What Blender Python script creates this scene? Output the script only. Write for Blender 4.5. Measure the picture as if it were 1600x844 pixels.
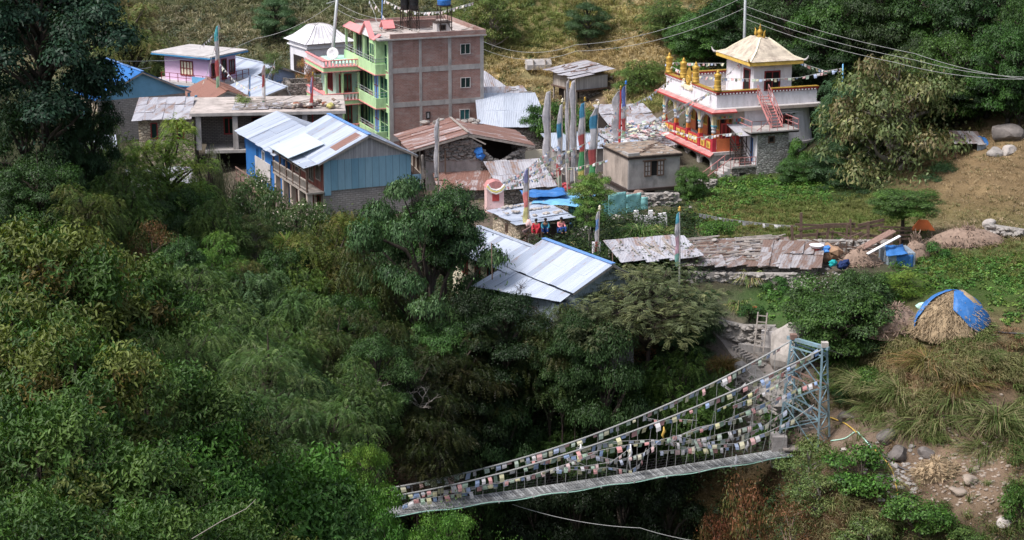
import bpy, bmesh, math, random
import numpy as np
from mathutils import Vector, Matrix
R = math.radians
PI = math.pi
random.seed(7)
rng = np.random.default_rng(7)
sc = bpy.context.scene
for o in list(bpy.data.objects): bpy.data.objects.remove(o)
COL = sc.collection
# ---------------------------------------------------------------- camera, sky, sun, exposure
CAM_H, PITCH, FPX = 34.0, R(15), 3000.0
cam = bpy.data.objects.new('camera', bpy.data.cameras.new('camera')); COL.objects.link(cam)
cam.location = (0, 0, CAM_H); cam.rotation_euler = (PI/2 - PITCH, 0, 0)
cam.data.sensor_width = 36; cam.data.lens = FPX/1600*36
cam.data.clip_start = 0.5; cam.data.clip_end = 6000
sc.camera = cam
sc.render.resolution_x = 1024; sc.render.resolution_y = 540
w = bpy.data.worlds.new('World'); sc.world = w; w.use_nodes = True
nt = w.node_tree; bg = nt.nodes['Background']; sky = nt.nodes.new('ShaderNodeTexSky'); hs = nt.nodes.new('ShaderNodeHueSaturation'); hs.inputs['Saturation'].default_value = .6
sky.sky_type = 'NISHITA'; sky.sun_disc = False
SUN_DIR = Vector((-0.50, -0.28, 0.82)).normalized()
sky.sun_elevation = math.asin(SUN_DIR.z); sky.sun_rotation = math.atan2(SUN_DIR.x, SUN_DIR.y)
sky.air_density = 1.0; sky.dust_density = 2.5; sky.ozone_density = 1.0
nt.links.new(sky.outputs[0], hs.inputs['Color']); nt.links.new(hs.outputs[0], bg.inputs[0]); bg.inputs[1].default_value = 0.115
sl = bpy.data.lights.new('sun', 'SUN'); sl.energy = 2.2; sl.angle = R(16); sl.color = (1.0, 0.96, 0.93)
so = bpy.data.objects.new('sun', sl); COL.objects.link(so); so.rotation_euler = SUN_DIR.to_track_quat('Z', 'Y').to_euler()
sc.view_settings.view_transform = 'Standard'; sc.view_settings.look = 'None'
sc.view_settings.exposure = 0.84; sc.view_settings.gamma = 1

# ---------------------------------------------------------------- pixel helpers (lay-out only)
cp, sp = math.cos(PITCH), math.sin(PITCH)
def ray(px, py):
    a = (px-800)/FPX; b = (422-py)/FPX
    return a, b*sp+cp, b*cp-sp
def PY(px, py, Y):
    d = ray(px, py); k = Y/d[1]; return Vector((d[0]*k, Y, CAM_H+d[2]*k))
def PZ(px, py, z):
    d = ray(px, py); k = (z-CAM_H)/d[2]; return Vector((d[0]*k, d[1]*k, z))
def proj(x, y, z):
    dz = z-CAM_H; f = np.maximum(y*cp-dz*sp, .1); u = y*sp+dz*cp
    return 800+FPX*x/f, 422-FPX*u/f

# ---------------------------------------------------------------- terrain height
CT = []
def cw(*a): CT.extend(a)
cw((-38,150,-1.5),(-30,145,-2.2),(-24,153,-1.2),(-30,170,0),(-45,175,0),(-15,141,-.3),(-8,142,0),(-14,152,0),(0,150,0),(0,165,0),
   (-10,165,0),(10,165,0),(10,148,0),(18,155,0),(26,158,.3),(-5,135,-.6),(5,135,-.3),(8,128,-.4),(14,132,-.2),(20,140,0),(24,134,.2),
   (-30,190,.5),(-20,185,0),(-10,180,0),(0,182,0),(6,188,.8),(14,182,1.5),(-3,126,-1.2),(3,117,-2.2),(-3,120,-3),(8,121.5,-.6))
for px, py, Y in ((1550,400,128),(1550,280,140),(1590,180,150),(1500,100,166),(1500,0,187),(1350,330,143),(1450,350,137),(1300,360,137),
    (1490,500,114),(1590,500,114),(1500,540,111),(1590,560,110),(1450,600,107.5),(1450,680,105.5),(1400,720,104),(1550,720,102),(1550,830,96),(1300,830,98),
    (1330,660,111),(1300,600,116),(1350,550,116),(1180,620,116),(1140,540,119.5),(1150,490,121),(1220,470,121),(1050,460,122),
    (1150,650,113.5),(1000,520,121),(900,600,117),(1350,760,101),(1250,760,103),(1600,650,106),(1700,600,108),(1700,300,140),(1280,500,118.5),(1400,500,116)):
    cw(tuple(PY(px, py, Y)))
cw((18.3,111.8,-7.0),(17,111.6,-7.4),(15.5,112.6,-8),(14,112,-12),(11,110,-17),(5,108,-20),(0,110,-20),(-4,114,-18),(-8,119,-14),(-14,126,-6.5),(-22,132,-5),(-32,138,-4),
   (16,103,-13),(19,96,-14),(10,100,-20),(3,103,-20),(6,115,-10),(0,118,-8),(-9,101.5,-7.8),(-12,99,-7),(-6,100,-10),(-12,110,-8.5),(-20,115,-6),
   (-2,95,-13),(5,90,-17),(14,85,-17),(25,80,-13),(0,80,-9.6),(0,70,-4.4),(0,50,6),(0,30,16.4),(0,15,24.2),(0,5,31),(0,-10,33),(-10,60,2),(-10,80,-6),
   (-20,60,4),(-20,80,-3),(-25,95,-6),(-35,110,-5),(-45,130,-4),(-30,80,0),(-10,15,24.6),(12,15,23),(15,50,4),(25,55,0),(-20,40,13),(-4,25,19),(-8,35,14.5),
   (-50,205,-1),(-40,222,-5),(-25,215,-4),(-12,205,-1),(-40,245,6),(-20,240,8),(-60,245,8),(-5,205,8),(5,192,1.5),(5,215,16),(-5,230,24),(-16,225,7),
   (20,175,3),(20,200,15),(34,172,8),(36,200,20),(50,170,12),(50,140,6),(50,110,1),(50,90,-4),(0,260,40),(-50,280,28),(50,240,42),(0,330,85),(-70,330,62),(70,330,88),
   (-70,200,2),(-70,140,2),(-60,90,6),(-60,40,18),(60,30,12),(-60,-10,36),(60,-10,33),(80,150,22))
CTA = np.array(CT, float)
def _solve():
    n = len(CTA); P = CTA[:, :2]/100
    D = np.sqrt(((P[:, None]-P[None])**2).sum(-1)+1e-4)
    A = np.zeros((n+3, n+3)); A[:n, :n] = D - np.eye(n)*0.002
    A[:n, n] = 1; A[:n, n+1:] = P; A[n, :n] = 1; A[n+1:, :n] = P.T
    b = np.zeros(n+3); b[:n] = CTA[:, 2]
    return P, np.linalg.solve(A, b)
_P, _W = _solve()
def gzv(x, y, noise=True):
    x = np.asarray(x, float); y = np.asarray(y, float)
    sh = x.shape; x = x.ravel(); y = y.ravel()
    xc = np.clip(x, -80, 80); yc = np.clip(y, -10, 330)
    out = np.empty(len(x))
    for i in range(0, len(x), 20000):
        q = np.stack([xc[i:i+20000], yc[i:i+20000]], 1)/100
        D = np.sqrt(((q[:, None]-_P[None])**2).sum(-1)+1e-4)
        out[i:i+20000] = D@_W[:-3]+_W[-3]+q@_W[-2:]
    over = np.hypot(x-xc, y-yc)
    out += .25*np.minimum(over, 600)
    if noise:
        out += .16*(np.sin(x*.9+np.sin(y*.7)*1.3)*np.sin(y*.8+np.sin(x*.5)*1.7)) + .07*np.sin(x*2.3+y*1.1)*np.sin(y*2.7-x*.6)
    return out.reshape(sh)
def gz(x, y): return float(gzv(np.array([x]), np.array([y]))[0])
def GP(px, py, Y0=60, Y1=400):
    """where the ray through a pixel meets the ground"""
    Ys = np.arange(Y0, Y1, .25); d = ray(px, py); k = Ys/d[1]
    z = CAM_H+d[2]*k; g = gzv(d[0]*k, Ys); i = int(np.argmax(g >= z))
    return Vector((d[0]*k[i], Ys[i], g[i]))

# ---------------------------------------------------------------- materials
M = {}
def mk(name):
    m = bpy.data.materials.new(name); m.use_nodes = True; t = m.node_tree
    b = t.nodes['Principled BSDF']; M[name] = m
    return m, t, b
def N(t, kind, **kw):
    n = t.nodes.new(kind)
    for k, v in kw.items():
        if k.startswith('i_'):
            key = k[2:]; key = int(key) if key.isdigit() else key.replace('_', ' ')
            n.inputs[key].default_value = v
        else: setattr(n, k, v)
    return n
def ramp(t, src, stops, interp='LINEAR'):
    r = t.nodes.new('ShaderNodeValToRGB'); r.color_ramp.interpolation = interp
    e = r.color_ramp.elements
    while len(e) < len(stops): e.new(.5)
    for q, (p, c) in zip(e, stops):
        q.position = p; q.color = (c[0], c[1], c[2], 1) if not isinstance(c, (int, float)) else (c, c, c, 1)
    t.links.new(src, r.inputs[0]); return r.outputs[0]
def mixc(t, fac, a, b, mode='MIX'):
    m = t.nodes.new('ShaderNodeMix'); m.data_type = 'RGBA'; m.blend_type = mode
    for sock, v in ((m.inputs[0], fac), (m.inputs[6], a), (m.inputs[7], b)):
        if hasattr(v, 'links') or isinstance(v, bpy.types.NodeSocket): t.links.new(v, sock)
        elif isinstance(v, (int, float)): sock.default_value = v
        else: sock.default_value = (v[0], v[1], v[2], 1)
    return m.outputs[2]
def coords(t, scale=(1, 1, 1), kind='UV'):
    tc = t.nodes.new('ShaderNodeTexCoord'); mp = t.nodes.new('ShaderNodeMapping'); mp.inputs['Scale'].default_value = scale
    t.links.new(tc.outputs[kind], mp.inputs[0]); return mp.outputs[0]
def noise(t, co, s, d=4, r=.6):
    n = N(t, 'ShaderNodeTexNoise'); n.inputs['Scale'].default_value = s; n.inputs['Detail'].default_value = d; n.inputs['Roughness'].default_value = r
    t.links.new(co, n.inputs['Vector']); return n.outputs['Fac']
def bump(t, b, h, st=.5, dist=.05):
    n = N(t, 'ShaderNodeBump'); n.inputs['Strength'].default_value = st; n.inputs['Distance'].default_value = dist
    t.links.new(h, n.inputs['Height']); t.links.new(n.outputs[0], b.inputs['Normal'])
def plain(name, col, rough=.8, var=.25, scale=1.2, stain=None, stain_amt=.5, metal=0, spec=.3):
    m, t, b = mk(name); co = coords(t, kind='Object')
    f = noise(t, co, scale, 6, .65)
    c = mixc(t, ramp(t, f, [(.3, 0.0), (.7, 1.0)]), [v*(1-var) for v in col], [min(1, v*(1+var)) for v in col])
    if stain:
        f2 = noise(t, coords(t, (1.3, 1.3, .45), 'Object'), 1.1, 8, .7)
        c = mixc(t, ramp(t, f2, [(.62-stain_amt*.25, 0.0), (.74-stain_amt*.12, stain_amt*1.3 if stain_amt < .75 else 1.0)]), c, stain)
    t.links.new(c, b.inputs['Base Color']); b.inputs['Roughness'].default_value = rough
    b.inputs['Metallic'].default_value = metal; b.inputs['Specular IOR Level'].default_value = spec
    bump(t, b, noise(t, co, scale*9, 3), .3, .03)
    return m
def attr_mat(name, rough=.8, transl=0.0, var=.15, emis=None):
    m, t, b = mk(name); a = N(t, 'ShaderNodeAttribute', attribute_name='Col')
    f = noise(t, coords(t, kind='Object'), 3.0, 4); v = ramp(t, f, [(.3, 1-var), (.7, 1+var)])
    c = mixc(t, 1.0, a.outputs['Color'], v, 'MULTIPLY')
    t.links.new(c, b.inputs['Base Color']); b.inputs['Roughness'].default_value = rough; b.inputs['Specular IOR Level'].default_value = .2
    if transl:
        tr = N(t, 'ShaderNodeBsdfTranslucent'); t.links.new(c, tr.inputs[0])
        mx = N(t, 'ShaderNodeMixShader'); mx.inputs[0].default_value = transl
        t.links.new(b.outputs[0], mx.inputs[1]); t.links.new(tr.outputs[0], mx.inputs[2])
        t.links.new(mx.outputs[0], t.nodes['Material Output'].inputs[0])
    return m
def corr(name, base, alt, rust=0.0, panel=.85, rustcol=(.17, .07, .05), strip=.6):
    """corrugated sheets: u along the ridge, v down the slope; tone changes from sheet to sheet"""
    m, t, b = mk(name); co = coords(t)
    sx = N(t, 'ShaderNodeSeparateXYZ'); t.links.new(co, sx.inputs[0])
    def cell(src, size, off=0.0):
        d = N(t, 'ShaderNodeMath', operation='MULTIPLY_ADD'); t.links.new(src, d.inputs[0]); d.inputs[1].default_value = 1/size; d.inputs[2].default_value = off
        f = N(t, 'ShaderNodeMath', operation='FLOOR'); t.links.new(d.outputs[0], f.inputs[0]); return f.outputs[0], d.outputs[0]
    cu, ru = cell(sx.outputs[0], panel); cv, rv = cell(sx.outputs[1], 2.7)
    cb = N(t, 'ShaderNodeCombineXYZ'); t.links.new(cu, cb.inputs[0])
    if rust > .3: t.links.new(cv, cb.inputs[1])
    wn = N(t, 'ShaderNodeTexWhiteNoise', noise_dimensions='3D'); t.links.new(cb.outputs[0], wn.inputs[0])
    c = mixc(t, ramp(t, wn.outputs[0], [(.25, 0.0), (.75, strip)]), base, alt)
    st = noise(t, coords(t, (2.2, .25, 1)), 2.0, 5)
    c = mixc(t, ramp(t, st, [(.45, 0.0), (.75, .45)]), c, [v*.62 for v in base])
    if rust > 0:
        rn = noise(t, coords(t, (1.6, .45, 1)), 1.6, 8, .75)
        wv = N(t, 'ShaderNodeMath', operation='MULTIPLY_ADD'); t.links.new(wn.outputs[0], wv.inputs[0]); wv.inputs[1].default_value = .22; t.links.new(rn, wv.inputs[2])
        k = .86-rust*.42
        c = mixc(t, ramp(t, wv.outputs[0], [(k-.07, 0.0), (k+.05, .92)]), c, mixc(t, noise(t, co, 6, 4), rustcol, [v*2.1 for v in rustcol]))
    t.links.new(c, b.inputs['Base Color']); b.inputs['Roughness'].default_value = .45; b.inputs['Metallic'].default_value = .15
    sn = N(t, 'ShaderNodeMath', operation='MULTIPLY'); t.links.new(sx.outputs[0], sn.inputs[0]); sn.inputs[1].default_value = 2*PI/.2
    s2 = N(t, 'ShaderNodeMath', operation='SINE'); t.links.new(sn.outputs[0], s2.inputs[0])
    bump(t, b, s2.outputs[0], .5, .02)
    return m
def brickm(name, c1, c2, mortar, wash=None, wash_amt=.4, bw=.24, bh=.085, ms=.014, stretch=1):
    m, t, b = mk(name); co = coords(t)
    br = N(t, 'ShaderNodeTexBrick'); t.links.new(co, br.inputs['Vector'])
    for k, v in (('Color1', c1), ('Color2', c2), ('Mortar', mortar)): br.inputs[k].default_value = (*v, 1)
    br.inputs['Scale'].default_value = 1; br.inputs['Brick Width'].default_value = bw; br.inputs['Row Height'].default_value = bh
    br.inputs['Mortar Size'].default_value = ms; br.inputs['Bias'].default_value = 0
    f = noise(t, co, .7, 9, .75)
    c = mixc(t, ramp(t, f, [(.38, 0.0), (.6, .55)]), br.outputs[0], [v*.6 for v in c1])
    c = mixc(t, ramp(t, noise(t, coords(t, (1.2, .12, 1)), 1.5, 5), [(.52, 0.0), (.7, .35)]), c, [v*.5 for v in c1])
    if wash: c = mixc(t, ramp(t, noise(t, coords(t, (.5, 1.4, 1)), 1.3, 8, .75), [(.5, 0.0), (.66, wash_amt)]), c, wash)
    t.links.new(c, b.inputs['Base Color']); b.inputs['Roughness'].default_value = .9
    bump(t, b, br.outputs['Fac'], -.4, .03)
    return m
def stonem(name, cols, scale=3.2, squash=2.2, dark=.25, kind='UV'):
    m, t, b = mk(name); co = coords(t, (1, squash, squash if kind == 'Object' else 1), kind)
    nz = N(t, 'ShaderNodeTexNoise'); nz.inputs['Scale'].default_value = 2; t.links.new(co, nz.inputs[0])
    co2 = mixc(t, .12, co, nz.outputs['Color'])
    v = N(t, 'ShaderNodeTexVoronoi'); v.inputs['Scale'].default_value = scale; t.links.new(co2, v.inputs['Vector'])
    e = N(t, 'ShaderNodeTexVoronoi', feature='DISTANCE_TO_EDGE'); e.inputs['Scale'].default_value = scale; t.links.new(co2, e.inputs['Vector'])
    sv = N(t, 'ShaderNodeSeparateColor'); t.links.new(v.outputs['Color'], sv.inputs[0])
    c = ramp(t, sv.outputs[0], [(0, cols[0]), (.5, cols[1]), (1, cols[2])])
    c = mixc(t, ramp(t, e.outputs['Distance'], [(.0, 1.0), (.12, 0.0)]), c, [q*dark for q in cols[0]])
    t.links.new(c, b.inputs['Base Color']); b.inputs['Roughness'].default_value = .95
    bump(t, b, e.outputs['Distance'], .9, .12)
    return m
def plankm(name, c1, c2, pw=.22, old=.4):
    m, t, b = mk(name); co = coords(t); sx = N(t, 'ShaderNodeSeparateXYZ'); t.links.new(co, sx.inputs[0])
    d = N(t, 'ShaderNodeMath', operation='DIVIDE'); t.links.new(sx.outputs[0], d.inputs[0]); d.inputs[1].default_value = pw
    f = N(t, 'ShaderNodeMath', operation='FLOOR'); t.links.new(d.outputs[0], f.inputs[0])
    fr = N(t, 'ShaderNodeMath', operation='FRACT'); t.links.new(d.outputs[0], fr.inputs[0])
    wn = N(t, 'ShaderNodeTexWhiteNoise', noise_dimensions='1D'); t.links.new(f.outputs[0], wn.inputs['W'])
    c = mixc(t, wn.outputs[0], c1, c2)
    c = mixc(t, ramp(t, noise(t, coords(t, (3, .6, 1)), 1.6, 7, .7), [(.45, 0.0), (.7, old)]), c, [v*.45 for v in c1])
    c = mixc(t, ramp(t, fr.outputs[0], [(0, 1.0), (.1, 0.0)]), c, [v*.3 for v in c1])
    t.links.new(c, b.inputs['Base Color']); b.inputs['Roughness'].default_value = .8
    return m
brickm('red_brick', (.31, .16, .13), (.38, .2, .165), (.33, .29, .27), (.36, .31, .29), .7, bw=.28, bh=.12)
brickm('grey_brick', (.33, .3, .285), (.43, .4, .38), (.22, .2, .19), (.36, .32, .28), .4, bw=.42, bh=.16, ms=.03)
brickm('dark_brick', (.27, .24, .22), (.38, .34, .31), (.1, .09, .085), (.3, .27, .24), .3, bw=.4, bh=.14, ms=.03)
stonem('pale_stone', [(.3, .28, .27), (.42, .4, .385), (.52, .5, .48)], 3.4, 2.0, .45)
stonem('rubble', [(.16, .14, .125), (.29, .26, .235), (.4, .36, .33)], 3.4, 2.0)
stonem('warm_rubble', [(.3, .24, .18), (.45, .37, .27), (.55, .47, .37)], 3.2, 1.8, .35)
stonem('retaining', [(.16, .145, .135), (.28, .26, .245), (.4, .37, .35)], 1.9, 1.8)
plain('river_rock', (.17, .15, .14), .9, .35, 1.4)
plain('earthy_rock', (.3, .245, .2), .95, .35, 1.4)
plain('rock', (.3, .275, .255), .9, .35, 1.4, (.13, .125, .11), .4)
plain('pale_rock', (.42, .38, .35), .9, .3, 1.4)
plain('concrete', (.38, .355, .34), .85, .22, 1.0, (.17, .155, .15), .5)
plain('pale_concrete', (.5, .47, .46), .85, .2, 1.0, (.27, .25, .24), .4)
plain('grey_plaster', (.35, .325, .315), .9, .22, .8, (.17, .155, .15), .55)
plain('tan_plaster', (.45, .38, .33), .9, .22, .8, (.2, .17, .15), .5)
plain('white_plaster', (.74, .72, .76), .9, .1, .8, (.45, .43, .44), .55)
plain('white_paint', (.8, .78, .8), .7, .06, 1)
plain('lilac_wall', (.68, .47, .66), .8, .06, 1, (.5, .33, .46), .2)
plain('green_paint', (.46, .66, .36), .8, .12, 1, (.28, .42, .22), .5)
plain('olive_paint', (.28, .42, .2), .8, .1, 1)
plain('mint_paint', (.45, .72, .6), .8, .1, 1)
plain('blue_paint', (.05, .22, .42), .6, .12, 1)
plain('bright_blue', (.03, .15, .42), .55, .15, 1)
plain('sky_blue', (.17, .38, .56), .65, .15, 1)
plain('trim_blue', (.15, .3, .62), .5, .12, 1)
plain('pale_blue', (.33, .42, .62), .7, .12, 1)
plankm('blue_panels', (.17, .34, .46), (.25, .42, .53), .55, .25)
plankm('grey_planks', (.36, .35, .37), (.5, .49, .51), .2, .4)
plankm('old_planks', (.33, .28, .25), (.47, .42, .38), .22, .5)
plankm('pale_planks', (.45, .38, .31), (.6, .53, .45), .4, .4)
plankm('red_planks', (.17, .055, .045), (.27, .09, .07), .3, .4)
plain('timber', (.13, .085, .065), .8, .3, 3)
plain('dark_timber', (.05, .035, .03), .8, .3, 3)
plain('grey_timber', (.33, .29, .26), .85, .3, 3)
plain('red_paint', (.45, .06, .055), .6, .2, 1.5)
plain('maroon', (.2, .03, .03), .6, .2, 1.5)
plain('salmon', (.56, .24, .23), .8, .25, 1.2, (.32, .17, .16), .7)
plain('rose_tile', (.72, .27, .27), .7, .1, 1.2)
plain('orange_paint', (.62, .17, .07), .65, .2, 1.5)
plain('yellow_paint', (.68, .45, .1), .65, .2, 1.5, (.4, .26, .08), .5)
plain('gold', (.5, .31, .06), .5, .35, 2.5, (.25, .16, .06), .5, metal=.35)
plain('cream', (.8, .72, .55), .7, .1, 1)
plain('black_plastic', (.012, .012, .014), .4, .2, 1, spec=.5)
plain('blue_plastic', (.04, .2, .6), .4, .1, 1, spec=.5)
plain('steel', (.42, .44, .45), .5, .15, 2, metal=.3)
plain('tower_blue', (.24, .36, .42), .5, .25, 2.5, (.22, .15, .12), .4, metal=.2)
plain('rust_steel', (.24, .15, .12), .7, .3, 3)
plain('cable', (.34, .34, .33), .5, .1, 1)
plain('dark_wire', (.09, .085, .09), .5, .1, 1)
plain('pale_wire', (.36, .36, .35), .5, .1, 1)
plain('dark_void', (.012, .011, .011), .9, .2, 1)  # near-black colour stands in for shade inside openings that are not cut
plain('dark_room', (.03, .022, .02), .9, .3, 1)  # near-black; gives archways and open fronts their shade by colour
plain('blue_tarp', (.04, .16, .43), .5, .2, 2.2, (.25, .42, .7), .3)
plain('light_tarp', (.17, .42, .68), .5, .2, 2.0, (.08, .25, .5), .3)
plain('turquoise_tarp', (.3, .62, .6), .55, .15, 2.0, (.35, .6, .55), .3)
plain('orange_tarp', (.85, .2, .05), .5, .1, 2)
plain('pink_cloth', (.75, .5, .48), .8, .15, 2)
plain('white_cloth', (.78, .77, .8), .8, .1, 2)
plain('straw', (.36, .27, .17), .95, .3, 3.5, (.2, .14, .08), .4)
plain('brush', (.28, .2, .155), .95, .35, 4)
plain('bark', (.07, .055, .045), .9, .4, 4)
plain('pale_bark', (.26, .23, .2), .9, .35, 4)
plain('skin', (.3, .17, .11), .6, .1, 4)
plain('black_hair', (.01, .009, .009), .5, .1, 4)
plain('red_cloth', (.45, .03, .05), .8, .15, 4)
plain('teal_cloth', (.03, .2, .28), .8, .15, 4)
plain('navy_cloth', (.02, .06, .22), .8, .15, 4)
plain('path_stone', (.25, .22, .2), .95, .3, 2.0, (.2, .17, .15), .5)
plain('roof_earth', (.3, .23, .18), .95, .35, 1.2, (.14, .11, .095), .6)
plain('slab_top', (.48, .42, .39), .9, .25, .9, (.22, .19, .17), .55)
plain('temple_roof', (.56, .48, .38), .75, .2, 1.6, (.27, .22, .18), .7)
corr('tin_blue', (.52, .57, .67), (.35, .4, .5), .2, .7, (.22, .15, .12), 1.0)
corr('tin_pale', (.62, .71, .76), (.52, .6, .68), 0, 1.2)
corr('tin_grey', (.46, .50, .58), (.62, .66, .74), .15, .9)
corr('tin_white', (.52, .51, .55), (.36, .35, .39), .38, .6, (.2, .13, .1), 1.0)
corr('tin_old', (.4, .38, .39), (.2, .17, .16), .62, .45, (.13, .08, .06), 1.0)
corr('tin_rust', (.52, .46, .46), (.33, .23, .2), .8, .55, (.17, .085, .065))
corr('tin_red', (.38, .22, .18), (.3, .16, .13), 1.15, .8, (.2, .095, .07))
corr('tin_wall', (.3, .36, .42), (.38, .44, .5), .1, .5)
def glassm(name, col):
    m, t, b = mk(name); b.inputs['Base Color'].default_value = (*col, 1); b.inputs['Roughness'].default_value = .12; b.inputs['Specular IOR Level'].default_value = .6
    f = noise(t, coords(t, kind='Object'), 1.5, 3); c = mixc(t, f, [v*.5 for v in col], [v*1.6 for v in col]); t.links.new(c, b.inputs['Base Color'])
glassm('dark_glass', (.012, .03, .028)); glassm('green_glass', (.015, .075, .055)); glassm('teal_glass', (.02, .12, .13))
attr_mat('painted', .75); attr_mat('flag_cloth', .8, .25)
def leafm(name, transl=.22, spec=.25):
    m, t, b = mk(name); a = N(t, 'ShaderNodeAttribute', attribute_name='Col')
    oi = N(t, 'ShaderNodeObjectInfo')
    c = mixc(t, 1.0, a.outputs['Color'], oi.outputs['Color'], 'MULTIPLY')
    t.links.new(c, b.inputs['Base Color']); b.inputs['Roughness'].default_value = .5; b.inputs['Specular IOR Level'].default_value = spec
    tr = N(t, 'ShaderNodeBsdfTranslucent'); t.links.new(mixc(t, 1.0, c, (1.3, 1.4, .7), 'MULTIPLY'), tr.inputs[0])
    mx = N(t, 'ShaderNodeMixShader'); mx.inputs[0].default_value = transl
    t.links.new(b.outputs[0], mx.inputs[1]); t.links.new(tr.outputs[0], mx.inputs[2]); t.links.new(mx.outputs[0], t.nodes['Material Output'].inputs[0])
leafm('leaf'); leafm('grass', .15, .1)

# ---------------------------------------------------------------- mesh helpers
ICO = None
class MB:
    def __init__(s): s.v = []; s.f = []; s.c = []; s.col = (1, 1, 1)
    def add(s, vs, fs):
        o = len(s.v); s.v += [tuple(v) for v in vs]; s.f += [[i+o for i in f] for f in fs]; s.c += [s.col]*len(vs); return s
    def box(s, x0, x1, y0, y1, z0, z1):
        return s.add([(x, y, z) for z in (z0, z1) for y in (y0, y1) for x in (x0, x1)],
                     [(0, 2, 3, 1), (4, 5, 7, 6), (0, 1, 5, 4), (2, 6, 7, 3), (0, 4, 6, 2), (1, 3, 7, 5)])
    def bar(s, p, q, wd, h=None, up=(0, 0, 1)):
        p, q = Vector(p), Vector(q); d = (q-p); h = h or wd
        if d.length < 1e-6: return s
        d.normalize(); up = Vector(up)
        if abs(d.dot(up)) > .98: up = Vector((1, 0, 0))
        a = d.cross(up).normalized()*wd/2; b = a.cross(d).normalized()*h/2
        vs = [e+i*a+j*b for e in (p, q) for i, j in ((-1, -1), (1, -1), (1, 1), (-1, 1))]
        return s.add(vs, [(0, 3, 2, 1), (4, 5, 6, 7), (0, 1, 5, 4), (1, 2, 6, 5), (2, 3, 7, 6), (3, 0, 4, 7)])
    def tube(s, pts, r, n=6):
        pts = [Vector(p) for p in pts]; rs = r if isinstance(r, (list, tuple)) else [r]*len(pts)
        vs = []; 
        for i, p in enumerate(pts):
            d = (pts[min(i+1, len(pts)-1)]-pts[max(i-1, 0)]).normalized()
            u = d.cross(Vector((0, 0, 1))) if abs(d.z) < .95 else d.cross(Vector((1, 0, 0)))
            u.normalize(); v = d.cross(u)
            vs += [p+(u*math.cos(2*PI*k/n)+v*math.sin(2*PI*k/n))*rs[i] for k in range(n)]
        fs = [(i*n+k, i*n+(k+1) % n, (i+1)*n+(k+1) % n, (i+1)*n+k) for i in range(len(pts)-1) for k in range(n)]
        fs += [tuple(range(n))[::-1], tuple(range((len(pts)-1)*n, len(pts)*n))]
        return s.add(vs, fs)
    def lathe(s, prof, c=(0, 0, 0), n=12, sx=1, sy=1):
        vs = [(c[0]+r*sx*math.cos(2*PI*k/n), c[1]+r*sy*math.sin(2*PI*k/n), c[2]+z) for r, z in prof for k in range(n)]
        fs = [(i*n+k, i*n+(k+1) % n, (i+1)*n+(k+1) % n, (i+1)*n+k) for i in range(len(prof)-1) for k in range(n)]
        fs += [tuple(range(n))[::-1], tuple(range((len(prof)-1)*n, len(prof)*n))]
        return s.add(vs, fs)
    def sheet(s, a, b, c, d, th=.05):
        """a b c d counter-clockwise seen from outside; thickness goes inwards"""
        a, b, c, d = map(Vector, (a, b, c, d)); n = (c-a).cross(d-b)
        if n.z < 0: n = -n; a, b, c, d = d, c, b, a
        n.normalize(); n *= th
        vs = [a, b, c, d, a-n, b-n, c-n, d-n]
        return s.add(vs, [(0, 1, 2, 3), (7, 6, 5, 4), (0, 4, 5, 1), (1, 5, 6, 2), (2, 6, 7, 3), (3, 7, 4, 0)])
    def prism(s, poly, axis, a0, a1):
        """poly: list of (u,z) ; axis 'y' means u is x and extrudes along y"""
        n = len(poly)
        P = (lambda u, z, a: (u, a, z)) if axis == 'y' else (lambda u, z, a: (a, u, z)) if axis == 'x' else (lambda u, z, a: (u, z, a))
        vs = [P(u, z, a0) for u, z in poly]+[P(u, z, a1) for u, z in poly]
        return s.add(vs, [tuple(range(n)), tuple(range(n, 2*n))[::-1]]+[(i, i+n, (i+1) % n+n, (i+1) % n) for i in range(n)])
    def rock(s, c, r, sq=.7, rnd=random):
        t = (1+5**.5)/2
        vs = [(-1, t, 0), (1, t, 0), (-1, -t, 0), (1, -t, 0), (0, -1, t), (0, 1, t), (0, -1, -t), (0, 1, -t), (t, 0, -1), (t, 0, 1), (-t, 0, -1), (-t, 0, 1)]
        fs = [(0, 11, 5), (0, 5, 1), (0, 1, 7), (0, 7, 10), (0, 10, 11), (1, 5, 9), (5, 11, 4), (11, 10, 2), (10, 7, 6), (7, 1, 8), (3, 9, 4), (3, 4, 2), (3, 2, 6), (3, 6, 8), (3, 8, 9), (4, 9, 5), (2, 4, 11), (6, 2, 10), (8, 6, 7), (9, 8, 1)]
        k = [rnd.uniform(.7, 1.15) for _ in vs]; an = rnd.uniform(0, PI); sx = rnd.uniform(.8, 1.3)
        o = [(v[0]*k[i]*sx, v[1]*k[i], v[2]*k[i]*sq) for i, v in enumerate(vs)]
        ca, sa = math.cos(an), math.sin(an)
        return s.add([(c[0]+(x*ca-y*sa)*r/1.9, c[1]+(x*sa+y*ca)*r/1.9, c[2]+z*r/1.9) for x, y, z in o], fs)
    def build(s, name, mat, parent=None, smooth=False):
        me = bpy.data.meshes.new(name); me.from_pydata(s.v, [], s.f); me.update()
        bm = bmesh.new(); bm.from_mesh(me); bmesh.ops.recalc_face_normals(bm, faces=bm.faces) if len(s.f) < 3000 else None
        bm.to_mesh(me); bm.free()
        fin(me, mat, s.c if any(c != (1, 1, 1) for c in s.c) else None, smooth)
        return link(name, me, parent)
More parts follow.
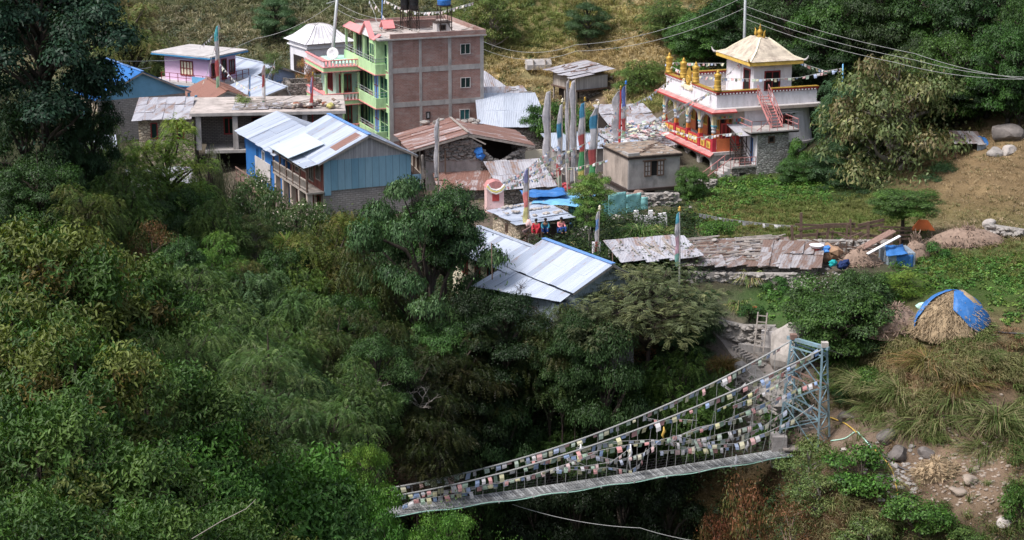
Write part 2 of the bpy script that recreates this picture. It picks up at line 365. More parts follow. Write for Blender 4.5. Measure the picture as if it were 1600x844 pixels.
def fin(me, mat, cols=None, smooth=False):
    nv = len(me.vertices); co = np.empty(nv*3); me.vertices.foreach_get('co', co); co = co.reshape(-1, 3)
    nl = len(me.loops); vi = np.empty(nl, int); me.loops.foreach_get('vertex_index', vi)
    nf = len(me.polygons); nn = np.empty(nf*3); me.polygons.foreach_get('normal', nn); nn = nn.reshape(-1, 3)
    lt = np.empty(nf, int); me.polygons.foreach_get('loop_total', lt); fn = np.repeat(nn, lt, 0)
    t = np.stack([-fn[:, 1], fn[:, 0], np.zeros(nl)], 1); l = np.linalg.norm(t, axis=1)
    flat = l < .03; t[flat] = (1, 0, 0); l[flat] = 1; t /= l[:, None]
    # keep the horizontal tangent's sign stable so that both ends of a wall read the same way
    sgn = np.sign(t[:, 0]+t[:, 1]*.01+1e-9); t *= sgn[:, None]
    sdir = np.cross(fn, t); p = co[vi]
    uv = np.stack([(p*t).sum(1), (p*sdir).sum(1)], 1)
    ul = me.uv_layers.new(name='UVMap'); ul.data.foreach_set('uv', uv.ravel())
    if cols is not None:
        a = me.color_attributes.new('Col', 'FLOAT_COLOR', 'POINT'); c4 = np.ones((nv, 4)); c4[:, :3] = np.array(cols); a.data.foreach_set('color', c4.ravel())
    for mm in (mat if isinstance(mat, (list, tuple)) else [mat]): me.materials.append(M[mm])
    if smooth: me.polygons.foreach_set('use_smooth', np.ones(nf, bool))
def link(name, me, parent=None):
    o = bpy.data.objects.new(name, me); COL.objects.link(o)
    if parent is not None: o.parent = parent
    return o
def tag(o, label=None, cat=None, group=None, kind=None):
    if label: o['label'] = label
    if cat: o['category'] = cat
    if group: o['group'] = group
    if kind: o['kind'] = kind
    return o
def thing(name, label, cat, loc=(0, 0, 0), yaw=0, group=None):
    o = bpy.data.objects.new(name, None); COL.objects.link(o); o.location = loc; o.rotation_euler = (0, 0, R(yaw)); o.empty_display_size = .3
    return tag(o, label, cat, group)
def bx(parent, name, mat, boxes):
    m = MB()
    for b in boxes: m.box(*b)
    return m.build(name, mat, parent)
def copy_tree(o, parent=None):
    c = o.copy(); COL.objects.link(c); c.parent = parent
    for ch in list(o.children): copy_tree(ch, c)
    return c
def window(par, face, v, a0, a1, z0, z1, fm='timber', gm='dark_glass', nb=1, fw=.09, out=-1, name='window', part='pane', hb=0):
    """window on plane x=v (face 'x') or y=v (face 'y'), outward = out"""
    def b(m, p0, p1, q0, q1, d0, d1):
        lo, hi = sorted((v+out*d0, v+out*d1))
        m.box(lo, hi, p0, p1, q0, q1) if face == 'x' else m.box(p0, p1, lo, hi, q0, q1)
    f = MB(); d = .07
    b(f, a0, a1, z1-fw, z1, -.02, d); b(f, a0, a1, z0, z0+fw, -.02, d); b(f, a0, a0+fw, z0+fw, z1-fw, -.02, d); b(f, a1-fw, a1, z0+fw, z1-fw, -.02, d)
    for k in range(nb):
        c = a0+(a1-a0)*(k+1)/(nb+1); b(f, c-fw/2.5, c+fw/2.5, z0+fw, z1-fw, .012, d-.01)
    for k in range(hb):
        c = z0+(z1-z0)*(k+1)/(hb+1); b(f, a0+fw, a1-fw, c-fw/3, c+fw/3, .014, d-.015)
    fo = f.build(name, fm, par); g = MB(); b(g, a0+fw, a1-fw, z0+fw, z1-fw, -.03, .01); g.build(part, gm, fo)
    return fo
def roofsheets(quad, nu, nv, seed=1, th=.03, lap=.06, jit=.03):
    """overlapping corrugated sheets; quad a(eave start) b(eave end) c(ridge end) d(ridge start)"""
    r = random.Random(seed); a, b, c, d = map(Vector, quad); m = MB(); nrm = (b-a).cross(d-a).normalized()
    if nrm.z < 0: nrm = -nrm
    P = lambda u, v: (a*(1-u)+b*u)*(1-v)+(d*(1-u)+c*u)*v
    for i in range(nu):
        for j in range(nv):
            u0, u1 = i/nu, min(1, (i+1)/nu+lap/nu); v0, v1 = max(0, j/nv-lap/nv), (j+1)/nv
            off = nrm*(.012*((i % 2)+j*.8)+r.uniform(0, jit)); e = (a-d).normalized()*r.uniform(0, jit*4)*(1 if j == 0 else 0)
            m.sheet(P(u0, v0)+off+e, P(u1, v0)+off+e+nrm*r.uniform(0, jit), P(u1, v1)+off+nrm*.02, P(u0, v1)+off, th)
    return m
def wavy(p0, p1, sag, n):
    p0, p1 = Vector(p0), Vector(p1)
    return [p0.lerp(p1, i/n)-Vector((0, 0, 1))*sag*4*(i/n)*(1-i/n) for i in range(n+1)]
# ================================================================ GROUND
def in_blob(px, py, b):
    return np.exp(-(((px-b[0])/b[2])**2+((py-b[1])/b[3])**2))
ZONES = [  # px, py, rx, ry, colour : kinds of ground (field, soil, rubble, court)
 (700,260,330,110,(.2,.16,.13)), (1180,300,120,30,(.05,.1,.02)), (1250,345,190,30,(.14,.14,.045)), (1560,270,110,90,(.27,.185,.1)),
 (1560,420,110,70,(.075,.13,.03)), (1480,365,80,18,(.22,.15,.11)), (1220,480,60,30,(.055,.12,.03)), (1500,510,110,25,(.27,.19,.11)),
 (1500,700,90,90,(.3,.205,.145)), (1330,680,80,50,(.29,.21,.16)), (1200,610,70,60,(.27,.22,.19)), (1140,530,40,40,(.26,.21,.18)),
 (1450,590,120,25,(.2,.12,.06)), (1100,400,220,30,(.2,.16,.13)), (820,380,120,40,(.26,.2,.165)), (960,130,60,60,(.26,.18,.13)), (880,160,60,20,(.2,.15,.1)),
 (800,80,190,70,(.33,.28,.13)), (960,60,130,60,(.33,.27,.14)), (1230,800,120,60,(.1,.06,.03)), (650,760,60,50,(.2,.14,.1)), (350,40,260,60,(.09,.1,.05))]  # last blob: far left hill, haze mixed into its colour
def build_ground():
    xs = np.unique(np.concatenate([np.linspace(-2500, -80, 14), np.arange(-80, -45, 2.5), np.arange(-45, 48, .6), np.arange(48, 80, 2.5), np.linspace(80, 2500, 14)]))
    ys = np.unique(np.concatenate([np.linspace(-60, 60, 50), np.arange(60, 235, .6), np.arange(235, 330, 2.5), np.linspace(330, 3500, 20)]))
    X, Y = np.meshgrid(xs, ys); Z = gzv(X, Y); nx, ny = len(xs), len(ys)
    px, py = proj(X, Y, Z); px = px.ravel(); py = py.ravel()
    base = np.tile(np.array([.035, .042, .018]), (nx*ny, 1)); wt = np.zeros(nx*ny)+.35
    acc = base*.35
    for b in ZONES:
        wgt = in_blob(px, py, b)**1.2*2.2; acc += wgt[:, None]*np.array(b[4]); wt += wgt
    col = acc/wt[:, None]; col[(Y.ravel() < 70)] = (.03, .035, .015)
    idx = np.arange(nx*ny).reshape(ny, nx)
    q = np.stack([idx[:-1, :-1], idx[:-1, 1:], idx[1:, 1:], idx[1:, :-1]], -1).reshape(-1, 4)
    me = mesh_np('ground', np.stack([X.ravel(), Y.ravel(), Z.ravel()], 1), q, col, 'earth', True)
    o = link('ground', me); tag(o, kind='structure')
def mesh_np(name, V, Fq, cols, mat, smooth=False):
    k = Fq.shape[1]; me = bpy.data.meshes.new(name); me.vertices.add(len(V)); me.vertices.foreach_set('co', np.ascontiguousarray(V, dtype=np.float32).ravel())
    me.loops.add(Fq.size); me.loops.foreach_set('vertex_index', Fq.astype(np.int32).ravel())
    me.polygons.add(len(Fq)); me.polygons.foreach_set('loop_start', np.arange(0, Fq.size, k, dtype=np.int32)); me.polygons.foreach_set('loop_total', np.full(len(Fq), k, dtype=np.int32))
    me.update(calc_edges=True)
    if cols is not None:
        a = me.color_attributes.new('Col', 'FLOAT_COLOR', 'POINT'); c4 = np.ones((len(V), 4), np.float32); c4[:, :3] = cols; a.data.foreach_set('color', c4.ravel())
    if smooth: me.polygons.foreach_set('use_smooth', np.ones(len(Fq), bool))
    me.materials.append(M[mat]); return me
m_, t_, b_ = mk('earth')
a_ = N(t_, 'ShaderNodeAttribute', attribute_name='Col'); co_ = coords(t_, kind='Object')
f_ = noise(t_, co_, .55, 9, .72); c_ = mixc(t_, 1.0, a_.outputs['Color'], ramp(t_, f_, [(.3, .55), (.7, 1.35)]), 'MULTIPLY')
c_ = mixc(t_, ramp(t_, noise(t_, co_, 2.2, 8, .75), [(.52, 0.0), (.68, .55)]), c_, (.1, .075, .055))
t_.links.new(c_, b_.inputs['Base Color']); b_.inputs['Roughness'].default_value = 1; b_.inputs['Specular IOR Level'].default_value = .1
bump(t_, b_, noise(t_, co_, 3.5, 8, .7), 1.0, .25)
build_ground()

# ================================================================ BRICK HOUSE WITH GREEN FRONT
B = thing('brick_house', 'tall unfinished red brick house with pale green balcony front', 'house', (-10.9, 169, 0), 21)
W_, D_ = 8.9, 10.8
bx(B, 'wall', 'red_brick', [(0, W_, 0, D_, -1.5, 9.7)])
pf = [(W_-.3, W_+.03, -.03, .25, -1.5, 9.68), (-.03, .34, -.035, .25, -1.5, 9.68), (5.55, 5.85, -.03, .2, -1.5, 9.68), (2.8, 3.05, -.03, .2, -1.5, 9.68)]
for z in (6.72, 3.66, .6): pf += [(.34, 2.8, -.028, .2, z, z+.45), (3.05, 5.55, -.028, .2, z, z+.45), (5.85, W_-.3, -.028, .2, z, z+.45)]
bx(B, 'concrete_frame', 'concrete', pf)
bx(B, 'roof_slab', 'concrete', [(-1.0, W_+.25, -.25, D_, 9.7, 9.84)])
bx(B, 'parapet', 'red_brick', [(.1, W_+.2, -.2, 0, 9.84, 10.25), (W_, W_+.2, 0, D_, 9.84, 10.25), (.1, W_, D_-.2, D_, 9.84, 10.2)])
bx(B, 'roof_deck', 'slab_top', [(.1, W_, 0, D_-.2, 9.842, 9.9)])
bx(B, 'inner_parapet', 'red_brick', [(1.5, 6.2, 5.2, 5.5, 9.9, 10.6), (1.5, 6.2, 5.15, 5.55, 10.6, 10.68)])
for a0, z0, z1 in ((6.7, 8.1, 9.05), (6.7, 5.05, 6.0), (6.6, 2.15, 3.1)):
    window(B, 'y', 0, a0, a0+.95, z0, z1, 'pale_concrete', 'teal_glass' if z0 < 3 else 'dark_glass', 1, .05, hb=0)
window(B, 'y', 0, 3.4, 3.78, 2.45, 3.1, 'black_plastic', 'pale_concrete', 0, .08)
# green face (x = 0 plane), three storeys
for k, z in enumerate((.75, 3.8, 6.85)):
    gp = [(-.06, -.004, 0, .3, z, z+2.85), (-.06, -.004, 2.7, 3.1, z, z+2.85), (-.06, -.004, 4.4, 4.8, z, z+2.85), (-.06, -.004, 7.6, 8.0, z, z+2.85), (-.06, -.004, 10.4, 10.8, z, z+2.85),
          (-.06, -.004, .3, 2.7, z+2.45, z+2.85), (-.06, -.004, 3.1, 4.4, z+2.35, z+2.85), (-.06, -.004, 4.8, 7.6, z+2.45, z+2.85), (-.06, -.004, 8.0, 10.4, z+2.45, z+2.85)]
    if k == 2: gp += [(-.9, -.06, 1.0, 3.0, z, z+2.85)]
    if k == 2: gp = [g for g in gp if g[2] >= 2.7 or g[0] < -.5 or True]
    bx(B, 'painted_wall', 'green_paint', gp)
    y0 = 1.0
    s = .9
    window(B, 'x', 0, .3, 2.7, z+.05, z+2.45, 'green_paint', 'green_glass', 1, .06, hb=1)
    window(B, 'x', 0, 4.8, 7.6, z+.5 if k < 2 else z+.1, z+2.45, 'green_paint', 'green_glass' if k < 2 else 'dark_glass', 2, .06)
    window(B, 'x', 0, 8.0, 10.4, z+.1, z+2.45, 'timber', 'dark_glass', 2, .08)
    d = bx(B, 'door', 'trim_blue', [(-.05, .02, 3.15, 4.35, z, z+2.3)]); bx(d, 'frame', 'maroon', [(-.09, -.045, 3.7, 3.8, z+.02, z+2.25), (-.09, -.045, 3.15, 4.35, z+1.3, z+1.36)])
    bal = bx(B, 'balcony', 'green_paint', [(-1.0, -.86, y0, 10.8, z-.28, z+.62), (-1.0, -.0, y0-.14, y0, z-.28, z+.62), (-.86, -.0, y0, 10.8, z-.28, z-.12)])
    bx(bal, 'edge_trim', 'rose_tile', [(-1.06, -.0, y0-.18, 10.8, z-.36, z-.28)])
    rl = MB(); 
    for zz in (.85, 1.1): rl.bar((-.93, y0, z+zz), (-.93, 10.7, z+zz), .04); rl.bar((-.93, y0, z+zz), (0, y0, z+zz), .04)
    for q in range(9): rl.bar((-.93, y0+q*1.2, z+.62), (-.93, y0+q*1.2, z+1.1), .04)
    rl.build('railing', 'steel', bal)
    for yy in (4.6, 7.8, 10.6):
        if k == 2 or yy > 7: bx(B, 'column', 'green_paint', [(-.9, -.7, yy-.1, yy+.1, z+.62, z+2.85)])
window(B, 'x', -.9, 1.25, 2.75, 7.0, 9.3, 'green_paint', 'green_glass', 1, .1, hb=1)
m = MB(); m.sheet((-1.2, 5.2, 9.72), (-1.2, 10.6, 9.72), (-.5, 10.4, 10.15), (-.5, 5.2, 10.15), .08)
m.sheet((-1.2, .6, 9.72), (-1.2, 1.6, 9.72), (-.4, 1.6, 10.1), (-.4, .9, 10.1), .08)
m.build('tiled_eave', 'rose_tile', B)
m = MB(); m.prism([(1.6, 9.75), (4.6, 9.75), (3.1, 11.0)], 'x', -1.1, -.95); m.build('gable', 'white_paint', B)
m = MB(); m.sheet((-1.3, 1.35, 9.75), (-.8, 1.35, 9.75), (-.8, 3.1, 11.1), (-1.3, 3.1, 11.1), .12); m.sheet((-1.3, 4.85, 9.75), (-.8, 4.85, 9.75), (-.8, 3.1, 11.1), (-1.3, 3.1, 11.1), .12); m.build('gable_roof', 'rose_tile', B)
m = MB(); m.sheet((.8, 4.0, 10.2), (1.9, 4.0, 10.2), (1.9, 4.7, 10.9), (.8, 4.7, 10.9), .1); m.sheet((.8, 5.4, 10.2), (1.9, 5.4, 10.2), (1.9, 4.7, 10.9), (.8, 4.7, 10.9), .1); m.build('stair_roof', 'rose_tile', B)
m = MB(); rr = random.Random(3)
for i in range(16):
    p = Vector((rr.uniform(.5, 8), rr.uniform(.6, 5), 9.93)); m.bar(p, p+Vector((rr.uniform(-1.4, 1.4), rr.uniform(-1.2, 1.2), rr.uniform(.03, .3))), .12, .05)
tag(m.build('plank_pile', 'grey_timber'), 'loose grey planks scattered on the flat roof of the brick house', 'planks'); bpy.data.objects['plank_pile'].location = B.location; bpy.data.objects['plank_pile'].rotation_euler = B.rotation_euler
def tank(px, py, Y, r, h, mat, label, zroof=9.9):
    p = PY(px, py, Y); t = thing('water_tank', label, 'water tank', (p.x, p.y, p.z), 21, 'water tanks on the brick house roof')
    MB().lathe([(r*.9, 0), (r, .08), (r, h*.3), (r*1.03, h*.32), (r, h*.36), (r, h*.62), (r*1.03, h*.65), (r, h*.7), (r, h*.85), (r*.6, h), (r*.25, h*1.04), (r*.25, h*1.1)], n=18).build('barrel', mat, t, True)
    m = MB(); hh = p.z-zroof
    for sx in (-1, 1):
        for sy in (-1, 1): m.bar((sx*r*.8, sy*r*.8, -.02), (sx*r*.85, sy*r*.85, -hh), .07)
        m.bar((sx*r*.8, -r*.8, -.3), (sx*r*.85, r*.8, -hh*.9), .04); m.bar((-r*.8, sx*r*.8, -.3), (r*.85, sx*r*.8, -hh*.9), .04)
    m.box(-r*.95, r*.95, -r*.95, r*.95, -.08, -.005); m.build('stand', 'dark_timber', t); return t
tank(633, 14, 174.5, .42, 1.3, 'black_plastic', 'left black water tank standing on the brick house roof')
tank(647, 15, 174, .42, 1.3, 'black_plastic', 'right black water tank standing on the brick house roof')
tank(694, 8, 172.5, .62, 1.35, 'blue_plastic', 'blue water tank raised on a stand on the brick house roof')
p = PY(692, 45, 172.5); t = thing('pump_shed', 'small grey box shed on brick house roof beneath the blue tank', 'shed', (p.x, p.y, 9.9), 21)
bx(t, 'wall', 'pale_concrete', [(-.75, .55, -.5, .6, 0, .95)]); bx(t, 'lid', 'dark_timber', [(-.85, .7, -.6, .7, .95, 1.02)]); window(t, 'y', -.5, -.5, .1, .3, .8, 'dark_timber', 'dark_void', 1)

# narrow green wing with balustrades, left of the brick house
G2 = thing('balustrade_house', 'narrow pale green house with white balustraded balconies beside brick house', 'house', (-16.2, 175, 0), 21)
bx(G2, 'wall', 'mint_paint', [(0, 2.2, 0, 5, -1, 6.7)])
for k, z in enumerate((.2, 3.1, 6.2)):
    b = bx(G2, 'balcony', 'green_paint', [(-1.5, 2.3, -1.3, 5, z, z+.35)])
    bx(b, 'edge_trim', 'rose_tile', [(-1.56, 2.36, -1.36, 5, z+.35, z+.42), (-1.56, 2.36, -1.36, 5, z-.07, z-.003)])
    m = MB()
    for q in range(12): m.box(-1.45+q*.33, -1.32+q*.33, -1.25, -1.12, z+.42, z+.95)
    for q in range(18): m.box(-1.45, -1.32, -1.0+q*.33, -.87+q*.33, z+.42, z+.95)
    m.build('balustrade', 'white_paint', b); bx(b, 'handrail', 'rose_tile', [(-1.52, 2.3, -1.32, -1.08, z+.95, z+1.03), (-1.52, -1.28, -1.08, 5, z+.95, z+1.03)])
    if k < 2:
        window(G2, 'y', 0, .3, 1.5, z+.9, z+2.6, 'maroon', 'dark_glass', 2, .1); window(G2, 'x', 0, 1, 2.6, z+.9, z+2.6, 'maroon', 'dark_glass', 2, .1)
        for q in range(3):
            m = MB(); m.lathe([(.16, z+.42), (.13, z+.6), (.13, z+2.6), (.17, z+2.87)], (-1.2+q*1.55, -1.0, 0), 10); m.build('column', 'green_paint', G2, True)
dsh = thing('satellite_dish', 'white satellite dish on the green wing balcony', 'satellite dish', tuple(PY(520.5, 84, 172)), 0)
m = MB(); m.lathe([(.0001, 0), (.3, .03), (.48, .1), (.55, .17), (.53, .19), (.3, .06), (.0001, .03)], n=20); d = m.build('reflector', 'white_paint', dsh, True); d.rotation_euler = (R(75), R(10), R(-10)); MB().bar((0, 0, 0), (0, .1, -.9), .05).bar((0, 0, 0), (0, -.5, 0), .03).build('arm', 'steel', dsh)

# ================================================================ WHITE PAVILION
p = PY(500, 92, 192); V = thing('stupa_gate', 'white square gate pavilion with ribbed hip roof behind houses', 'pavilion', (p.x, p.y, p.z), 30)
bx(V, 'wall', 'white_plaster', [(-2.3, 2.3, -2.2, -2.0, 0, 2.6), (-2.3, -2.1, -2.0, 2.2, 0, 2.6), (2.1, 2.3, -2.0, 2.2, 0, 2.6), (-2.3, 2.3, 2.0, 2.2, 0, 2.6)]); V.location.z -= 1.2
bx(V, 'archway', 'dark_room', [(-1.5, 1.2, -2.26, -2.2, .1, 1.7), (-2.36, -2.3, -1.2, 1.2, .1, 1.7)])
bx(V, 'cornice', 'white_paint', [(-2.5, 2.5, -2.4, 2.4, 2.6, 2.75), (-2.35, 2.35, -2.25, 2.25, 2.75, 3.05), (-2.6, 2.6, -2.5, 2.5, 3.05, 3.15)])
m = MB(); prof = [(2.75, 3.15), (2.0, 3.6), (1.4, 4.15), (.95, 4.6), (.75, 4.7), (.0, 4.82)]
ring = [[(sx*r, sy*r, z) for sx, sy in ((-1, -1), (1, -1), (1, 1), (-1, 1))] for r, z in prof]
for i in range(len(ring)-1):
    for k in range(4): m.add([ring[i][k], ring[i][(k+1) % 4], ring[i+1][(k+1) % 4], ring[i+1][k]], [(0, 1, 2, 3)])
m.build('roof', 'white_plaster', V); m = MB()
for i in range(len(ring)-1):
    for k in range(4):
        for q in range(9):
            a = Vector(ring[i][k]).lerp(Vector(ring[i][(k+1) % 4]), q/8); b = Vector(ring[i+1][k]).lerp(Vector(ring[i+1][(k+1) % 4]), q/8); m.bar(a, b, .05, .05)
m.build('roof_rib', 'pale_concrete', V)

# ================================================================ PINK HOUSE
K = thing('pink_house', 'small lilac pink house with flat white roof and blue trim', 'house', (-29.7, 187, 0), 60)
bx(K, 'wall', 'lilac_wall', [(0, 4.2, 0, 5.6, 2.9, 5.4)])
bx(K, 'lower_wall', 'lilac_wall', [(.2, 4.0, .2, 5.4, -1.5, 2.5)])
bx(K, 'balcony', 'pale_concrete', [(-1.1, 5.0, -1.1, 6.6, 2.62, 2.9)]); bx(K, 'balcony_trim', 'blue_paint', [(-1.14, 5.04, -1.14, 6.64, 2.5, 2.62)])
r_ = bx(K, 'roof', 'slab_top', [(-.85, 5.1, -.85, 6.5, 5.52, 5.66)]); r_.data.materials[0] = M['pale_concrete']; bx(K, 'roof_trim', 'blue_paint', [(-.9, 5.15, -.9, 6.55, 5.38, 5.52)])
window(K, 'x', 0, 2.0, 3.6, 3.4, 4.9, 'maroon', 'cream', 3, .1, hb=1); window(K, 'y', 0, .3, 1.2, 3.3, 4.8, 'maroon', 'dark_glass', 1); window(K, 'y', 0, 1.9, 2.7, 2.95, 5.0, 'maroon', 'dark_glass', 0, name='door'); window(K, 'y', 0, 3.1, 4.0, 3.3, 4.8, 'maroon', 'dark_glass', 1)
for a in (.3, 1.3, 2.3): window(K, 'y', .2, a, a+.6, .6, 2.3, 'maroon', 'dark_glass', 1)
m = MB()
for z in (3.35, 3.75): m.bar((-1.05, -1.05, z), (-1.05, 5.2, z), .04); m.bar((-1.05, -1.05, z), (4.9, -1.05, z), .04)
for q in range(7): m.bar((-1.05, -1.05+q*1.04, 2.9), (-1.05, -1.05+q*1.04, 3.75), .05); m.bar((-1.05+q*.99, -1.05, 2.9), (-1.05+q*.99, -1.05, 3.75), .05)
m.build('railing', 'maroon', K); bx(K, 'signboard', 'light_tarp', [(-1.13, -1.08, -.9, 1.3, 3.0, 3.6)])

# ================================================================ SHEDS AND HOUSES OF THE BACK ROW
def gable_house(name, label, O, yaw, W, D, ze, zr, wallm, roofm, xr=None, zb=-1.5, ov=.4, gm=None, zg=None, seed=1, nu=7, nv=2, cat='house', trim=None, ovf=.4, th=.05, jit=.02):
    """ridge runs along local y; gables on y=0 and y=D; eaves at x=0 and x=W"""
    H = thing(name, label, cat, (O[0], O[1], 0), yaw); xr = W/2 if xr is None else xr
    z1 = ze if zg is None else zg
    bx(H, 'wall', wallm, [(0, W, 0, D, zb, z1)])
    def zt(x): return ze+(zr-ze)*(x/xr if x < xr else (W-x)/(W-xr))
    m = MB(); m.prism([(0, z1), (W, z1), (W, ze), (xr, zr), (0, ze)], 'y', .0, D); m.build('gable', gm or wallm, H)
    e0 = ze-(zr-ze)/xr*ov; e1 = ze-(zr-ze)/(W-xr)*ov
    L = roofsheets([(-ov, -ovf, e0+.06), (-ov, D+ovf, e0+.06), (xr, D+ovf, zr+.06), (xr, -ovf, zr+.06)], nu, nv, seed, jit=jit)
    r2 = roofsheets([(W+ov, D+ovf, e1+.06), (W+ov, -ovf, e1+.06), (xr, -ovf, zr+.06), (xr, D+ovf, zr+.06)], nu, nv, seed+5, jit=jit)
    L.build('roof', roofm, H); r2.build('roof', roofm, H)
    m = MB(); m.bar((xr, -ovf-.02, zr+.13), (xr, D+ovf, zr+.13), .3, .05); m.build('ridge_cap', trim or roofm, H)
    m = MB(); m.bar((-ov, -ovf+.03, e0-.03), (xr, -ovf+.03, zr-.03), .05, .14); m.bar((W+ov, -ovf+.03, e1-.03), (xr, -ovf+.03, zr-.03), .05, .14); m.build('barge_board', 'grey_timber', H)
    return H
# blue gabled brick house, far left
H = gable_house('brick_house', 'grey brick house with bright blue gable and roof edge at left', (-37.2, 170.5), 32, 8.4, 8.5, 4.3, 6.3, 'grey_brick', 'bright_blue', xr=4.2, gm='sky_blue', zb=-2, seed=3, trim='trim_blue', zg=4.0)
bx(H, 'side_wall', 'warm_rubble', [(-.06, -.004, 0, 8.5, -2, 4.0)]); window(H, 'x', -.06, 2.2, 3.8, 1.0, 3.0, 'white_paint', 'sky_blue', 1, .12)
bx(H, 'porch_post', 'sky_blue', [(8.6, 8.8, -.2, 0, 0, 4.0), (9.3, 9.5, -.2, 0, 0, 3.7)]); bx(H, 'porch_rail', 'sky_blue', [(8.8, 9.3, -.15, -.05, .2, 1.5)])
# white house with red roof
H = gable_house('rusty_roof_house', 'low white house with red rusty tin roof behind flat roofed house', (-28.9, 172.8), 22, 6.6, 7.2, 3.0, 4.35, 'white_plaster', 'tin_red', xr=3.0, seed=4, trim='tin_red')
window(H, 'x', 0, 1.0, 2.2, 1.6, 2.7, 'maroon', 'sky_blue', 1); window(H, 'y', 0, 2.9, 4.2, 1.2, 2.6, 'maroon', 'pink_cloth', 2); window(H, 'y', 0, .5, 1.1, 1.2, 2.6, 'blue_paint', 'white_paint', 0)
# blue building with silver roof behind
H = gable_house('blue_shop', 'long pale blue house with silver roof behind pink house flag pole', (-26.2, 190), 40, 5.5, 9, 2.9, 3.9, 'pale_blue', 'tin_blue', xr=2.7, seed=8)
for q in range(4): window(H, 'x', 0, 1+q*2.0, 2+q*2.0, 1.0, 2.4, 'trim_blue', ['orange_paint', 'dark_glass', 'red_paint', 'dark_glass'][q], 1)
for q in range(2): window(H, 'y', 0, .8+q*2.4, 1.7+q*2.4, .8, 2.3, 'trim_blue', 'white_paint', 1)
H = gable_house('grey_shed', 'pale shed with white tin roof and red curtain front', (-23.8, 174.6), 30, 3.6, 7.0, 3.4, 4.3, 'tan_plaster', 'tin_blue', xr=3.2, seed=9, cat='shed')
bx(H, 'curtain', 'maroon', [(.2, 2.5, -.05, -.01, 2.4, 3.3)]); bx(H, 'post', 'cream', [(.0, .2, -.3, -.1, -.5, 3.2), (1.4, 1.6, -.3, -.1, -.5, 3.2), (3.3, 3.5, -.3, -.1, -.5, 3.2)])
H = thing('roofless_house', 'roofless block of grey stone walls between tin roofs', 'ruin', (-21.0, 178.5, 0), 14)
bx(H, 'wall', 'rubble', [(0, 3.9, 0, .4, -1, 4.2), (0, .4, .4, 4, -1, 4.2), (3.5, 3.9, .4, 4, -1, 4.0), (.4, 3.5, 3.6, 4, -1, 4.1)])
bx(H, 'floor', 'roof_earth', [(.4, 3.5, .4, 3.6, 2.9, 3.0)]); bx(H, 'tie_beam', 'concrete', [(-.04, 3.94, -.04, .0, 2.9, 3.1)])
m = roofsheets([(0, 0, 2.4), (3.1, 0, 2.4), (3.1, 2, 3.3), (0, 2, 3.3)], 4, 1, 4); t = thing('lean_to', 'small white tin lean-to left of green balconies', 'shelter', (-19.3, 173.5, -.4), 25); m.build('roof', 'tin_blue', t); bx(t, 'post', 'timber', [(0, .12, 0, .12, 0, 2.4), (2.9, 3.02, 0, .12, 0, 2.4)]); bx(t, 'back_wall', 'rubble', [(0, 3, 1.6, 2, -.5, 3.0)])
# silver sheds right of the brick house
H = gable_house('tin_shed', 'long low shed with wide silver tin roof right of brick house', (-2.7, 165.8), 2, 6.0, 11, 2.6, 4.0, 'rubble', 'tin_grey', seed=11) if False else thing('tin_shed', 'low stone shed under wide silver tin roof right of brick house', 'shed', (-2.6, 166.0, 0), 3)
roofsheets([(-.4, -.3, 2.55), (5.9, -.3, 2.55), (5.1, 7.5, 4.2), (-.4, 7.5, 4.2)], 7, 2, 12).build('roof', 'tin_grey', H); bx(H, 'wall', 'rubble', [(0, 5.6, .1, 7.2, -1, 2.4)]); bx(H, 'eave_beam', 'dark_timber', [(-.2, 5.8, -.12, .08, 2.3, 2.48)])
H = thing('tin_shed', 'small shed with patched white roof weighted by poles behind silver shed', 'shed', (-2.3, 179, 0), 8)
roofsheets([(-.3, 0, 2.3), (4.4, .2, 2.5), (3.9, 3.8, 3.2), (0, 3.6, 3.2)], 6, 2, 14, jit=.08).build('roof', 'tin_white', H); bx(H, 'wall', 'rubble', [(0, 4.1, .4, 3.4, -1, 2.3)])
m = MB(); rr = random.Random(5)
for i in range(7): a = Vector((rr.uniform(0, 3.5), rr.uniform(.3, 3), 0)); a.z = 2.45+a.y*.25; m.bar(a, a+Vector((rr.uniform(.5, 1.3), rr.uniform(-.4, .4), .08)), .07)
m.build('roof_pole', 'grey_timber', H)
H = thing('tin_shed', 'tiny shed with pointed white roof close behind the brick house corner', 'shed', (-2.6, 186, 0), 15)
m = MB(); m.sheet((-.2, -.2, 2.5), (2.6, -.2, 2.3), (.4, 1.6, 4.0), (-.2, 1.8, 4.1), .05); m.build('roof', 'tin_white', H); bx(H, 'wall', 'timber', [(0, 2.2, 0, 1.6, -1, 2.25)])

# hut on stilts
H = thing('stilt_hut', 'weathered plank hut on posts with white patched roof on slope', 'hut', (6.3, 186.5, .8), 32)
bx(H, 'wall', 'old_planks', [(0, 3.7, 0, 4.2, 1.5, 2.75)]); bx(H, 'front_wall', 'grey_planks', [(0, 3.7, -.04, -.004, 1.5, 2.7)])
bx(H, 'floor_beam', 'timber', [(-.15, 3.9, -.2, 4.3, 1.35, 1.5)]); bx(H, 'stone_base', 'rubble', [(.7, 4.2, .5, 3.8, -1.5, 1.3)])
bx(H, 'post', 'grey_timber', [(0, .14, 0, .14, -1.5, 1.35), (0, .14, 2.0, 2.14, -1.5, 1.35), (0, .14, 4.0, 4.14, -1.5, 1.35)])
bx(H, 'painted_shade', 'dark_room', [(.45, .7, .5, 3.8, -1.5, 1.34)]); bx(H, 'chest', 'yellow_paint', [(-.1, -.02, .4, 1.2, 1.6, 2.3)])  # dark sheet paints the shade under the hut floor
roofsheets([(-.6, 4.8, 2.95), (-.6, -.6, 2.75), (4.3, -.5, 3.2), (4.3, 4.8, 3.5)], 6, 2, 17, jit=.09).build('roof', 'tin_white', H)
m = MB(); rr = random.Random(8)
